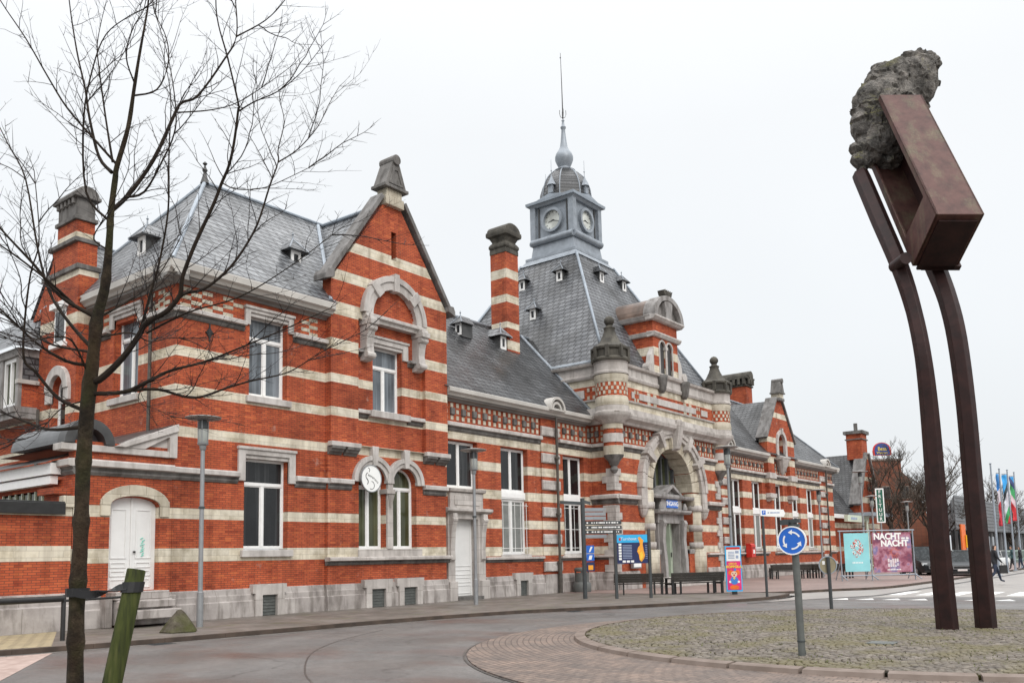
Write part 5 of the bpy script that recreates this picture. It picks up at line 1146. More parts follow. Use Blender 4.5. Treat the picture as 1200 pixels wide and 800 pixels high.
# fixtures on the wall
TREE={'trunk': ([[5.06, 10.497, -0.033], [5.037, 10.471, 0.265], [4.998, 10.411, 0.86], [4.973, 10.353, 1.356], [4.954, 10.286, 1.852], [4.929, 10.227, 2.348], [4.904, 10.168, 2.843], [4.883, 10.069, 3.537], [4.882, 9.978, 4.032], [4.877, 9.898, 4.507], [4.906, 9.796, 4.863], [4.898, 9.713, 5.368], [4.884, 9.666, 5.725], [4.885, 9.593, 6.11], [4.887, 9.564, 6.259], [4.933, 9.423, 6.703], [4.943, 9.33, 7.148], [4.951, 9.25, 7.524], [4.967, 9.148, 7.969], [4.969, 9.106, 8.186], [4.949, 9.022, 8.781], [4.947, 8.916, 9.375]], 0.12, 0.012), 'a': ([[4.907, 10.022, 3.625], [5.108, 9.662, 3.624], [5.244, 9.366, 3.733], [5.354, 9.105, 3.831], [5.53, 8.765, 3.897], [5.65, 8.496, 3.973], [5.817, 8.157, 4.094], [5.993, 7.806, 4.222], [6.232, 7.364, 4.412]], 0.042, 0.006), 'b': ([[5.164, 9.689, 3.646], [5.401, 9.452, 3.667], [5.692, 9.167, 3.566], [5.956, 8.877, 3.686], [6.151, 8.683, 3.769], [6.421, 8.39, 3.861], [6.607, 8.194, 4.017], [6.815, 7.959, 4.224]], 0.032, 0.005), 'c': ([[4.896, 10.009, 3.764], [4.937, 9.871, 3.791], [5.042, 9.616, 4.001], [5.113, 9.399, 4.239], [5.137, 9.262, 4.379], [5.24, 9.028, 4.487], [5.295, 8.844, 4.661], [5.271, 8.759, 4.847], [5.305, 8.569, 5.199], [5.369, 8.331, 5.603], [5.382, 8.192, 5.826], [5.387, 8.075, 5.981], [5.376, 7.968, 6.2], [5.35, 7.858, 6.537], [5.315, 7.809, 6.604], [5.174, 7.818, 7.086], [5.065, 7.821, 7.388], [5.001, 7.778, 7.622], [4.964, 7.683, 7.951]], 0.06, 0.006), 'c2': ([[5.714, 8.394, 6.863], [5.646, 8.0, 6.811], [5.634, 7.533, 6.768], [5.59, 7.095, 6.792], [5.516, 6.685, 6.865]], 0.014, 0.004), 'd': ([[5.372, 9.255, 4.559], [5.501, 9.133, 4.769], [5.672, 8.982, 4.839], [5.836, 8.819, 5.031], [5.962, 8.699, 5.256], [6.096, 8.54, 5.635], [6.185, 8.419, 6.121], [6.256, 8.352, 6.428], [6.274, 8.379, 6.605], [6.324, 8.332, 6.959], [6.303, 8.391, 7.225]], 0.034, 0.005), 'd2': ([[6.049, 8.075, 6.267], [6.27, 7.998, 6.482], [6.487, 7.904, 6.813], [6.643, 7.887, 7.154], [6.804, 7.87, 7.461]], 0.013, 0.004), 'd3': ([[5.659, 8.614, 6.044], [5.638, 8.344, 5.885], [5.657, 8.012, 5.786], [5.654, 7.697, 5.733], [5.692, 7.316, 5.76], [5.728, 6.936, 5.8]], 0.012, 0.004), 'e': ([[5.179, 9.557, 4.259], [5.172, 9.455, 4.352], [5.185, 9.272, 4.756], [5.189, 9.112, 5.087], [5.177, 8.933, 5.637], [5.104, 8.818, 6.26], [5.038, 8.695, 6.885], [4.912, 8.677, 7.352]], 0.032, 0.005), 'f': ([[4.871, 9.682, 5.725], [5.03, 9.564, 5.952], [5.224, 9.36, 6.401], [5.385, 9.172, 7.0], [5.467, 9.166, 7.151], [5.617, 9.08, 7.27], [5.819, 8.863, 7.731], [5.937, 8.778, 8.065], [5.939, 8.811, 8.564], [5.924, 8.871, 9.04]], 0.042, 0.006), 'f2': ([[5.636, 8.333, 7.737], [5.984, 8.26, 8.083], [6.267, 8.259, 8.494], [6.505, 8.301, 8.983]], 0.013, 0.005), 'f3': ([[5.277, 8.952, 6.869], [5.57, 8.728, 6.942], [5.818, 8.549, 7.078], [6.085, 8.319, 7.357], [6.318, 8.134, 7.632]], 0.013, 0.004), 'g': ([[4.969, 9.525, 5.9], [5.056, 9.247, 5.912], [5.111, 8.954, 6.234], [5.116, 8.74, 6.474], [5.055, 8.612, 6.71], [4.908, 8.542, 7.226], [4.719, 8.534, 7.695]], 0.022, 0.005), 'h': ([[4.855, 9.618, 6.191], [4.788, 9.799, 6.412], [4.723, 9.927, 6.907], [4.703, 10.017, 7.296], [4.643, 10.138, 7.805], [4.575, 10.238, 8.476], [4.552, 10.298, 9.052]], 0.032, 0.006), 'i': ([[4.885, 9.563, 6.279], [4.656, 9.624, 6.505], [4.375, 9.733, 6.824], [4.161, 9.763, 7.122], [3.926, 9.805, 7.489], [3.673, 9.874, 7.845], [3.485, 9.868, 8.143]], 0.022, 0.005), 'j': ([[4.852, 9.599, 6.31], [4.799, 9.689, 6.856], [4.74, 9.772, 7.49], [4.74, 9.834, 7.817], [4.787, 9.828, 8.188]], 0.02, 0.005), 'k': ([[4.872, 9.697, 5.636], [4.664, 9.825, 5.948], [4.559, 9.726, 6.772], [4.559, 9.542, 7.331], [4.599, 9.347, 7.669], [4.717, 9.083, 7.836], [4.84, 8.828, 7.925]], 0.022, 0.005), 'l': ([[4.954, 9.328, 7.078], [5.159, 9.207, 7.196], [5.268, 9.166, 7.551], [5.283, 9.243, 7.915], [5.227, 9.411, 8.288], [5.195, 9.517, 8.821]], 0.016, 0.005), 'm': ([[4.936, 9.322, 7.237], [4.799, 9.253, 7.454], [4.758, 9.057, 7.69], [4.764, 8.817, 7.85], [4.699, 8.658, 8.053]], 0.014, 0.005), 'n': ([[4.864, 9.913, 4.518], [4.521, 10.032, 4.7], [4.218, 10.075, 5.027], [3.885, 10.152, 5.37], [3.548, 10.219, 5.79]], 0.042, 0.008), 'n2': ([[4.72, 10.076, 4.632], [4.313, 9.959, 4.846], [3.815, 9.949, 5.104], [3.403, 9.86, 5.199]], 0.026, 0.006), 'o': ([[4.867, 9.976, 4.151], [4.724, 10.262, 4.483], [4.598, 10.514, 4.88], [4.513, 10.682, 5.446], [4.404, 10.826, 6.311], [4.285, 11.057, 6.777], [4.162, 11.29, 7.25]], 0.034, 0.006), 'p': ([[4.87, 10.009, 3.953], [4.59, 9.999, 3.956], [4.258, 10.026, 4.119], [3.891, 10.071, 4.431], [3.492, 10.162, 4.709]], 0.036, 0.007), 'q': ([[4.852, 10.003, 4.112], [4.67, 10.536, 4.252], [4.555, 10.97, 4.475], [4.42, 11.428, 4.704], [4.23, 11.972, 4.846]], 0.024, 0.006), 'r': ([[4.866, 10.11, 3.429], [4.638, 10.282, 3.573], [4.431, 10.401, 3.862], [4.309, 10.436, 4.008], [4.258, 10.331, 4.431], [4.235, 10.172, 4.944], [4.241, 10.005, 5.306], [4.124, 9.926, 6.049]], 0.036, 0.006), 's': ([[4.868, 10.142, 3.241], [4.675, 10.553, 3.235], [4.511, 10.902, 3.369], [4.382, 11.208, 3.494], [4.086, 11.704, 3.751]], 0.038, 0.008), 't': ([[4.89, 9.882, 4.507], [5.244, 9.782, 4.803], [5.51, 9.801, 5.072], [5.747, 9.834, 5.468], [5.956, 9.9, 5.88]], 0.024, 0.005), 'u': ([[4.907, 9.902, 4.279], [5.252, 9.833, 4.384], [5.523, 9.887, 4.339], [5.809, 9.895, 4.437], [6.205, 9.768, 4.501], [6.533, 9.7, 4.723]], 0.018, 0.004), 'v': ([[5.248, 9.458, 4.316], [5.364, 8.793, 4.457], [5.537, 8.069, 4.526], [5.677, 7.358, 4.749], [5.791, 6.671, 5.03]], 0.02, 0.004), 'w': ([[4.84, 10.124, 3.539], [4.61, 10.168, 3.415], [4.376, 10.252, 3.103], [4.075, 10.386, 2.991]], 0.014, 0.004), 'x': ([[4.885, 9.742, 5.299], [4.699, 9.676, 5.354], [4.649, 9.427, 5.457], [4.611, 9.166, 5.544], [4.62, 8.798, 5.881], [4.511, 8.608, 6.071]], 0.014, 0.004), 'y': ([[4.866, 10.035, 3.835], [4.58, 9.851, 4.158], [4.293, 9.733, 4.132], [3.937, 9.72, 4.016], [3.579, 9.668, 4.121]], 0.02, 0.005), 'z': ([[5.278, 9.522, 3.761], [5.285, 9.676, 3.538], [5.475, 9.572, 3.447], [5.649, 9.489, 3.354], [5.856, 9.364, 3.259]], 0.008, 0.003)}
SCULPT={'N': [18.295, 3.492, 8.167], 'a': [1.857, 1.32, 3.761], 'b': [0.585, -0.756, -0.024], 'c': [0.874, 0.697, -0.676], 'legA': [([19.47, 4.076, -0.09], 0.447), ([19.232, 4.059, 1.656], 0.413), ([19.125, 4.027, 3.028], 0.395), ([19.004, 4.01, 4.408], 0.37), ([18.896, 4.03, 5.504], 0.335), ([18.976, 4.155, 6.489], 0.327), ([19.096, 4.384, 7.517], 0.37), ([19.63, 4.848, 8.845], 0.395), ([20.125, 5.29, 10.108], 0.395), ([20.173, 5.359, 10.288], 0.344)], 'legB': [([20.066, 3.48, -0.117], 0.43), ([19.833, 3.457, 1.639], 0.413), ([19.705, 3.45, 3.019], 0.395), ([19.564, 3.435, 4.529], 0.387), ([19.517, 3.489, 5.899], 0.395), ([19.608, 3.62, 6.775], 0.395), ([19.847, 3.831, 7.526], 0.43), ([19.961, 3.95, 7.867], 0.43)], 'rock': [([21.809, 4.229, 13.051], 0.349), ([21.456, 4.533, 12.965], 0.408), ([21.123, 4.856, 12.637], 0.447), ([21.78, 4.172, 12.67], 0.265), ([21.543, 4.481, 12.638], 0.408), ([20.788, 5.049, 12.136], 0.443), ([20.552, 5.141, 11.502], 0.399), ([20.599, 5.018, 10.956], 0.397), ([20.9, 4.825, 10.798], 0.359), ([21.185, 4.662, 11.484], 0.443), ([20.086, 5.406, 10.642], 0.216), ([20.207, 5.28, 10.482], 0.196), ([21.195, 4.729, 11.936], 0.526), ([21.709, 4.569, 12.786], 0.577), ([21.284, 4.886, 12.243], 0.572), ([20.899, 5.026, 11.494], 0.543), ([21.017, 4.775, 11.141], 0.521), ([21.181, 4.604, 10.936], 0.361), ([20.418, 5.285, 10.766], 0.278), ([21.712, 4.909, 12.694], 0.624), ([21.392, 5.1, 12.103], 0.619), ([21.368, 5.073, 11.522], 0.554), ([21.983, 4.504, 13.014], 0.5), ([21.464, 4.849, 11.184], 0.449)], 'pipe': [18.719, 4.209, 7.542]}
STAKE=[[4.977, 9.606, 0.056], [5.276, 9.599, 1.57]]
ROCK2=[]
# ================================================================ GARDEN WALL
b = MB(); b.box(3, 10.98, 23.3, 23.62, -.1, 3.2); gw = b.build('garden_wall', 'brick_garden'); tag(gw, 'red brick garden wall with cream bands and black coping left of the arched door', 'wall')
b = MB(); b.box(3, 10.75, 23.2, 23.72, 3.2, 3.34); b.box(3, 10.75, 23.16, 23.2, 3.0, 3.3); b.build('wall_coping', 'black_iron', gw, bevel=.01)
b = MB(); b.profile(FY(23.3), 3, 10.98, [(-.02, -.1), (.16, -.1), (.16, .62), (.1, .66), (.1, .92), (.02, .96), (-.02, .96)]); b.build('wall_plinth', 'plinth_stone', gw)
b = MB(); b.box(10.72, 11.0, 23.22, 23.7, 3.2, 3.5); b.build('end_stone', 'cream_stone', gw, bevel=.01)
# ================================================================ STREET FURNITURE
def street_lamp(x, y, label, h=5.65, first=None):
    t = empty('street_lamp', (x, y, 0), label, 'street lamp', 'street lamps with flat round hats')
    b = MB(); b.tube([(x, y, 0), (x, y, .9), (x, y, .92), (x, y, h - .85)], [.085, .085, .062, .055], 14); b.build('lamp_post', 'lamp_grey', t, smooth=True)
    b = MB(); b.lathe((x, y, h - .1), [(.12, -.05), (.16, -.03), (.44, -.02), (.475, .0), (.47, .018), (.3, .05), (.1, .08), (.0, .085)], 32); o = b.build('lamp_hat', 'lamp_hat', t, smooth=True)
    b = MB()
    for q in range(4): a = R(45 + 90 * q); b.tube([(x + .125 * math.cos(a), y + .125 * math.sin(a), h - .82), (x + .14 * math.cos(a), y + .14 * math.sin(a), h - .12)], .012, 5)
    b.lathe((x, y, h - .85), [(.07, -.12), (.085, -.1), (.09, 0), (.14, .03), (.15, .07), (.1, .09)], 16); b.build('lamp_cage', 'lamp_grey', t, smooth=True)
    b = MB(); b.lathe((x, y, h - .78), [(.10, 0), (.12, .03), (.125, .34), (.11, .38), (.05, .4)], 20); b.build('lamp_glass', 'lamp_glass', t, smooth=True)
    b = MB(); b.lathe((x, y, h - .4), [(.10, 0), (.13, .02), (.12, .22), (.08, .24)], 16); b.build('lamp_gear', 'post_dark', t, smooth=True)
    b = MB(); b.lathe((x, y, 3.1), [(.06, 0), (.085, .01), (.085, .06), (.06, .07)], 12); b.build('post_collar', 'post_dark', t); return t
xm = N('lamp_glass'); xm.set((.34, .36, .34), .25, 0, .5)
for x_, y_, l_ in ((13.24, 20.84, 'nearest flat-topped lamp, on the pavement right of the stone cone'), (24.02, 20.46, 'flat-topped lamp on the pavement before the side door of the gabled house'),
                   (33.9, 15.05, 'flat-topped lamp rising behind the narrow advertising column'), (56.2, 18.85, 'flat-topped lamp between the blue sign and the far benches'),
                   (56.0, 16.15, 'flat-topped lamp behind the blue banner frame'), (66.4, 18.45, 'flat-topped lamp beside the green vertical sign'),
                   (77.1, 18.65, 'flat-topped lamp behind the parked black van'), (95.2, 17.0, 'farthest flat-topped lamp, seen between the two rusty legs')):
    street_lamp(x_, y_, l_, h={33.9: 6.1, 56.0: 6.6}.get(x_, 5.65))
# bench
def bench_master():
    t = empty('bench', (0, 0, 0), 'x', 'bench', 'dark slatted benches'); 
    b = MB()
    for q in range(4): b.box(-1.0, 1.0, -.34 + q * .13, -.24 + q * .13, .43, .465)
    b.build('seat', 'bench_wood', t, bevel=.006)
    b = MB()
    for q in range(4): b.box(-1.0, 1.0, .24 + q * .02, .27 + q * .02, .50 + q * .095, .592 + q * .095)
    b.build('backrest', 'bench_wood', t, bevel=.006)
    for x_ in (-.92, .92):
        b = MB(); b.box(x_ - .04, x_ + .04, -.36, -.30, 0, .64); b.box(x_ - .04, x_ + .04, .20, .27, 0, .86); b.box(x_ - .045, x_ + .045, -.38, .26, .62, .67); b.box(x_ - .03, x_ + .03, -.32, .24, .38, .43); b.build('bench_frame', 'black_iron', t)
    for x_ in (-.62, .62):
        b = MB(); b.box(x_ - .03, x_ + .03, -.3, -.24, 0, .43); b.build('leg', 'black_iron', t)
        b = MB(); b.box(x_ - .03, x_ + .03, .18, .23, 0, .5); b.build('leg', 'black_iron', t)
    return t
bm_ = bench_master()
# benches are seen from the street: their backs face the road
BP = [((31.75, 19.3), (32.7, 17.7), 'dark slatted bench behind the town map board'), ((32.6, 17.3), (34.6, 15.95), 'dark slatted bench left of the narrow advertising column'),
      ((53.0, 21.0), (54.3, 19.1), 'far dark bench beyond the blue round sign'), ((54.4, 18.8), (54.4, 16.6), 'far dark bench left of the banner frame')]
for i, (p, q, l_) in enumerate(BP):
    o = bm_ if i == 0 else copy_tree(bm_)
    o.location = ((p[0] + q[0]) / 2, (p[1] + q[1]) / 2, 0); o.rotation_euler.z = math.atan2(q[1] - p[1], q[0] - p[0]) + math.pi; o['label'] = l_
    L_ = math.hypot(q[0] - p[0], q[1] - p[1]); o.scale = (min(1.25, L_ / 2.0 + .1), 1, 1)
# litter bin
t = empty('litter_bin', (34.3, 22.7, 0), 'round dark grey litter bin standing against the wall right of a downpipe', 'litter bin')
b = MB(); b.lathe((34.3, 22.7, 0), [(.40, 0), (.42, .06), (.42, .36), (.38, .42), (.33, .46), (.33, .88), (.0, .88)], 24); b.build('bin_body', 'bin_grey', t, smooth=True)
b = MB(); b.lathe((34.3, 22.7, 0), [(.34, .94), (.36, .97), (.36, 1.06), (.30, 1.12), (.0, 1.14)], 24)
for q in range(4): a = R(90 * q + 30); b.box(34.3 + .3 * math.cos(a) - .03, 34.3 + .3 * math.cos(a) + .03, 22.7 + .3 * math.sin(a) - .03, 22.7 + .3 * math.sin(a) + .03, .86, .96)
b.build('bin_lid', 'bin_grey', t, smooth=True)
# camera-facing directions used to turn signs as they stand in the street
def Zrot(a): return Matrix.Rotation(a, 4, 'Z') @ Matrix.Rotation(R(90), 4, 'X')
def board(name, cx, cy, z0, z1, w_, ang, th, mat, parent, off=0.0):     # upright board turned by ang (0 = faces -Y)
    b = MB(); c_, s_ = math.cos(ang), math.sin(ang)
    F = lambda u, v, d=0.0: (cx + u * c_ + d * s_, cy + u * s_ - d * c_, v)
    b.fb(F, -w_ / 2, w_ / 2, z0, z1, off - th / 2, off + th / 2); return b.build(name, mat, parent), F
AF = R(-52)      # faces the roundabout
# finger post
px_, py_ = 28.7, 18.87
t = empty('finger_post', (px_, py_, 0), 'dark direction post with stacked finger signs in front of the barred window', 'signpost')
b = MB(); b.tube([(px_, py_, 0), (px_, py_, 3.9)], .085, 12); b.build('post', 'post_dark', t, smooth=True)
ang = R(-38)
for i, (z, w_, m_) in enumerate(((3.45, .95, 'lamp_grey'), (3.28, .95, 'lamp_grey'), (3.11, .95, 'lamp_grey'), (2.93, 1.6, 'post_dark'), (2.75, 1.6, 'post_dark'), (2.57, 1.6, 'post_dark'), (2.40, .95, 'lamp_grey'))):
    c_, s_ = math.cos(ang), math.sin(ang); F = lambda u, v, d=0.0: (px_ + u * c_ + d * s_, py_ + u * s_ - d * c_, v)
    b = MB(); b.fb(F, .06, w_, z - .07, z + .07, -.02, .02); f_ = b.build('finger_board', m_, t)
    b = MB(); rs = random.Random(i); u = .16 if w_ < 1 else .34
    while u < w_ - .15: l_ = rs.uniform(.03, .1); b.fb(F, u, u + l_, z - .025, z + .03, .02, .024); u += l_ + rs.choice((.012, .012, .05))
    if w_ > 1: b.fb(F, .14, .2, z - .03, z + .03, .02, .024)
    b.build('finger_text', 'text_white' if w_ > 1 else 'zinc_light', f_)
for a_, z in ((R(175), 3.7), (R(20), 3.78)):
    b = MB(); b.prism(lambda u, v, d=0: (px_ + u * math.cos(a_) + d * math.sin(a_), py_ + u * math.sin(a_) - d * math.cos(a_), v), rect(.05, 1.35, z - .06, z + .06), -.02, .02); b.build('finger_board', 'post_dark', t)
b = MB(); F = lambda u, v, d=0.0: (px_ + u * math.cos(ang) + d * math.sin(ang), py_ + u * math.sin(ang) - d * math.cos(ang), v)
b.fb(F, .1, .42, 1.75, 2.05, -.01, .01); b.fb(F, .1, .42, 1.45, 1.72, -.01, .01); s1 = b.build('cycle_sign', 'sign_blue', t)
b = MB(); b.fb(F, .1, .42, 1.05, 1.40, -.01, .01); s2 = b.build('route_sign', 'panel_navy', t); b = MB(); b.fb(F, .16, .36, 1.1, 1.28, .01, .015); b.build('route_mark', 'map_orange', s2)
b = MB(); b.prism(F, [(.2, 1.8), (.26, 1.8), (.36, 2.0), (.28, 2.0)], .01, .015); b.prism(F, [(.18, 1.5), (.3, 1.5), (.34, 1.66), (.22, 1.66)], .01, .015); b.build('sign_mark', 'sign_white', s1)
# town map board
p, q = Vector((28.97, 17.61, 0)), Vector((29.85, 16.62, 0)); ang = math.atan2(q.y - p.y, q.x - p.x); L_ = (q - p).length
t = empty('town_map_board', (p + q) / 2, 'blue town map board with an orange map between two dark posts', 'information board')
for e_ in (p, q): b = MB(); b.tube([e_, e_ + Vector((0, 0, 2.62))], .07, 4); b.build('post', 'post_dark', t)
cc = (p + q) / 2; cen, F = board('panel', cc.x, cc.y, 1.32, 2.42, L_ - .14, ang, .05, 'panel_navy', t); hw = (L_ - .14) / 2
b = MB(); b.fb(F, -hw, hw, 2.12, 2.42, .025, .03); b.build('panel_header', 'panel_cyan', cen); b = MB()
mp = [(.22, 2.3), (.30, 2.34), (.36, 2.26), (.44, 2.2), (.40, 2.05), (.44, 1.8), (.48, 1.62), (.44, 1.5), (.34, 1.38), (.27, 1.45), (.24, 1.66), (.18, 1.78), (.22, 1.92), (.30, 2.02), (.28, 2.14)]
b.prism(F, [(x_ + (.0), y_) for x_, y_ in mp], .03, .036); b.build('map', 'map_orange', cen)
b = MB(); b.prism(F, [(.30, 1.42), (.42, 1.56), (.38, 1.8), (.28, 1.7)], .036, .04); b.prism(F, [(.2, 1.76), (.26, 1.88), (.27, 1.78)], .036, .04); b.build('map_area', 'map_yellow', cen)
text_mesh('title', 'Turnhout', .16, 'text_white', F(-.14, 2.26, .035), parent=cen, mtx=Zrot(ang)); b = MB()
for k_ in range(6): b.fb(F, -hw + .06, -hw + .17, 1.46 + k_ * .11, 1.54 + k_ * .11, .026, .032)
for k_ in range(3): b.fb(F, -hw + .2 + k_ * .16, -hw + .32 + k_ * .16, 1.36, 1.44, .026, .032)
b.build('pictograms', 'sign_white', cen); b = MB()
for k_ in range(9): b.fb(F, -.38, -.02, 1.52 + k_ * .06, 1.545 + k_ * .06, .026, .03)
for k_ in range(8): b.fb(F, .5, .58, 1.5 + k_ * .07, 1.52 + k_ * .07, .026, .03)
b.build('small_print', 'text_grey', cen)
b = MB(); b.fb(F, -hw + .08, -hw + .15, 2.2, 2.3, .026, .034); b.build('town_crest', 'post_red', cen)
# notice case on the wall behind
b = MB(); b.box(37.6, 38.4, 21.85, 22.0, 1.0, 1.75); o = b.build('notice_case', 'lamp_grey'); tag(o, 'small grey notice case on the wall behind the town map board', 'notice board'); b = MB(); b.box(37.66, 38.34, 21.83, 21.86, 1.06, 1.69); b.build('notice', 'sign_white', o)
# advertising column with a circus poster
px_, py_ = 33.06, 14.64; ang = R(-58)
t = empty('advertising_column', (px_, py_, 0), 'narrow bright pink and yellow circus poster column with light blue edge', 'advertising sign')
bd, F = board('frame', px_, py_, .12, 1.92, .62, ang, .14, 'panel_cyan', t)
b = MB(); b.fb(F, -.1, .1, 0, .12, -.05, .05); b.build('foot', 'black_iron', t)
b = MB(); b.fb(F, -.27, .27, 1.32, 1.86, .07, .078); b.build('poster_top', 'sign_white', bd); b = MB(); b.fb(F, -.27, .27, .18, 1.31, .07, .078); b.build('poster_ground', 'poster_pink', bd)
b = MB(); b.fb(F, -.27, .27, 1.78, 1.87, .078, .084); b.build('red_strip', 'post_red', bd)
text_mesh('poster_title', 'KOPPOLA', .135, 'poster_yellow', F(0, 1.09, .082), parent=bd, mtx=Zrot(ang), bold=.006); text_mesh('poster_subtitle', 'CIRCUS', .09, 'poster_yellow', F(-.04, 1.215, .082), parent=bd, mtx=Zrot(ang), bold=.003)
b = MB()
for k_ in range(5): b.fb(F, -.2, .05, 1.42 + k_ * .06, 1.45 + k_ * .06, .078, .082)
b.fb(F, .08, .22, 1.62, 1.72, .078, .082); b.fb(F, .1, .2, 1.42, 1.54, .078, .082); b.build('small_print', 'text_grey', bd)
def disc(F, u, v, r, d0, d1, name, mat, parent, ry=None):
    b = MB(); b.arch(F, u, v, .002, r, d0, d1, 0, 2 * math.pi, 18, R1y=ry or r); return b.build(name, mat, parent)
for s in (-1, 1): disc(F, s * .13, .86, .1, .078, .084, 'poster_shape', 'poster_orange', bd)
disc(F, 0, .8, .12, .084, .088, 'poster_shape', 'poster_skin', bd); disc(F, 0, .76, .035, .088, .092, 'poster_shape', 'post_red', bd); disc(F, 0, .55, .16, .078, .084, 'poster_shape', 'poster_blue', bd); disc(F, .04, .98, .055, .088, .092, 'poster_shape', 'poster_blue', bd); disc(F, -.17, .5, .045, .084, .088, 'poster_shape', 'sign_white', bd); disc(F, .17, .5, .045, .084, .088, 'poster_shape', 'sign_white', bd); disc(F, -.05, .83, .02, .088, .092, 'poster_shape', 'text_black', bd); disc(F, .05, .83, .02, .088, .092, 'poster_shape', 'text_black', bd); disc(F, 0, .64, .04, .086, .09, 'poster_shape', 'poster_yellow', bd); disc(F, 0, .28, .18, .078, .084, 'poster_shape', 'poster_orange', bd, .09)
# letter box
b = MB(); b.box(54.6, 55.25, 22.85, 23.25, 1.35, 2.15); b.prism(FX(54.6), [(22.85, 2.15), (23.25, 2.15), (23.25, 2.25), (22.95, 2.25)], -.65, 0); o = b.build('letter_box', 'post_red', bevel=.02); tag(o, 'red letter box on the station wall beside the circus poster column', 'letter box')
b = MB(); b.box(54.7, 55.15, 22.83, 22.86, 1.95, 2.0); b.build('letter_slot', 'black_iron', o); b = MB(); b.box(54.8, 55.05, 22.82, 22.86, 1.6, 1.85); b.build('label_plate', 'sign_white', o)
# street-name / parking finger
px_, py_ = 31.34, 12.62; ang = R(-45)
t = empty('parking_direction_sign', (px_, py_, 0), 'thin grey post with a white parking direction board at the pavement tip', 'signpost'); b = MB(); b.tube([(px_, py_, -.02), (px_ - .02, py_, 3.05)], .05, 10); b.build('post', 'post_dark', t, smooth=True)
c_, s_ = math.cos(ang), math.sin(ang); F = lambda u, v, d=0.0: (px_ + u * c_ + d * s_, py_ + u * s_ - d * c_, v)
b = MB(); b.prism(F, [(-.12, 2.98), (.78, 2.93), (.84, 3.06), (.78, 3.2), (-.12, 3.24)], .04, .08); f_ = b.build('direction_board', 'sign_white', t); b = MB(); b.fb(F, -.06, .08, 3.02, 3.18, .08, .085); b.build('parking_square', 'sign_blue', f_)
b = MB(); [b.fb(F, u_, u_ + l_, 3.065, 3.115, .08, .084) for u_, l_ in ((.16, .06), (.26, .1), (.37, .03), (.41, .07), (.5, .05), (.56, .06))]; b.build('board_text', 'text_grey', f_); text_mesh('board_letter', 'P', .13, 'text_white', F(.01, 3.1, .088), parent=f_, mtx=Zrot(ang))
# roundabout sign
px_, py_ = 13.77, 5.03; ang = R(-70)
t = empty('roundabout_sign', (px_, py_, 0), 'round blue roundabout sign with white arrows on a thick grey post', 'road sign')
b = MB(); b.tube([(px_, py_, -.03), (px_ - .01, py_, .9), (px_ - .02, py_ + .01, 1.95)], .057, 14); b.build('post', 'post_galv', t, smooth=True)
ang = R(-86); sx_, sy_, sz_ = px_ - .03, py_ + .02, 1.79; c_, s_ = math.cos(ang), math.sin(ang); F = lambda u, v, d=0.0: (sx_ + u * c_ + d * s_, sy_ + u * s_ - d * c_, v)
b = MB(); b.arch(F, 0, sz_, .002, .225, .07, .085, 0, 2 * math.pi, 40); dd = b.build('sign_disc', 'sign_blue', t); b = MB(); b.arch(F, 0, sz_, .208, .228, .06, .092, 0, 2 * math.pi, 40); b.build('sign_rim', 'sign_white', dd)
b = MB()
for k_ in range(3):
    a0 = R(90 + 120 * k_ - 65); a1 = a0 + R(62); b.arch(F, 0, sz_, .118, .143, .085, .089, a0, a1, n=10)
    c2, s2 = math.cos(a1), math.sin(a1); P_ = lambda r, tt: (r * c2 - tt * s2, sz_ + r * s2 + tt * c2)
    b.prism(F, [P_(.09, 0), P_(.172, 0), P_(.125, .062)], .085, .089)
b.build('arrows', 'sign_white', dd)
b = MB(); b.fb(F, -.06, .10, 2.0, 2.05, -.06, .05); b.fb(F, -.14, .12, 2.07, 2.13, -.05, .05); b.fb(F, -.16, -.04, 2.04, 2.12, -.02, .12); b.tube([F(-.0, 1.9, 0), F(-.0, 2.1, 0)], .05, 10); b.build('sign_bracket', 'post_dark', t)
b = MB(); b.tube([(px_ + .06, py_, .25), (px_ + .10, py_ - .03, .0), (px_ + .04, py_ - .04, -.03)], .008, 5); b.lathe((px_, py_, .2), [(.058, 0), (.064, .005), (.064, .03), (.058, .035)], 14); b.build('wire_loop', 'post_dark', t)
# back of a round sign at the far side of the island
px_, py_ = 25.4, 8.35; ang = R(-52)
t = empty('round_sign', (px_, py_, 0), 'plain back of a round road sign on a short post', 'road sign')
b = MB(); b.tube([(px_, py_, -.02), (px_ - .03, py_, 1.45)], .05, 12); b.build('post', 'post_dark', t, smooth=True); c_, s_ = math.cos(ang), math.sin(ang); F = lambda u, v, d=0.0: (px_ - .03 + u * c_ + d * s_, py_ + u * s_ - d * c_, v)
b = MB(); b.arch(F, 0, 1.22, .002, .25, -.07, -.05, 0, 2 * math.pi, 32); dd = b.build('sign_disc', 'sign_back', t); b = MB(); b.arch(F, 0, 1.22, .235, .26, -.075, -.035, 0, 2 * math.pi, 32); b.build('sign_rim', 'zinc_light', dd)
b = MB(); b.fb(F, -.16, -.08, 1.24, 1.34, -.05, -.045); b.build('sticker', 'sign_white', dd)
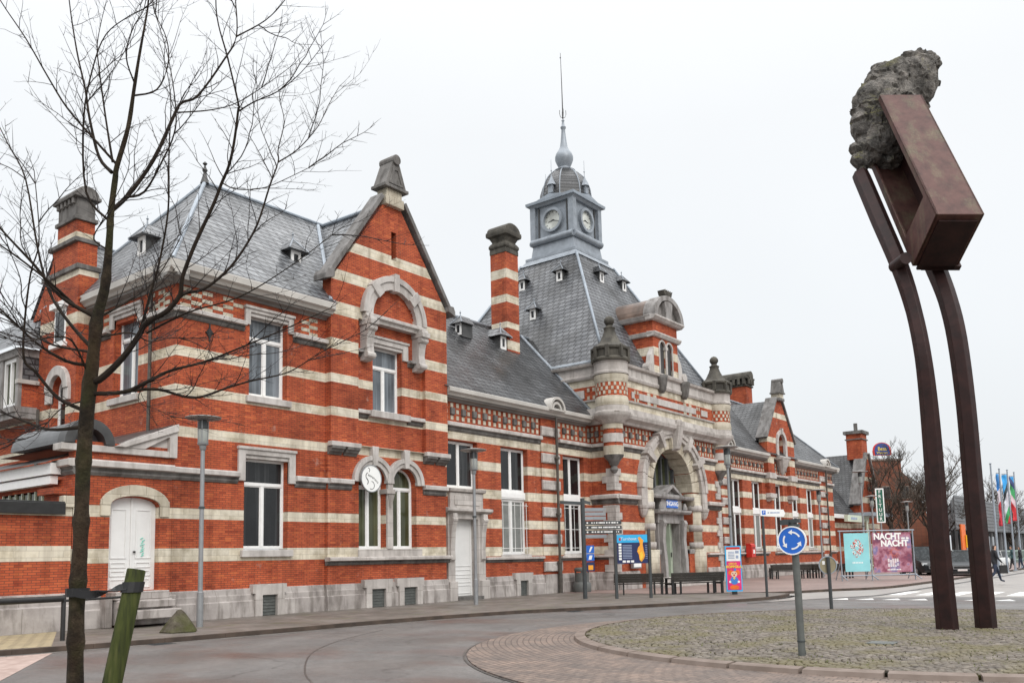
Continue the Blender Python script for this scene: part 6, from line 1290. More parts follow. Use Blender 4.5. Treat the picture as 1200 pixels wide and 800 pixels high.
# bollard with rail, cone, cover plate
t = empty('handrail', (9.4, 20.2, 0), 'black iron handrail on low posts in front of the arched white door', 'railing')
for x_, y_ in ((9.4, 20.2), (11.35, 20.87)): b = MB(); b.lathe((x_, y_, 0), [(.05, 0), (.05, .95), (.035, 1.0), (.0, 1.02)], 12); b.build('post', 'black_iron', t, smooth=True)
b = MB(); b.tube([(9.4, 20.2, .88), (11.35, 20.87, .88)], .03, 8); b.build('rail', 'black_iron', t, smooth=True)
t = empty('barrier_rail', (3, 19.3, 0), 'thick black horizontal barrier pipe before the garden wall', 'railing'); b = MB(); b.tube([(-4, 17.0, 1.0), (9.35, 20.15, .93)], .07, 12); b.build('rail', 'black_iron', t, smooth=True)
for x_, y_ in ((-3.9, 17.02), (2.5, 18.53)): b = MB(); b.tube([(x_, y_, 0), (x_, y_, .95)], .05, 10); b.build('post', 'black_iron', t, smooth=True)
b = MB(); n_ = len(b.v); cx, cy = 12.0, 19.75; rg = random.Random(2)
b.lathe((cx, cy, 0), [(.52, -.02), (.46, .06), (.33, .24), (.20, .40), (.12, .49), (.04, .54)], 5)
x = N('mossy_stone'); c = x.ramp(x.noise(7, 6), [(.3, (.045, .038, .025)), (.7, (.12, .105, .08))]); mo = x.ramp(x.noise(2.5, 5), [(.4, 0), (.6, .75)]); x.set(x.mix(mo, c, (.06, .065, .018)), .9, spec=.2); x.bump(x.noise(22, 5), .6, .03)
o = b.build('stone_cone', 'mossy_stone', bevel=.05); tag(o, 'mossy pyramid-shaped guard stone at the pavement edge', 'guard stone')
b = MB(); b.box(15.95, 16.4, 4.25, 4.7, -.03, .010); o = b.build('cover_plate', 'post_galv'); tag(o, 'flat pale metal cover plate set in the island cobbles', 'manhole cover')
# round sign hanging in the left arch of the twin window
F = FY(22.95); b = MB(); b.arch(F, 21.27, 4.54, .002, .48, .0, .05, 0, 2 * math.pi, 40); sg = b.build('round_shop_sign', 'sign_white'); tag(sg, 'round white shop sign hung in the left arch of the twin window', 'shop sign')
b = MB(); b.arch(F, 21.27, 4.54, .46, .49, -.01, .06, 0, 2 * math.pi, 40); b.build('sign_rim', 'lamp_grey', sg); b = MB()
b.arch(F, 21.12, 4.84, .06, .08, .05, .056, R(-60), R(100), 10); b.arch(F, 21.13, 4.62, .11, .135, .05, .056, R(110), R(250), 12); b.arch(F, 21.0, 4.42, .10, .13, .05, .056, R(-50), R(60), 10); b.arch(F, 21.27, 4.30, .13, .15, .05, .056, R(-120), R(90), 14); b.build('swirl', 'text_black', sg)
for i, ch_ in enumerate('kunstplaats'):
    text_mesh('sign_letter', ch_, .11, 'text_black', F(21.14 + i * .044, 4.66 - i * .024 + .035 * math.sin(i * .32), .052), parent=sg, mtx=Matrix.Rotation(R(90), 4, 'X') @ Matrix.Rotation(R(-32), 4, 'Z'))
def smooth3(pts, k=4):
    P = [Vector(pts[0])] + [Vector(p) for p in pts] + [Vector(pts[-1])]; out = []
    for i in range(1, len(P) - 2):
        for j in range(k):
            t_ = j / k; a, b_, c, d_ = P[i - 1:i + 3]; out.append(.5 * ((2 * b_) + (c - a) * t_ + (2 * a - 5 * b_ + 4 * c - d_) * t_ ** 2 + (3 * b_ - a - 3 * c + d_) * t_ ** 3))
    out.append(P[-1]); return out
# ================================================================ SCULPTURE
S = SCULPT
t = empty('rusty_sculpture', (19.3, 3.75, 0), 'tall rusty steel sculpture of a leaning hollow box carrying a boulder on two bent legs', 'sculpture')
for key, hd in (('legA', R(8)), ('legB', R(-20))):
    P_ = smooth3([q[0] for q in S[key]], 4); W0 = [q[1] for q in S[key]]; W = [W0[min(i_ // 4, len(W0) - 1)] * (1 - (i_ % 4) / 4) + W0[min(i_ // 4 + 1, len(W0) - 1)] * ((i_ % 4) / 4) for i_ in range(len(P_))]; P_.insert(0, P_[0] - Vector((0, 0, .12))); W.insert(0, W[0])
    b = MB(); rt = Vector((.617, -.786, 0)); fw_ = Vector((.786, .617, 0)); n = 0
    for i, (p, w_) in enumerate(zip(P_, W)):
        tg = (P_[min(i + 1, len(P_) - 1)] - P_[max(i - 1, 0)]).normalized()
        ax = (rt - tg * rt.dot(tg)).normalized(); ay = tg.cross(ax).normalized(); 
        if ay.dot(fw_) < 0: ay = -ay
        h = w_ * .43; 
        for a_, b_ in ((-1, -.25), (.05, -.75), (1, -.15), (1, .9), (-1, .9)): b.v.append(tuple(p + ax * h * a_ + ay * h * b_))
    for i in range(len(P_) - 1):
        for j in range(5): b.f.append((i * 5 + j, i * 5 + (j + 1) % 5, i * 5 + 5 + (j + 1) % 5, i * 5 + 5 + j))
    b.f.append((0, 1, 2, 3, 4)); k_ = 5 * (len(P_) - 1); b.f.append(tuple(k_ + q for q in range(5))); b.build('leg', 'corten', t, bevel=.008)
Nn, va, vb, vc = [Vector(S[q]) for q in ('N', 'a', 'b', 'c')]
FB = lambda u, v, d=0.0: tuple(Nn + va * u + vc * v - vb * d)     # side face frame: u along the box, v across, d along the width
b = MB(); side = [(0, 0), (1.0, 0), (1.0, .10), (.17, .10), (.17, .87), (.78, .87), (.78, 1.0), (0, 1.0)]
b.prism(FB, side, -.06, .0); b.prism(FB, [(0, 0), (1, 0), (1, .9), (.9, 1), (0, 1)], -1.0, -.94)
b.prism(FB, [(0, 0), (1, 0), (1, .03), (0, .03)], -1.0, .0); b.prism(FB, [(0, .02), (.03, .02), (.03, 1), (0, 1)], -.995, -.005); b.prism(FB, [(.03, .965), (.92, .965), (.92, .998), (.03, .998)], -.995, -.06)
b.prism(FB, [(.16, .1), (.18, .1), (.18, .87), (.16, .87)], -.94, -.05)
b.build('hollow_box', 'corten_mossy', t, bevel=.01)
b = MB(); b.prism(FB, [(.17, .1), (.95, .1), (.95, .9), (.17, .9)], -.70, -.66); b.build('inner_plate', 'corten', t)
b = MB(); b.prism(FB, [(-.012, .1), (-.0, .1), (-.0, 1.04), (-.012, 1.04)], -.9, -.1); b.prism(FB, [(-.012, .96), (.04, .96), (.04, 1.05), (-.012, 1.05)], -1.04, -.2); b.build('base_plate', 'corten', t)
p = Vector(S['pipe']); b = MB(); b.tube([p - Vector((.03, .02, .0)), p + Vector((.40, .32, 0))], .125, 20); b.build('cross_pipe', 'corten', t, smooth=False)
# boulder: overlapping lumps fused into one surface
bm = bmesh.new()
for c_, r in S['rock'] + ROCK2:
    mt = Matrix.Translation(Vector(c_)) @ Matrix.Rotation(r * 7, 4, (1, .5, .3)) @ Matrix.Diagonal((1, 1.2, 1, 1))
    bmesh.ops.create_icosphere(bm, subdivisions=3, radius=r * .97, matrix=mt)
off = world_off(t)
for v in bm.verts: v.co -= off
me = bpy.data.meshes.new('boulder'); bm.to_mesh(me); bm.free(); me.materials.append(M['rock']); o = bpy.data.objects.new('boulder', me); COL.objects.link(o); o.parent = t
rm = o.modifiers.new('fuse', 'REMESH'); rm.mode = 'VOXEL'; rm.voxel_size = .05
smm = o.modifiers.new('relax', 'SMOOTH'); smm.factor = .8; smm.iterations = 60
dg = bpy.context.evaluated_depsgraph_get(); m2 = bpy.data.meshes.new_from_object(o.evaluated_get(dg)); o.modifiers.clear(); o.data = m2; m2.name = 'boulder'
if not m2.materials: m2.materials.append(M['rock'])
NV = [v.normal.copy() for v in m2.vertices]
for v, nn in zip(m2.vertices, NV):
    q = v.co; big = noise.fractal(q * 1.1, 1.0, 2.1, 3) * .08; w1 = q * 1.5; d1, p1_ = noise.voronoi(w1)
    facet = (p1_[0] - w1).dot(nn) * .17; d2, p2_ = noise.voronoi(q * 3.7); facet2 = (p2_[0] - q * 3.7).dot(nn) * .075; d3, p3_ = noise.voronoi(q * 10); facet2 += (p3_[0] - q * 10).dot(nn) * .018
    v.co = q + nn * (big * .7 + facet + facet2 + noise.noise(q * 18) * .015 + .03)
for p_ in m2.polygons: p_.use_smooth = False
# ================================================================ NEAR TREE, STAKE AND TIE
rg = random.Random(21)
tr = empty('young_tree', TREE['trunk'][0][0], 'bare young tree with a knobbly mossy trunk beside a wooden stake', 'tree')
def polysm(pts, k=4): return [Vector(p) for p in smooth3(pts, k)]
pts, r0, r1 = TREE['trunk']; P_ = polysm(pts, 5); P_.insert(0, P_[0] - Vector((0, 0, .4)))
base_r = [.094, .094, .092, .088, .082, .079, .079, .079, .073, .063, .053, .041, .036, .032, .029, .025, .02, .016, .012, .01, .008, .006]
RR = []
for i, p in enumerate(P_):
    f_ = max(0, (i - 1) / 5); k_ = min(int(f_), len(base_r) - 2); RR.append((base_r[k_] + (base_r[min(k_ + 1, len(base_r) - 1)] - base_r[k_]) * (f_ - k_)) * (1 + .14 * noise.noise(p * 4.5) + (.15 if i % 7 == 3 and i < 60 else 0)))
b = MB(); b.tube(P_, RR, 14); b.build('trunk', 'bark', tr, smooth=True)
b = MB(); tw = MB()
def twig(p, dirv, L_, r, lvl, mb):
    n_ = max(3, int(L_ / .09)); pp = [p.copy()]; d_ = dirv.normalized(); cur = p.copy()
    for i in range(n_):
        d_ = (d_ + Vector((rg.gauss(0, .10), rg.gauss(0, .10), rg.gauss(.03, .08)))).normalized(); cur = cur + d_ * (L_ / n_); pp.append(cur.copy())
    mb.tube(pp, [r * (1 - .75 * i / n_) for i in range(n_ + 1)], 4 if r < .006 else 5, cap=False)
    if lvl < 2:
        s = 1
        for i in range(1, n_):
            if rg.random() < (.75 if lvl == 0 else .62):
                dd_ = (pp[i + 1] - pp[i]).normalized(); side_ = dd_.cross(Vector((rg.gauss(0, .5), rg.gauss(0, .5), 1))).normalized() * s; s = -s
                twig(pp[i], dd_ * .6 + side_ * rg.uniform(.5, 1.0) + Vector((0, 0, .2)), L_ * rg.uniform(.15, .42) * (1 - .4 * i / n_), max(.0023, r * .55), lvl + 1, mb)
for key, (pts, r0, r1) in TREE.items():
    if key == 'trunk': continue
    Q = polysm(pts, 4); n_ = len(Q); rr = [(r0 + (r1 - r0) * (i / (n_ - 1)) ** .7) * .74 for i in range(n_)]
    b.tube(Q, [r * (1 + .06 * noise.noise(p * 6)) for r, p in zip(rr, Q)], 8)
    acc = 0; s = 1
    for i in range(1, n_):
        seg = (Q[i] - Q[i - 1]).length; acc += seg
        if rr[i] < .036 and acc > .10:
            acc = rg.uniform(-.06, .1); dd_ = (Q[i] - Q[i - 1]).normalized(); side_ = dd_.cross(Vector((rg.gauss(0, .4), rg.gauss(0, .4), 1))).normalized() * s; s = -s
            L_ = rg.uniform(.2, 1.0) if rg.random() < .8 else rg.uniform(.9, 1.3); L_ *= 1 - .6 * i / n_ * (1.15 if i < n_ * .7 else .6)
            twig(Q[i], dd_ * .8 + side_ * rg.uniform(.5, 1.1) + Vector((0, 0, .15)), L_, min(.0062, max(.0036, rr[i] * .5)), 0, tw)
    for q_ in range(3 if key in 'abdnpqrstuwy' else 1):      # longer side shoots of the lower crown
        i = rg.randrange(n_ // 4, n_ - 1); dd_ = (Q[i + 1] - Q[i]).normalized(); sd = dd_.cross(Vector((rg.gauss(0, .5), rg.gauss(0, .5), 1))).normalized() * rg.choice((-1, 1))
        twig(Q[i], dd_ + sd * .7 + Vector((0, 0, rg.uniform(-.1, .4))), rg.uniform(.9, 1.5), .0075, 0, tw)
    twig(Q[-1], (Q[-1] - Q[-2]), .28, r1 * .9, 0, tw)
b.build('branches', 'bark_dark', tr, smooth=True); tw.build('twigs', 'twig', tr)
p, q = Vector(STAKE[0]), Vector(STAKE[1]); dv = (q - p).normalized(); b = MB(); b.tube([p - dv * .5, p, p + (q - p) * .5, q - dv * .012, q], [.105, .105, .103, .102, .097], 18); sk = b.build('wooden_stake', 'stake_wood', loc=tuple(p), smooth=True); tag(sk, 'thick green mossy wooden stake leaning beside the bare tree', 'tree stake')
TT = Vector((0, 0, 0)); tp = [P_[i] for i in range(len(P_))]; near = min(tp, key=lambda v: abs(v.z - 1.32)); e_ = q - dv * .2
x = Vector((near.x, near.y, 1.32)); b = MB(); fdir = (e_ - x); fdir.z = 0; fdir.normalize(); nrm = Vector((-fdir.y, fdir.x, 0))
def strap(points, hw): 
    n = len(b.v)
    for p0, up_, nn in points:
        for s_, t__ in ((-1, -.006), (1, -.006), (1, .006), (-1, .006)): b.v.append(tuple(p0 + up_ * hw * s_ + nn * t__))
    for i in range(len(points) - 1):
        for j in range(4): b.f.append((n + i * 4 + j, n + i * 4 + (j + 1) % 4, n + i * 4 + 4 + (j + 1) % 4, n + i * 4 + 4 + j))
U = Vector((0, 0, 1)); rt_ = Vector((.617, -.786, 0)); fr_ = Vector((-.786, -.617, 0))
ring = [(x + rt_ * .125 * math.cos(a) + fr_ * .125 * math.sin(a), U, (rt_ * math.cos(a) + fr_ * math.sin(a))) for a in [R(-180 + 30 * i) for i in range(13)]]
strap(ring, .05)
s0 = x + fr_ * .12; s1_ = e_ - rt_ * .02 + fr_ * .1; pl = []
for i in range(13):
    f_ = i / 12; pos = s0.lerp(s1_, f_) + U * (.01 - .09 * math.sin(math.pi * f_) * (1 - f_)); tw_ = R(150) * max(0, min(1, (f_ - .35) / .5)); pl.append((pos, (U * math.cos(tw_) + fr_ * math.sin(tw_)), (fr_ * math.cos(tw_) - U * math.sin(tw_))))
strap(pl, .045)
ring = [(e_ + rt_ * .115 * math.cos(a) + fr_ * .115 * math.sin(a), dv, (rt_ * math.cos(a) + fr_ * math.sin(a))) for a in [R(30 * i) for i in range(13)]]; strap(ring, .06)
o = b.build('tree_tie', 'rubber', loc=tuple(x)); tag(o, 'twisted black rubber strap tying the trunk to the stake', 'tree tie')
# ================================================================ FAR RIGHT: HOUSE, HOTEL, HALL, TREES
def bare_tree(x_, y_, h, label, seed, spread=1.0, mat='twig_far', lev=5):
    g_ = random.Random(seed); t = empty('bare_tree', (x_, y_, 0), label, 'tree', 'bare trees behind the square'); tb, wb = MB(), MB()
    def grow(p, d_, L_, r, l_):
        n_ = 4; pp = [p]; c = p
        for i in range(n_): d_ = (d_ + Vector((g_.gauss(0, .12), g_.gauss(0, .12), g_.gauss(.09, .08)))).normalized(); c = c + d_ * L_ / n_; pp.append(c)
        (tb if l_ < 2 else wb).tube(pp, [r * (1 - .5 * i / n_) for i in range(n_ + 1)], 6 if l_ < 2 else 3, cap=False)
        if l_ < lev:
            for i in range(g_.randint(4, 5) if l_ < 3 else 4):
                k_ = g_.randint(1, n_); a = g_.uniform(0, 6.28); up_ = g_.uniform(.5, 1.2)
                nd = (d_ * up_ + Vector((math.cos(a) * spread, math.sin(a) * spread, .15)) * .75).normalized(); grow(pp[k_], nd, L_ * g_.uniform(.5, .75), max(.017, r * .55), l_ + 1)
    grow(Vector((x_, y_, -.1)), Vector((0, 0, 1)), h * .42, h * .018, 0)
    tb.build('trunk', 'twig_far', t); wb.build('crown', mat, t)
bare_tree(84, 21.5, 12.5, 'bare tree in front of the tall brick gable', 3, 1.1)
bare_tree(94, 20.6, 13, 'bare tree right of the tall brick gable, left of the rusty legs', 5, 1.1)
bare_tree(102, 20.6, 13, 'bare tree seen just left of the front rusty leg', 8, 1.1)
bare_tree(122, 17.2, 13, 'bare tree seen between the two rusty legs', 13)
bare_tree(72, 4.6, 9.5, 'bare tree at the right edge of the picture, beyond the flags', 17, 1.2)
bare_tree(140, 42, 16, 'bare tree left behind the tall brick gable', 23, 1.1)
t = empty('gabled_annex_house', (80, 24, 0), 'small red brick house with striped gable, slate roof and chimney beyond the station', 'house')
G = FY(23.9)
b = MB(); b.prism(G, [(82.3, -.1), (88.2, -.1), (88.2, 6.0), (85.6, 10.6), (84.9, 10.6), (82.3, 6.0)], -.6, 0, []); b.build('gable_wall', 'brick_far', t); b = MB(); b.box(82.3, 88.2, 24.5, 31, -.1, 5.6); b.build('side_wall', 'brick_far', t)
b = MB(); b.box(74.5, 82.4, 24.8, 31, -.1, 4.8); b.build('side_wall', 'brick_far', t)
b = MB(); b.quad((74.3, 24.3, 4.9), (82.4, 24.3, 4.9), (82.4, 28, 9.9), (74.3, 28, 9.9)); b.quad((74.3, 31.5, 4.9), (82.4, 31.5, 4.9), (82.4, 28, 9.9), (74.3, 28, 9.9)); b.build('roof', 'slate_hall', t)
b = MB(); b.fb(FY(24.6), 74.3, 82.3, 4.5, 4.85, 0, .35); b.build('gutter', 'white_frame', t)
b = MB()
for s in (-1, 1):
    x0, x1 = 85.25 + s * 3.1, 85.25 + s * .3; dx, dz = x1 - x0, 4.95; L_ = math.hypot(dx, dz); nx, n3 = s * dz / L_, abs(dx) / L_
    b.prism(G, [(x0, 5.75), (x1, 10.7), (x1 + nx * .25, 10.7 + n3 * .25), (x0 + nx * .25, 5.75 + n3 * .25)], -.9, .2)
b.build('gable_coping', 'coping_grey', t)
b = MB(); b.quad((82.0, 24.7, 5.7), (82.0, 31, 5.7), (85.25, 31, 10.75), (85.25, 24.7, 10.75)); b.quad((88.5, 24.7, 5.7), (88.5, 31, 5.7), (85.25, 31, 10.75), (85.25, 24.7, 10.75)); b.build('gable_roof', 'slate_hall', t)
b = MB(); b.box(84.4, 86.1, 24.0, 25.4, 10.2, 12.6); c_ = b.build('chimney', 'brick_plain', t); b = MB(); b.box(84.2, 86.3, 23.8, 25.6, 12.6, 12.9); b.box(84.3, 86.2, 23.9, 25.5, 12.05, 12.15); b.tube([(85.25, 24.7, 12.9), (85.25, 24.7, 13.7)], .18, 8); b.build('chimney_cap', 'soot_stone', c_)
for x_ in (83.6, 85.6): b = MB(); b.fb(G, x_, x_ + 1.1, 1.6, 3.6, -.1, .03); f_ = b.build('window', 'white_frame', t); b = MB(); b.fb(G, x_ + .12, x_ + .98, 1.75, 3.45, .03, .04); b.build('pane', 'glass', f_)
# pale green platform canopy end and fence
t = empty('platform_canopy', (76, 22, 0), 'pale green iron canopy end with a slender column beside the station', 'canopy')
b = MB(); b.fb(FY(22.4), 73.6, 79.5, 4.05, 4.6, -.3, 0); cf_ = b.build('canopy_board', 'pale_green', t); b = MB(); b.box(77.5, 84, 21.6, 23.5, 4.6, 4.9); b.build('canopy_roof', 'zinc_light', t)
b = MB(); b.tube([(78.4, 22.3, 0), (78.4, 22.3, 4.2)], [.14, .1], 8); b.build('column', 'pale_green', t); b = MB(); [b.fb(FY(22.4), u_, u_ + .22, 4.22, 4.42, 0, .03) for u_ in (74.4, 74.75, 75.1, 75.35, 75.8)]; b.build('canopy_text', 'text_grey', cf_)
t = empty('green_gate', (75.5, 22.2, 0), 'pale green iron gate between the station and the canopy', 'gate'); b = MB()
for q in range(14): b.box(74.0 + q * .45, 74.06 + q * .45, 22.2, 22.26, 0, 2.2 + (.8 if q % 6 == 0 else 0))
for z in (.3, 1.2, 2.1): b.box(73.9, 80, 22.2, 22.25, z, z + .08)
b.build('gate_leaf', 'pale_green', t)
# green vertical sign
t = empty('vertical_sign', (67.6, 17.6, 0), 'tall green vertical sign with white letters beyond the station', 'shop sign'); ang = R(-52); bd, F = board('sign_panel', 67.9, 18.3, 3.7, 6.15, .56, ang, .12, 'sign_green', t)
b = MB(); b.prism(F, rect(-.31, .31, 3.65, 6.2), .04, .09, [rect(-.23, .23, 3.74, 6.11)]); b.build('sign_border', 'sign_white', bd)
for i, ch_ in enumerate('FRITUUR'): text_mesh('sign_letter', ch_, .34, 'text_white', F(0, 5.93 - i * .335, .07), parent=bd, mtx=Zrot(ang), bold=.006)
b = MB(); b.tube([F(.0, 3.7, 0), F(0, 0, 0)], .06, 8); b.build('post', 'lamp_grey', t)
# tall brick hotel gable with a roof sign
t = empty('stepped_gable_building', (126, 33, 0), 'tall brown brick building with a stepped gable and a roof sign', 'building'); c_, s_ = math.cos(R(-52)), math.sin(R(-52)); F = lambda u, v, d=0.0: (126 + u * c_ + d * s_, 33 + u * s_ - d * c_, v)
x = N('brick_brown'); bb_, fc = brick_nodes(x, x.uv(), .62); x.set(x.mix(.5, bb_, (.10, .06, .038)), .85)
st = [(-6.2, 0), (6.2, 0), (6.2, 6.2), (5.3, 6.2), (5.3, 8.0), (4.5, 8.0), (4.5, 9.8), (3.4, 9.8), (3.4, 11.2), (2.3, 12.4), (2.3, 13.9), (-2.3, 13.9), (-2.3, 12.4), (-3.4, 11.2), (-3.4, 9.8), (-4.5, 9.8), (-4.5, 8.0), (-5.3, 8.0), (-5.3, 6.2), (-6.2, 6.2)]
b = MB(); b.prism(F, st, -14, 0); b.build('wall', 'brick_brown', t); b = MB(); b.fb(F, -2.5, 2.5, 13.9, 14.15, -1, .15); b.build('coping', 'kerb_pink', t)
for r_ in range(3):
    for u_ in (-2.6, 0, 2.6): b = MB(); b.fb(F, u_ - .6, u_ + .6, 2.2 + r_ * 3.2, 4.0 + r_ * 3.2, -.1, .05); f_ = b.build('window', 'kerb_pink', t); b = MB(); b.fb(F, u_ - .48, u_ + .48, 2.35 + r_ * 3.2, 3.85 + r_ * 3.2, .05, .07); b.build('pane', 'glass', f_)
t = empty('roof_sign', F(-.1, 14.15, -.5), 'rounded blue and red hotel sign on top of the stepped brick gable', 'sign'); b = MB()
dm = lambda s: [(-1.1 * s, 14.7), (1.1 * s, 14.7), (1.15 * s, 15.3)] + [(1.1 * s * math.cos(math.pi * i / 10), 15.5 + .9 * s * math.sin(math.pi * i / 10)) for i in range(11)] + [(-1.15 * s, 15.3)]
b.prism(F, dm(1.12), -.6, -.4); sb = b.build('sign_panel', 'post_red', t); b = MB(); b.prism(F, [(u, v + .08) for u, v in dm(.92)], -.4, -.36); b.build('sign_field', 'blue_ad', sb); text_mesh('sign_text', 'Best', .7, 'poster_yellow', F(0, 15.6, -.34), parent=sb, mtx=Zrot(R(-52))); text_mesh('sign_text', 'Western', .45, 'poster_yellow', F(0, 15.05, -.34), parent=sb, mtx=Zrot(R(-52)))
b = MB(); b.fb(F, -.9, -.8, 14.1, 14.8, -.55, -.45); b.fb(F, .8, .9, 14.1, 14.8, -.55, -.45); b.build('sign_support', 'lamp_grey', t)
# long flat modern hall
t = empty('bus_terminal', (110, 18, 0), 'long low dark building with a grey ribbed fascia at the right', 'building'); PL = lambda u, v, d=0.0: (u, v, d)
b = MB(); b.prism(PL, [(90.5, 18.2), (170, 18.2), (170, 26), (124, 24.8)], -.1, 3.4); b.build('glazed_front', 'hall_dark', t)
b = MB(); b.prism(PL, [(89, 17.4), (172, 17.4), (172, 26.5), (124, 25.2)], 3.4, 6.6)
for q in range(9): b.box(89, 172, 17.34, 17.42, 3.5 + q * .36, 3.62 + q * .36)
b.build('fascia', 'hall_fascia', t); b = MB()
for q in range(26): b.box(92 + q * 3, 92.2 + q * 3, 17.95, 18.15, -.1, 3.4)
b.build('mullions', 'lamp_grey', t); b = MB(); b.box(90.2, 92, 17.2, 17.32, 1.0, 3.9); b.build('orange_panel', 'orange_ad', t); b = MB(); b.box(93.5, 100, 17.1, 17.25, 2.2, 3.2); b.build('blue_panel', 'blue_ad', t); b = MB(); b.box(91.6, 93, 17.0, 17.15, 1.7, 2.9); b.build('yellow_panel', 'poster_yellow', t)
b = MB()
for q in range(7): b.box(94 + q * 2.6, 96.2 + q * 2.6, 18.05, 18.14, .3, 2.9)
b.build('shop_window', 'glass_blue', t)
t = empty('low_fence', (100, 15.5, 0), 'low pale fence in front of the long dark building', 'fence'); b = MB()
for q in range(60): b.box(92 + q * .8, 92.08 + q * .8, 15.4, 15.46, 0, 1.3)
b.box(92, 140, 15.4, 15.46, 1.2, 1.35); b.box(92, 140, 15.4, 15.46, .3, .4); b.build('railing', 'fence_green', t)
# ================================================================ BANNER FRAME
p, q = Vector((47.4, 12.95, 0)), Vector((56.6, 14.2, 0)); p, q = Vector((48.6, 15.3, 0)), Vector((51.6, 12.3, 0)); ang = math.atan2(q.y - p.y, q.x - p.x); L_ = (q - p).length; cc = (p + q) / 2
c_, s_ = math.cos(ang), math.sin(ang); F = lambda u, v, d=0.0: (cc.x + u * c_ + d * s_, cc.y + u * s_ - d * c_, v)
t = empty('banner_frame', tuple(cc), 'scaffold tube frame holding a blue banner and a purple festival banner', 'banner frame'); b = MB(); h = L_ / 2
for u in (-h, -h + L_ * .41, h):
    b.tube([F(u, 0, 0), F(u, 2.75, 0)], .035, 8); b.tube([F(u, .05, .6), F(u, .3, .0)], .03, 6); b.tube([F(u, .05, -.7), F(u, 1.2, 0)], .03, 6)
for v in (.28, 2.7): b.tube([F(-h - .1, v, 0), F(h + .1, v, 0)], .035, 8)
b.build('tube_frame', 'zinc_light', t); b = MB(); b.fb(F, -h + .2, -h + L_ * .385, .5, 2.58, .03, .05); b1 = b.build('blue_banner', 'banner_teal', t); b = MB(); b.fb(F, -h + L_ * .435, h - .15, .42, 2.58, .03, .05); x = N('banner_purple')
c = x.ramp(x.noise(2.2, 4), [(.25, (.06, .04, .10)), (.42, (.22, .05, .09)), (.55, (.42, .20, .26)), (.66, (.16, .14, .30)), (.78, (.55, .45, .52))]); x.set(c, .5); b2 = b.build('festival_banner', 'banner_purple', t)
wr = random.Random(5); u0 = -h + L_ * .29 - .12; u0 = -h + L_ * .20 + .08
b = MB()
for k_ in range(90):
    a = wr.uniform(0, 6.28); r = wr.uniform(.12, .42); uu, vv = u0 + r * .85 * math.cos(a), 1.75 + r * 1.15 * math.sin(a); w_ = wr.uniform(.02, .05); b.prism(F, [(uu - w_, vv), (uu, vv - w_), (uu + w_, vv), (uu, vv + w_)], .05, .056)
b.build('floral_ring', 'petal_red', b1); b = MB()
for k_ in range(60):
    a = wr.uniform(0, 6.28); r = wr.uniform(.1, .44); uu, vv = u0 + r * .85 * math.cos(a), 1.75 + r * 1.15 * math.sin(a); w_ = wr.uniform(.02, .04); b.prism(F, [(uu - w_, vv), (uu, vv - w_), (uu + w_, vv), (uu, vv + w_)], .056, .06)
b.build('floral_ring_light', 'sign_white', b1); b = MB(); [b.fb(F, u0 - .3 + q_ * .09, u0 - .25 + q_ * .09, .94, 1.02, .05, .054) for q_ in range(7)]; b.build('banner_text', 'sign_white', b1)
uc = (-h + L_ * .435 + h - .15) / 2
text_mesh('banner_title', 'NACHT', .46, 'text_white', F(uc - .25, 2.36, .056), parent=b2, mtx=Zrot(ang), bold=.02); text_mesh('banner_small', 'van de', .17, 'text_white', F(uc + .78, 2.27, .056), parent=b2, mtx=Zrot(ang), bold=.01); text_mesh('banner_title', 'NACHT', .46, 'text_white', F(uc + .15, 1.98, .056), parent=b2, mtx=Zrot(ang), bold=.02)
b = MB()
for a in range(16): 
    a_ = a * math.pi / 8; r0_, r1_ = .14, .34 + .08 * (a % 2); b.prism(F, [(uc + .1 + r0_ * math.cos(a_ - .06), 1.5 + r0_ * math.sin(a_ - .06)), (uc + .1 + r1_ * math.cos(a_), 1.5 + r1_ * math.sin(a_)), (uc + .1 + r0_ * math.cos(a_ + .06), 1.5 + r0_ * math.sin(a_ + .06))], .05, .055)
b.build('banner_star', 'poster_orange', b2); b = MB()
for k_ in range(7):
    for j_ in range(5):
        if wr.random() < .75: b.fb(F, uc - .3 + j_ * .13, uc - .2 + j_ * .13, .72 + k_ * .065, .76 + k_ * .065, .05, .056)
b.build('banner_print', 'sign_white', b2); b = MB(); [b.fb(F, uc - .35 + q_ * .09, uc - .29 + q_ * .09, .53, .59, .05, .056) for q_ in range(9)]; b.build('banner_text', 'sign_white', b2)
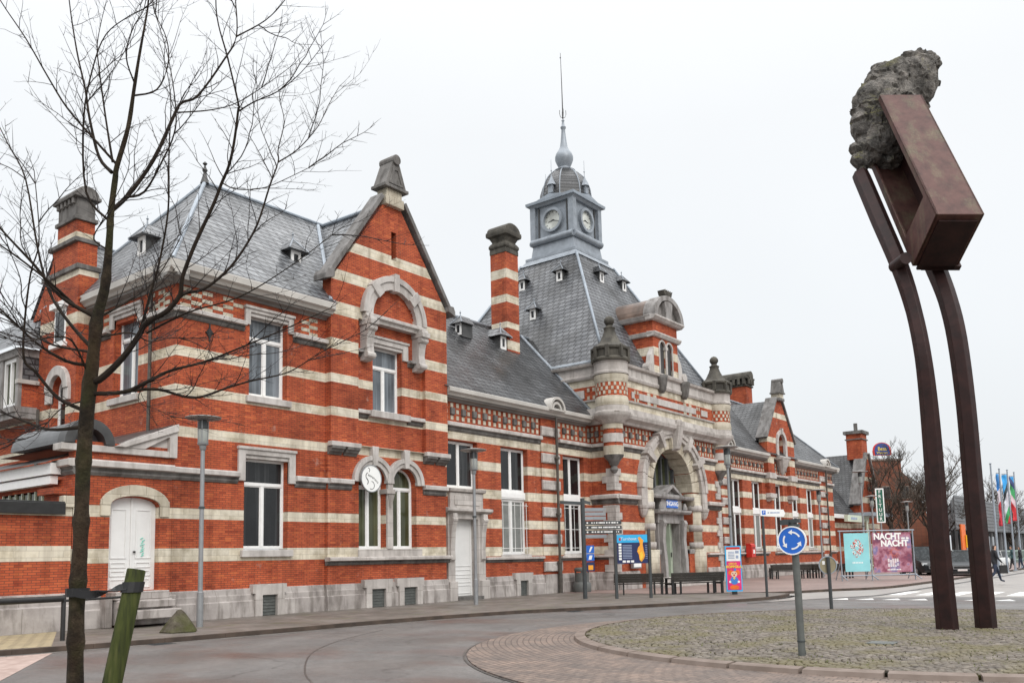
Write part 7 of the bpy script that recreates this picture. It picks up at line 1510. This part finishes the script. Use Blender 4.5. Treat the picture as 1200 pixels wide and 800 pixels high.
# ================================================================ VEHICLES
def car(name, x_, y_, yaw, label, cat, paint, Ls=4.5, Ws=1.78, Hs=1.45, van=False):
    t = empty(name, (x_, y_, RZ), label, cat, None)
    c_, s_ = math.cos(yaw), math.sin(yaw); T_ = lambda u, v, z: (x_ + u * c_ - v * s_, y_ + u * s_ + v * c_, RZ + z)   # u forward
    f = Ls / 2
    if van: lower = [(-f, .35, .96, .93), (-f * .97, .25, .98, 1.0), (-f * .5, .22, 1.0, 1.0), (f * .5, .22, 1.05, 1.0), (f * .72, .24, 1.0, .98), (f * .93, .26, .86, .92), (f, .35, .70, .80)]
    else: lower = [(-f, .40, .86, .90), (-f * .97, .28, .92, .97), (-f * .5, .2, .93, 1.0), (f * .3, .2, .94, 1.0), (f * .55, .2, .92, 1.0), (f * .85, .22, .80, .96), (f * .97, .25, .70, .88), (f, .38, .62, .80)]
    b = MB()
    for u, z0, z1, ww in lower:
        hw = Ws / 2 * ww
        for v, z in ((-hw * .92, z0), (-hw, z0 + .18), (-hw, z1 - .16), (-hw * .9, z1), (hw * .9, z1), (hw, z1 - .16), (hw, z0 + .18), (hw * .92, z0)): b.v.append(T_(u, v, z))
    k_ = 8
    for i in range(len(lower) - 1):
        for j in range(k_): b.f.append((i * k_ + j, i * k_ + (j + 1) % k_, (i + 1) * k_ + (j + 1) % k_, (i + 1) * k_ + j))
    b.f.append(tuple(range(k_))); b.f.append(tuple((len(lower) - 1) * k_ + j for j in range(k_)))
    body = b.build('body', paint, t, smooth=True)
    zb = .9; up = [(-f * (.93 if van else .86), zb, .9), (-f * (.88 if van else .72), Hs - .03, .78), (f * (.2 if van else .08), Hs, .76), (f * (.62 if van else .44), zb + .02, .88)]
    b = MB()
    for u, z, ww in up:
        for v in (-1, 1): b.v.append(T_(u, v * Ws / 2 * ww, z))
    b.f += [(0, 1, 3, 2), (2, 3, 5, 4), (4, 5, 7, 6), (0, 2, 4, 6), (1, 7, 5, 3), (0, 6, 7, 1)]; cab = b.build('cabin', 'glass_car', t)
    b = MB(); zz = Hs + .012
    b.v += [T_(up[1][0], -Ws / 2 * .78, zz - .03), T_(up[1][0], Ws / 2 * .78, zz - .03), T_(up[2][0], Ws / 2 * .77, zz), T_(up[2][0], -Ws / 2 * .77, zz)] + [T_(up[1][0], -Ws / 2 * .78, zz - .07), T_(up[1][0], Ws / 2 * .78, zz - .07), T_(up[2][0], Ws / 2 * .77, zz - .04), T_(up[2][0], -Ws / 2 * .77, zz - .04)]
    b.f += [(0, 1, 2, 3), (7, 6, 5, 4), (0, 4, 5, 1), (1, 5, 6, 2), (2, 6, 7, 3), (3, 7, 4, 0)]
    for v in (-1, 1):
        for (u0_, z0_), (u1_, z1_) in (((up[3][0], up[3][1]), (up[2][0], up[2][1])), ((up[0][0], up[0][1]), (up[1][0], up[1][1])), ((.0 - f * .28, .9), (-f * .28, Hs - .03))): b.tube([T_(u0_, v * Ws / 2 * .89, z0_), T_(u1_, v * Ws / 2 * .775, z1_)], .035, 5)
    b.build('roof', paint, t)
    for u in (-f * .62, f * .64):
        for v in (-1, 1):
            wx = Ws / 2 - .1; r = .32; b = MB(); b.tube([T_(u, v * (wx - .1), r), T_(u, v * (wx + .11), r)], r, 18); wh = b.build('wheel', 'tyre', t); b = MB(); b.tube([T_(u, v * (wx + .09), r), T_(u, v * (wx + .125), r)], .19, 12); b.build('rim', 'rim', wh)
    for v in (-1, 1):
        b = MB(); zc = .62 if not van else .78; b.fb(lambda a, z, d=0.0: T_(f * .93 + d, a, z), min(v * Ws * .28, v * Ws * .44), max(v * Ws * .28, v * Ws * .44), zc - .07, zc + .09, -.1, .08); b.build('headlight', 'headlight', t)
        b = MB(); b.fb(lambda a, z, d=0.0: T_(f * .28 + d, a, z), min(v * Ws * .5, v * (Ws * .5 + .18)), max(v * Ws * .5, v * (Ws * .5 + .18)), .98, 1.12, -.05, .05); b.build('wing_mirror', paint, t)
    b = MB(); b.fb(lambda a, z, d=0.0: T_(f + d, a, z), -Ws * .25, Ws * .25, .52, .68, -.1, .02); b.fb(lambda a, z, d=0.0: T_(f + d, a, z), -Ws * .4, Ws * .4, .28, .38, -.1, .01); gr = b.build('grille', 'black_iron', t)
    b = MB(); b.prism(lambda a, z, d=0.0: T_(f + d, a, z), rect(-Ws * .26, Ws * .26, .5, .7), .0, .035, [rect(-Ws * .24, Ws * .24, .53, .67)]); b.build('grille_frame', 'rim', gr)
    b = MB(); b.fb(lambda a, z, d=0.0: T_(f + d, a, z), -.26, .26, .39, .5, -.02, .04); b.build('number_plate', 'plate', t)
    return t
car('estate_car', 60.2, 11.55, R(190), 'dark saloon car facing the camera between the rusty legs', 'car', 'car_dark', 4.7, 1.9, 1.55)
car('people_carrier', 61.8, 14.2, R(212), 'black people carrier parked right of the banner frame', 'van', 'car_black', 4.7, 1.9, 1.9, True)
car('parked_car', 84, 16.2, R(200), 'silver car with a pale roof parked behind the black van', 'car', 'car_silver', 4.5, 1.8, 1.6, True)
car('parked_car', 80, 13.4, R(170), 'white car partly hidden behind the dark saloon', 'car', 'car_white', 4.4, 1.75, 1.5)
# ================================================================ FLAGS
for i, (x_, y_, hh, l_, cols) in enumerate(((58.1, 9.25, 6.55, 'bare flagpole without a flag, nearest to the rusty leg', ()), (66.2, 10.05, 6.85, 'flagpole with a rolled blue and red banner', ('flag_blue', 'sign_white', 'flag_red')), (70.8, 10.25, 7.1, 'flagpole with a blue, white and green banner', ('flag_blue', 'flag_dark', 'sign_white', 'flag_green', 'flag_red')), (78.8, 10.95, 7.5, 'rightmost flagpole with a blue, green and red banner', ('flag_blue', 'flag_dark', 'flag_green', 'sign_white', 'flag_red')))):
    t = empty('flagpole', (x_, y_, 0), l_, 'flagpole', 'flagpoles at the right'); b = MB(); b.tube([(x_, y_, 0), (x_, y_, hh)], [.07, .045], 8); b.lathe((x_, y_, hh), [(.05, 0), (.08, .04), (.0, .1)], 8); b.lathe((x_, y_, 0), [(.16, 0), (.16, .04), (.08, .06)], 8); b.build('pole', 'zinc_light', t, smooth=True)
    if cols:
        w_ = .2 if i == 1 else .36; zt, zb_ = hh - .3, hh - 3.8; n_ = 26; b = MB(); V_ = []
        for kk in range(n_ + 1):
            for ss in range(6):
                z = zt + (zb_ - zt) * kk / n_; f_ = ss / 5; u = -.06 - w_ * f_ * (1 - .25 * math.sin(kk * .23 + i) ** 2); wv = (.10 * math.sin(kk * .55 + i * 2 + f_ * 4) + .05 * math.sin(kk * 1.1)) * f_
                V_.append((x_ + u * .45 + wv, y_ - u * .89 + wv * .5, z))
        b.v = V_
        for kk in range(n_):
            for ss in range(5): b.f.append((kk * 6 + ss, kk * 6 + ss + 1, kk * 6 + 7 + ss, kk * 6 + 6 + ss))
        fc = N('flag_cloth_%d' % i); zz = fc.math('DIVIDE', fc.math('SUBTRACT', fc.xyz()[2], zb_), zt - zb_); yy = fc.math('MULTIPLY', fc.math('SUBTRACT', fc.xyz()[1], y_), (.55, .5, .9, -.6)[i]); zz = fc.math('ADD', zz, yy)
        fc.set(fc.ramp(zz, {1: [(0, (.55, .04, .06)), (.5, (.6, .55, .6)), (.75, (.05, .22, .55)), (1, (.05, .3, .7))], 2: [(0, (.6, .05, .06)), (.22, (.06, .35, .13)), (.42, (.6, .6, .66)), (.72, (.04, .06, .07)), (.88, (.05, .36, .75)), (1, (.05, .36, .75))], 3: [(0, (.62, .04, .05)), (.25, (.62, .45, .5)), (.42, (.07, .4, .15)), (.66, (.04, .06, .16)), (.82, (.05, .34, .72)), (1, (.05, .34, .72))]}[i], const=True), .7)
        fb_ = b.build('flag', fc.m, t, smooth=True)
        so2 = fb_.modifiers.new('cloth', 'SOLIDIFY'); so2.thickness = .012
        b = MB(); b.tube([(x_, y_, hh - .25), (x_ - w_ * .5, y_ + w_ * .95, hh - .25)], .02, 5); b.tube([(x_, y_, zb_ - .05), (x_ - w_ * .5, y_ + w_ * .95, zb_ - .05)], .03, 5); b.build('flag_arm', 'post_dark', t)
# ================================================================ PEOPLE
def person(x_, y_, yaw, label, coat, leg, h=1.75, stride=.3, bag=None):
    t = empty('person', (x_, y_, -.0), label, 'person'); k_ = h / 1.75
    pts = {'pel': (0, 0, .95), 'wai': (0, 0, 1.1), 'che': (.02, 0, 1.33), 'nek': (.03, 0, 1.5), 'hed': (.05, 0, 1.58), 'top': (.06, 0, 1.72),
           'shL': (.02, .17, 1.42), 'elL': (-.10, .22, 1.16), 'haL': (.02, .22, .92), 'fiL': (.06, .22, .84), 'shR': (.02, -.17, 1.42), 'elR': (.06, -.22, 1.15), 'haR': (.22, -.2, .96), 'fiR': (.27, -.2, .90),
           'hiL': (0, .09, .9), 'knL': (stride * .55, .1, .5), 'anL': (stride * .85, .1, .10), 'toL': (stride * .85 + .17, .1, .045), 'hiR': (0, -.09, .9), 'knR': (-.02, -.1, .48), 'anR': (-stride, -.1, .14), 'toR': (-stride + .13, -.1, .045)}
    rad = {'pel': .15, 'wai': .135, 'che': .16, 'nek': .06, 'hed': .095, 'top': .085, 'sh': .075, 'el': .055, 'ha': .038, 'fi': .03, 'hi': .105, 'kn': .07, 'an': .045, 'to': .04}
    ed = [('pel', 'wai'), ('wai', 'che'), ('che', 'nek'), ('nek', 'hed'), ('hed', 'top')] + [(a + s, b_ + s) for s in 'LR' for a, b_ in (('sh', 'el'), ('el', 'ha'), ('ha', 'fi'), ('hi', 'kn'), ('kn', 'an'), ('an', 'to'))] + [('che', 'shL'), ('che', 'shR'), ('pel', 'hiL'), ('pel', 'hiR')]
    names = list(pts); me = bpy.data.meshes.new('body'); me.from_pydata([tuple(Vector(pts[n_]) * k_) for n_ in names], [(names.index(a), names.index(b_)) for a, b_ in ed], [])
    o = bpy.data.objects.new('body', me); COL.objects.link(o); sm = o.modifiers.new('s', 'SKIN'); ss = o.modifiers.new('ss', 'SUBSURF'); ss.levels = 2; ss.render_levels = 2
    for i, n_ in enumerate(names): r = rad.get(n_, rad.get(n_[:2])); me.skin_vertices[0].data[i].radius = (r * k_, r * k_ * (.8 if n_ in ('pel', 'wai', 'che') else 1))
    me.skin_vertices[0].data[0].use_root = True
    dg = bpy.context.evaluated_depsgraph_get(); m2 = bpy.data.meshes.new_from_object(o.evaluated_get(dg)); bpy.data.objects.remove(o)
    m2.materials.clear()
    for mt in (leg, coat, 'skin', 'hair'): m2.materials.append(M[mt])
    for p_ in m2.polygons:
        z = p_.center.z / k_; xx = p_.center.x; p_.use_smooth = True
        p_.material_index = 1 if .82 < z < 1.49 else (0 if z <= .82 else (3 if z > 1.66 or xx < .01 else 2))
    o = bpy.data.objects.new('body', m2); COL.objects.link(o); o.parent = t; o.rotation_euler.z = 0; t.rotation_euler.z = yaw
    if bag:
        b = MB(); b.box(.12, .45, -.32, -.20, .42, .80); b.tube([(.2, -.26, .8), (.27, -.22, .94), (.36, -.26, .8)], .012, 5)
        me = bpy.data.meshes.new('shopping_bag'); me.from_pydata(b.v, [], b.f); me.materials.append(M[bag]); bo = bpy.data.objects.new('shopping_bag', me); COL.objects.link(bo); bo.location = (x_, y_, 0); bo.rotation_euler.z = yaw; tag(bo, 'dark bag carried by the person walking beside the flagpoles', 'bag')
person(46.6, 7.6, R(-60), 'person in dark clothes carrying a bag, walking beside the rightmost rusty leg', 'coat_black', 'jeans', 1.78, .32, 'black_iron')
person(74, 10.85, R(100), 'person in dark teal clothes walking between the flagpoles far off', 'coat_teal', 'coat_black', 1.75, .2)
person(76.0, 10.6, R(80), 'person in a dark coat behind the flagpoles, right of another walker', 'coat_black', 'jeans', 1.7, .15)

def explode(names):
    for o in [q for q in bpy.data.objects if q.type == 'MESH' and q.name.split('.')[0] in names]:
        me = o.data; n = len(me.vertices); par = list(range(n))
        def find(a):
            while par[a] != a: par[a] = par[par[a]]; a = par[a]
            return a
        for e_ in me.edges: par[find(e_.vertices[0])] = find(e_.vertices[1])
        comp = {}
        for v in me.vertices: comp.setdefault(find(v.index), []).append(v.index)
        boxes = [[ids, [min(me.vertices[i].co[k] for i in ids) - .01 for k in range(3)], [max(me.vertices[i].co[k] for i in ids) + .01 for k in range(3)]] for ids in comp.values()]
        merged = True
        while merged:
            merged = False
            for i in range(len(boxes)):
                for j in range(i + 1, len(boxes)):
                    A, B = boxes[i], boxes[j]
                    if all(A[1][k] <= B[2][k] and B[1][k] <= A[2][k] for k in range(3)):
                        boxes[i] = [A[0] + B[0], [min(A[1][k], B[1][k]) for k in range(3)], [max(A[2][k], B[2][k]) for k in range(3)]]; boxes.pop(j); merged = True; break
                if merged: break
        if len(boxes) < 2: continue
        nm = names[o.name.split('.')[0]]
        for b_ in boxes:
            ids = set(b_[0]); idx = {}; vs, fs = [], []
            for p_ in me.polygons:
                if p_.vertices[0] in ids:
                    for vi in p_.vertices:
                        if vi not in idx: idx[vi] = len(vs); vs.append(tuple(me.vertices[vi].co))
                    fs.append(([idx[vi] for vi in p_.vertices], p_.use_smooth))
            m2 = bpy.data.meshes.new(nm); m2.from_pydata(vs, [], [f_[0] for f_ in fs])
            for p_, f_ in zip(m2.polygons, fs): p_.use_smooth = f_[1]
            m2.materials.append(me.materials[0]); c = bpy.data.objects.new(nm, m2); COL.objects.link(c); c.parent = o.parent; c.location = o.location
            for md in o.modifiers:
                if md.type == 'BEVEL': q = c.modifiers.new('edge', 'BEVEL'); q.width = md.width; q.segments = 1; q.limit_method = 'ANGLE'; q.angle_limit = md.angle_limit
            for ch in [q for q in bpy.data.objects if q.parent == o]: ch.parent = c if b_ is boxes[0] else ch.parent
        bpy.data.objects.remove(o)
explode({'clock_hands': 'clock_hand', 'shadow_slot': 'shadow_slot', 'mullions': 'mullion', 'portal_column': 'portal_column', 'corner_quoins': 'corner_quoin', 'dormer_volute': 'dormer_volute', 'hip_flashing': 'hip_flashing', 'step_cheek': 'step_cheek', 'parapet_corbel': 'parapet_corbel', 'column_ring': 'column_ring', 'dormer_cheek': 'dormer_cheek', 'stone_tablet': 'stone_tablet', 'ridge_flashing': 'ridge_flashing', 'portal_dado': 'portal_dado', 'pilaster_bracket': 'pilaster_bracket', 'rear_wall': 'rear_wall', 'roof_flashing': 'roof_flashing', 'frieze_bosses': 'frieze_boss'})

for i, (x_, y_) in enumerate(((10.6, 18.15), (23.2, 15.65))):
    b = MB(); b.box(x_ - .25, x_ + .25, y_ - .18, y_ + .18, RZ - .05, RZ + .008)
    for q in range(6): b.box(x_ - .21 + q * .07, x_ - .18 + q * .07, y_ - .15, y_ + .15, RZ, RZ + .016)
    o = b.build('road_drain', 'post_dark'); tag(o, ('iron road drain in the gutter left of the stone cone', 'iron road drain in the gutter below the second lamp')[i], 'drain', 'iron road drains')
rg = random.Random(9); b = MB()
for i in range(900):
    k_ = rg.randrange(8, 44); p, q = kerbL[k_], kerbL[k_ + 1]; f_ = rg.random(); off = -.1 - abs(rg.gauss(0, .22)); x_, y_ = p[0] + (q[0] - p[0]) * f_, p[1] + (q[1] - p[1]) * f_ + off
    s = rg.uniform(.006, .02); a = rg.uniform(0, 6.28); z = RZ + .012; b.quad((x_ + s * math.cos(a), y_ + s * math.sin(a), z), (x_ + s * math.cos(a + 2), y_ + s * math.sin(a + 2), z + .006), (x_ + s * math.cos(a + 4), y_ + s * math.sin(a + 4), z))
me = bpy.data.meshes.new('leaf_litter'); me.from_pydata(b.v, [], b.f); me.materials.append(M['gutter_line']); o = bpy.data.objects.new('leaf_litter', me); COL.objects.link(o); tag(o, 'dark grit and leaf crumbs lying along the gutter', 'leaf litter', kind='stuff')
